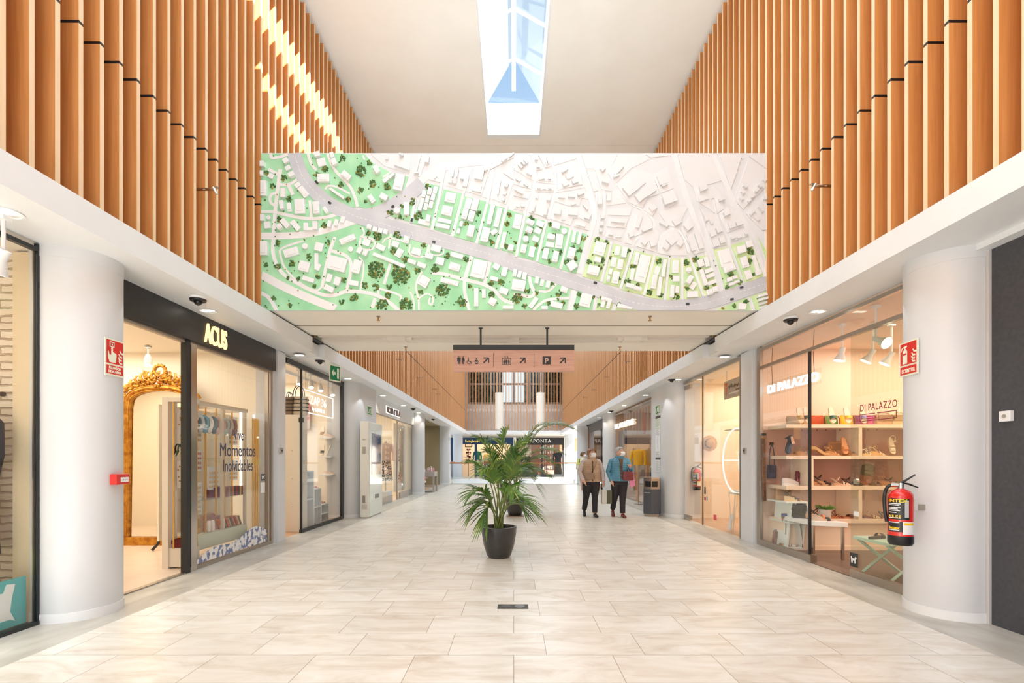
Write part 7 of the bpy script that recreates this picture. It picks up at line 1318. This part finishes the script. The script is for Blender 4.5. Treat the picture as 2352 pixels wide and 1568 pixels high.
# ================= gift boutique (right)
t = thing('hanging_sign_board', 'grey hanging board with black handwriting inside the gift boutique', 'sign', (4.1, 8.6, 2.1)); M = fr((4.0, 9.2, zpx(918, 9.2)), (.0, -1, 0)); D = 8.6
MB(M).box(0, 1.25, 0, .34, -.02, 0).build('board', plain((190, 180, 166), .5), t); rs = random.Random(8)
m = MB(M); x = .2
while x < .98:
    a = .03+.03*rs.random(); m.tube([(x, .2, .003), (x+.015, .2+a, .003), (x+.03, .2, .003), (x+.035, .2-a*.8*rs.random(), .003), (x+.05, .21, .003)], .005, 4); x += .055 if rs.random() < .75 else .1
m.box(.48, .72, .12, .14, 0, .004); m.build('handwriting', M_BLACK, t); m = MB(M); m.box(.22, .95, .075, .1, 0, .004); m.build('white_bar', M_PAPER, t)
for x in (.1, 1.13):
    m = MB(M); m.prism([(x-.05, .22), (x, .06), (x+.05, .22)], 0, .006); [m.tube([(x+.01*k, .23, .004), (x+.03*k, .3, .004)], .006, 4) for k in (-2, -1, 0, 1, 2)]; m.build('orange_cone_mark', C((232, 120, 70)), t)
    m = MB(M); m.tube([(x, .34, -.01), (x, 2.95-M.translation.z, -.01)], .006, 5); m.build('hanging_wire', M_STEEL, t)
oy = 8.45; oz = zpx(1058, 8.5)
t = thing('ring_shelf', 'big glowing white ring shelf in the gift boutique window', 'display ring', (4.1, oy, oz-.57))
for x in (3.9, 4.2): MB().tube([(x, oy+.57*math.cos(a), oz+.57*math.sin(a)) for a in [2*PI*i/48 for i in range(49)]], .014, 8, cap=False).build('ring', M_GLOWS, t)
MB().box(3.9, 4.2, oy-.55, oy+.55, oz+.0, oz+.02).build('shelf', M_GLOWS, t); MB().box(3.9, 4.2, oy-.5, oy+.5, oz+.55, oz+.57).build('top_board', MC, t)
for i, (y, h) in enumerate(((8.2, .16), (8.33, .19), (8.5, .13), (8.08, .2))):
    tt = thing('book', ['white book standing second on the ring shelf', 'tallest white book leaning on the ring shelf', 'small book with a dark round mark on the ring shelf', 'white book at the near end of the ring shelf'][i], 'book', (4.02, y, oz+.02)); MB(T(4.0, y, oz+.02) @ RX(-.15)).box(-.01, .01, -.06, .06, 0, h).build('cover', M_PAPER, tt)
t = thing('photo_poster', 'tilted photo board with two brown landscape pictures on top of the ring shelf', 'poster', (4.1, 8.2, oz+.57)); M = fr((4.05, 8.5, oz+.57), (0, -1, 0), (.25, -.12, 1)); MB(M).box(0, .42, 0, .62, -.01, 0).build('board', plain((236, 224, 206)), t)
for z in (.03, .36): MB(M).box(.03, .39, z, z+.22, 0, .003).build('photograph', mat('photo_brown%d' % int(z*100), (120, 96, 86), .6, c2=(206, 200, 200), nscale=14, lo=.4, hi=.6), t)
hx = P(1629, 1018, 10.6); t = thing('straw_hat', 'round straw hat with dark band on the gift boutique wall', 'hat', hx); HM_ = T(*hx) @ RX(PI/2)
MB(HM_).lathe([(.17, 0), (.172, .01), (.1, .02), (.09, .09), (.06, .11), (.0, .11)], 32, None).build('brim_and_crown', mat('straw', (216, 172, 108), .8, c2=(190, 144, 84), nscale=50), t, smooth=True); MB(HM_).lathe([(.102, .02), (.098, .045), (.1, .045), (.104, .02)], 32, None, False).build('hat_band', M_BLACK, t)
def wallsign(name, lb, cx, cy, wpx, hpx, D, c, txt=None, c2=M_PAPER):
    p = P(cx-wpx/2, cy+hpx/2, D); wd, h = wpx/F*D, hpx/F*D; M = fr(p, (1, 0, 0)); t = thing(name, lb, 'sign', p); MB(M).box(0, wd, 0, h, -.02, 0).build('plate', C(c), t)
    if txt: MB(M).text(txt, h*.75, T(wd/2, h*.22, 0), .002, .62, 'CENTER').build('lettering', c2, t)
    else: MB(M).box(wd*.3, wd*.7, h*.3, h*.85, 0, .003).build('symbol', c2, t)
wallsign('exit_sign', 'small green SALIDA sign inside the gift boutique', 1599, 1012, 13, 10, 10.65, (90, 110, 60), 'SALIDA'); wallsign('safety_sign', 'small red extinguisher sign under the SALIDA sign', 1593, 1035, 7, 22, 10.65, (214, 60, 44))
t = thing('side_table', 'small table with white hairpin legs in the gift boutique window', 'table', (4.1, 8.35, 0)); MB().box(3.88, 4.45, 8.1, 8.75, .68, .71).build('tabletop', MC, t)
for x, y in ((3.92, 8.16), (4.4, 8.16), (3.92, 8.7), (4.4, 8.7)): MB().tube([(x-.05, y, .68), (x, y-.0, .02), (x, y, .0), (x+.03, y, .02), (x+.06, y, .68)], .008, 6).build('hairpin_leg', plain((240, 230, 214), .4), t)
for i, (x, y) in enumerate(((3.98, 8.25), (4.1, 8.4), (4.02, 8.6))): tt = thing('book', ['white book propped at the near end of the hairpin table', 'white book propped in the middle of the hairpin table', 'white book lying at the far end of the hairpin table'][i], 'book', (x, y, .71)); MB(T(x, y, .71) @ RX(-.2 if i < 2 else 0)).box(-.02, .14, -.02, .0 if i < 2 else .18, 0, .2 if i < 2 else .03).build('cover', M_PAPER, tt)
t = thing('rattan_basket', 'round rattan basket chair under the hairpin table', 'basket', (4.3, 8.6, 0)); m = MB()
for i in range(9): z = .04+.07*i; r = .2*math.sin(PI*(.2+.65*i/9))+.02; m.tube([(4.32+r*math.cos(a), 8.5+r*math.sin(a), z) for a in [2*PI*j/16 for j in range(17)]], .012, 6)
for j in range(10): a = 2*PI*j/10; m.tube([(4.32+r_*math.cos(a), 8.5+r_*math.sin(a), z) for r_, z in ((.12, .02), (.2, .2), (.21, .4), (.14, .62))], .009, 5)
m.build('weave', mat('rattan', (206, 160, 100), .6), t)
MB(FRT(3.728, 9.02, .17)).box(0, .12, 0, .1, 0, .002).build('red_sticker', C((226, 90, 96)), bpy.data.objects['window_8'])
t = thing('card_easel', 'small white card on a wire easel on the gift boutique floor', 'card', (3.95, 8.75, 0)); MB(fr((3.9, 8.82, .02), (0, -1, 0), (.2, 0, 1))).box(0, .13, 0, .28, 0, .01).build('card', M_PAPER, t); m = MB(); m.tube([(3.92, 8.76, .0), (4.0, 8.76, .5), (4.02, 8.72, .5), (3.94, 8.7, 0)], .006, 5); m.build('wire', plain((240, 230, 214)), t)
# ================= menswear (right)
bust('mannequin bust in a mustard jumper in the menswear shop window', (226, 166, 40), (X_at(1466, 13.9), 13.9, 1.12), -.5, .85, True)
WD = mat('honey_wood', (214, 150, 92), .5)
for i, (px, D, h) in enumerate(((1449, 15.2, 1.35), (1465, 14.0, 1.2), (1492, 12.9, 1.42))): t = thing('garment_stand', ['far', 'middle', 'nearest'][i]+' honey wooden garment frame in the menswear window', 'garment frame', (X_at(px, D)+.1, D, 0)); x = max(X_at(px, D), 3.85); m = MB(); m.box(x, x+.08, D, D+.06, 0, h); m.box(x+.3, x+.36, D, D+.06, 0, h); m.box(x, x+.36, D, D+.06, h-.08, h); m.build('frame', WD, t)
for i in range(12):
    y = 12.5+.17*i; tt = thing('hanging_garment', '%s garment, %s from the near end of the menswear rail' % (('navy', 'cream', 'grey', 'dark blue', 'off white', 'slate')[i % 6], ORD[i]), 'clothes', (4.15, y, .6), 'garments hanging in the menswear window'); MB().loft([ell(4.15, y, .55, .2, .03, 12), ell(4.15, y, 1.05, .19, .035, 12), ell(4.15, y, 1.16, .05, .02, 12)]).build('cloth', C(((50, 58, 74), (214, 206, 190), (120, 126, 130), (40, 44, 56), (226, 220, 206), (96, 110, 120))[i % 6], .8), tt, smooth=True); m = MB(); m.tube([(4.15, y, 1.15), (4.15, y, 1.22), (4.17, y, 1.24)], .004, 4); m.build('hanger_hook', M_STEEL, tt)
t = thing('garment_rail', 'steel rail of shirts and jackets in the menswear window', 'clothes rail', (4.15, 13.4, 0)); m = MB(); m.tube([(4.15, 12.35, 0), (4.15, 12.35, 1.23), (4.15, 14.6, 1.23), (4.15, 14.6, 0)], .012, 6); m.build('rail', M_STEEL, t)
t = thing('wooden_shelf', 'honey wooden shelf over the jackets in the menswear window', 'shelf', (4.1, 12.9, 1.4)); MB().box(3.9, 4.4, 12.4, 13.6, 1.38, 1.42).build('board', WD, t); MB().box(4.3, 4.36, 13.4, 13.46, 0, 1.38).build('post', WD, t)
for i in range(7): tt = thing('folded_clothes', 'folded shirt, %s from the bottom of the pile on the menswear shelf' % ORD[i], 'clothes', (4.1, 13.0, 1.42+.028*i), 'folded shirts on the menswear shelf'); MB(T(4.08, 12.95, 1.42+.028*i) @ RZ(.15*math.sin(i*2.1))).box(-.16, .16, -.2, .2, 0, .027).build('cloth', C(((236, 234, 230), (190, 196, 206), (226, 220, 206))[i % 3], .8), tt, bevel=.008)
bust('mannequin bust in a dark green jumper deep in the menswear shop', (40, 76, 50), (5.3, 16.5, 1.15), -.5, .9, True); bust('mannequin bust in a black jacket deep in the menswear shop', (40, 38, 40), (5.6, 14.6, 1.1), -.5, .9, True)
# trousers and shirts hung high as in the window
for i, (y, c) in enumerate(((12.6, (226, 214, 200)), (13.3, (110, 70, 50)), (14.2, (90, 60, 46)), (15.2, (150, 60, 50)))): t = thing('hanging_garment', ['long cream cloth hanging high at the near end of the menswear window', 'brown boots like garment hanging high in the menswear window', 'small brown garment hanging high in the menswear window', 'red brown shirt hanging high at the far end of the menswear window'][i], 'clothes', (4.2, y, 2.2)); MB().loft([ell(4.1, y, 2.0+.1*(i % 2), .03, .26 if i == 0 else .12, 12), ell(4.1, y, 2.75, .03, .24 if i == 0 else .1, 12)]).build('cloth', C(c, .8), t); m = MB(); m.tube([(4.1, y, 2.75), (4.1, y, 2.97)], .004, 4); m.build('wire', M_STEEL, t)
# far right shop: lit counter and small lamps
t = thing('shop_counter', 'wooden counter with bright boxes in the far right shop', 'counter', (4.2, 20, 0)); MB().box(3.9, 4.6, 19.0, 22.5, 0, .95).build('body', WD, t)
for i in range(9): tt = thing('product_box', 'small bright box, %s from the near end of the far right counter' % ORD[i], 'box', (4.05, 19.2+.33*i, .95), 'boxes on the far right counter'); MB().box(3.98, 4.14, 19.2+.33*i, 19.42+.33*i, .95, 1.1+.12*(i % 3)).build('carton', C(((240, 230, 120), (240, 240, 236), (120, 190, 220), (246, 210, 170))[i % 4]), tt)
for i in range(6): y = 19.3+.6*i; tt = thing('bulb_pendant', 'round bulb, %s from the near end in the far right shop' % ORD[i], 'pendant lamp', (4.3, y, 2.2), 'bulbs in the far right shop'); MB().sph((4.3, y, 2.2+.1*(i % 2)), .05, 10, 8).build('bulb', M_GLOW, tt, smooth=True); m = MB(); m.tube([(4.3, y, 2.24), (4.3, y, 2.97)], .004, 4); m.build('cord', M_BLACK, tt)
# ================= shops across the opening
def fz(py, D=36.2): return zpx(py, D)
bust('yellow jumper on a bust in the navy fronted shop', (246, 206, 110), (X_at(1119, 36.2), 36.2, fz(1060)), 0, 1.05); t = thing('display_plinth', 'dark display plinth under the yellow jumper', 'plinth', (X_at(1119, 36.2), 36.2, 0)); MB().box(X_at(1119, 36.2)-.25, X_at(1119, 36.2)+.25, 36.05, 36.4, 0, fz(1060)).build('plinth_body', plain((90, 60, 50)), t)
bust('green jumper on a bust behind the navy pillar', (30, 120, 84), (X_at(1096, 36.4), 36.5, fz(1056)), 0, 1.2, True)
t = thing('picture', 'dark framed picture on the wall of the navy fronted shop', 'picture', (X_at(1076, 38.3), 38.39, 2.2)); xx = X_at(1076, 38.3); MB().box(xx-.28, xx+.28, 38.34, 38.405, fz(1026, 38.3), fz(1019, 38.3)).build('frame', M_BLACK, t); MB().box(xx-.22, xx+.22, 38.33, 38.345, fz(1025, 38.3), fz(1020, 38.3)).build('print', plain((206, 180, 150)), t)
t = thing('plant_stand', 'tiered dark plant stand in the navy fronted shop', 'plant stand', (X_at(1076, 36.3), 36.3, 0)); x = X_at(1076, 36.3); m = MB(); m.tube([(x, 36.3, 0), (x, 36.3, fz(1035))], .02, 6); [m.cyl(x, 36.3, fz(py), fz(py)+.03, .2, 14) for py in (1062, 1052, 1043)]; m.build('stand', plain((70, 46, 36)), t); m = MB(); rs = random.Random(1); [m.sph((x+.3*(rs.random()-.5), 36.3, fz(py)+.1+.08*rs.random()), .07, 6, 5) for py in (1062, 1052, 1043, 1036) for _ in range(5)]; m.build('red_foliage', plain((120, 50, 40)), t)
wallsign('shop_notice', 'small red notice on the wall of the navy fronted shop', 1119, 1031, 8, 3, 38.4, (214, 60, 70))
hbag('hand', 'pale shoulder bag on a stand in the navy fronted shop', (226, 206, 180), (X_at(1103, 36.6), 36.6, fz(1062)), .3, .25, .15, 0); t = thing('display_plinth', 'narrow pale display plinth under the shoulder bag', 'plinth', (X_at(1103, 36.6), 36.6, 0)); MB().box(X_at(1103, 36.6)-.16, X_at(1103, 36.6)+.16, 36.5, 36.7, 0, fz(1062)).build('plinth_body', plain((214, 190, 160)), t)
t = thing('bottle_shelving', 'tall wooden shelving of bottles and jars in the black fronted shop', 'shelving', (X_at(1240, 36.8), 36.8, 0)); m = MB(); xa, xb = X_at(1238, 36.8), X_at(1274, 36.8)
for z in (.5, .9, 1.3, 1.7, 2.1): m.box(xa, xb, 36.7, 37.1, z-.03, z)
for x in (xa, (xa+xb)/2, xb): m.box(x-.03, x+.03, 36.7, 37.1, 0, 2.4)
m.build('frame', plain((150, 84, 50)), t)
n_ = 0
for z in (.5, .9, 1.3, 1.7, 2.1):
    for i in range(6): x = xa+.12+(xb-xa-.2)*i/5.2; tt = thing('jar', 'jar %s from the left on the %s wooden shelf of the black fronted shop' % (ORD[i], ORD[int(round((2.1-z)/.4))]+' highest' if z < 2 else 'top'), 'jar', (x, 36.8, z), 'jars in the black fronted shop'); MB().cyl(x, 36.8, z, z+.14+.08*((i*3+n_) % 3), .055, 10).build('jar_body', C(((230, 228, 224), (180, 190, 196), (236, 230, 214))[(i+n_) % 3]), tt); n_ += 1
bust('dark coat on a bust at the right of the black fronted shop', (40, 42, 52), (X_at(1282, 36.1), 36.1, fz(1062)), 0, 1.4, True, skirt=plain((60, 56, 50), .8))
t = thing('window_poster', 'large beach photograph in the left window of the black fronted shop', 'poster', (X_at(1207, 36.0), 36.0, 1.6)); MB().box(X_at(1195, 36), X_at(1220, 36), 36.0, 36.04, fz(1048, 36), fz(1017, 36)).build('photograph', mat('beach_photo', (230, 214, 196), .5, c2=(150, 130, 124), nscale=1.3), t); MB().box(X_at(1195, 36)+.05, X_at(1220, 36)-.05, 36.01, 36.03, 0, fz(1048, 36)).build('support_panel', M_BLACK, t)
struct(MB().box(.3, 3.6, 38.0, 38.05, 0, 2.95).build('wall_end', plain((120, 96, 84), .7)), 'brown back wall of the black fronted shop')
# ================= near left brick boutique
t = bust('dark dress with white polka dots hanging on the brick wall', (50, 44, 50), (X_at(-74, 3.7), 3.7, 1.15), 0, .95, False, skirt=mat('polka_dots', (40, 44, 44), .8)); 
m = MB(); rs = random.Random(3)
for _ in range(90): z = -.6+1.1*rs.random(); m.sph((.02+.17*rs.random(), -.135+.02*rs.random(), z), .006, 6, 4)
q = m.build('white_dots', M_PAPER, t); q['kind'] = 'stuff'
t = thing('wall_hook', 'dark iron knob on the whitewashed brick wall', 'hook', P(6, 905, 3.9)); MB().sph(P(6, 905, 3.93), (.012, .03, .02), 16, 10).build('knob', plain((80, 64, 56), .4), t)
t = thing('window_poster', 'teal poster with a white scroll in the brick boutique window', 'poster', (-3.85, 3.2, 0)); M = FL(-3.80, 2.55, .03); Yb = Dw(60, -3.80)-2.55
MB(M).box(0, Yb, 0, .36, -.015, 0).build('board', plain((84, 178, 178), .5), t); m = MB(M); m.prism([(0, .06), (Yb*.9, .06), (Yb*.93, .04), (Yb*.9, .12), (Yb*.91, .22), (Yb*.93, .32), (Yb*.88, .33), (Yb*.86, .27), (0, .27)], 0, .003); m.build('scroll', M_PAPER, t)
m = MB(M)
for i, (tx, z) in enumerate((('VACACIONES', .2), ('DEL', .145), ('INTERIOR', .09))): m.text(tx, .06, T(Yb*.83 if i != 1 else Yb*.72, z, .003), .0006, .8, 'RIGHT', .0015)
m.build('lettering', plain((90, 180, 176)), t)
t = thing('window_plants', 'low green leafy plants behind the teal poster in the brick boutique', 'plants', (-4.2, 3.4, 0)); rs = random.Random(11); m = MB()
for _ in range(60):
    a = rs.random()*2*PI; d = Vector((math.cos(a), math.sin(a)*.6, .8+rs.random())).normalized(); m.cm = rs.choice((0, 0, 1)); leafstrip(m, Vector((-4.25+.5*(rs.random()-.5), 3.4+.4*(rs.random()-.5), .3)), d, Vector((-d.z, .01, d.x)).normalized(), .22+.22*rs.random(), .02+.012*rs.random(), .5, 4)
for (x, y, z, s_) in ((-4.0, 3.55, .72, 1), (-4.1, 3.4, .66, -1), (-3.95, 3.5, .6, 1)): m.cm = 1; leafstrip(m, Vector((x-.15, y, z)), Vector((.9, -.2, .25)).normalized(), Vector((-.2, 0, 1)), .34, .06, .25, 6)
m.build('leaves', [mat('window_leaf', (120, 144, 66), .5, c2=(90, 116, 50), nscale=5), M_LEAF2], t); MB().box(-4.5, -3.95, 3.2, 3.6, 0, .3).build('planter', plain((110, 90, 70)), t)
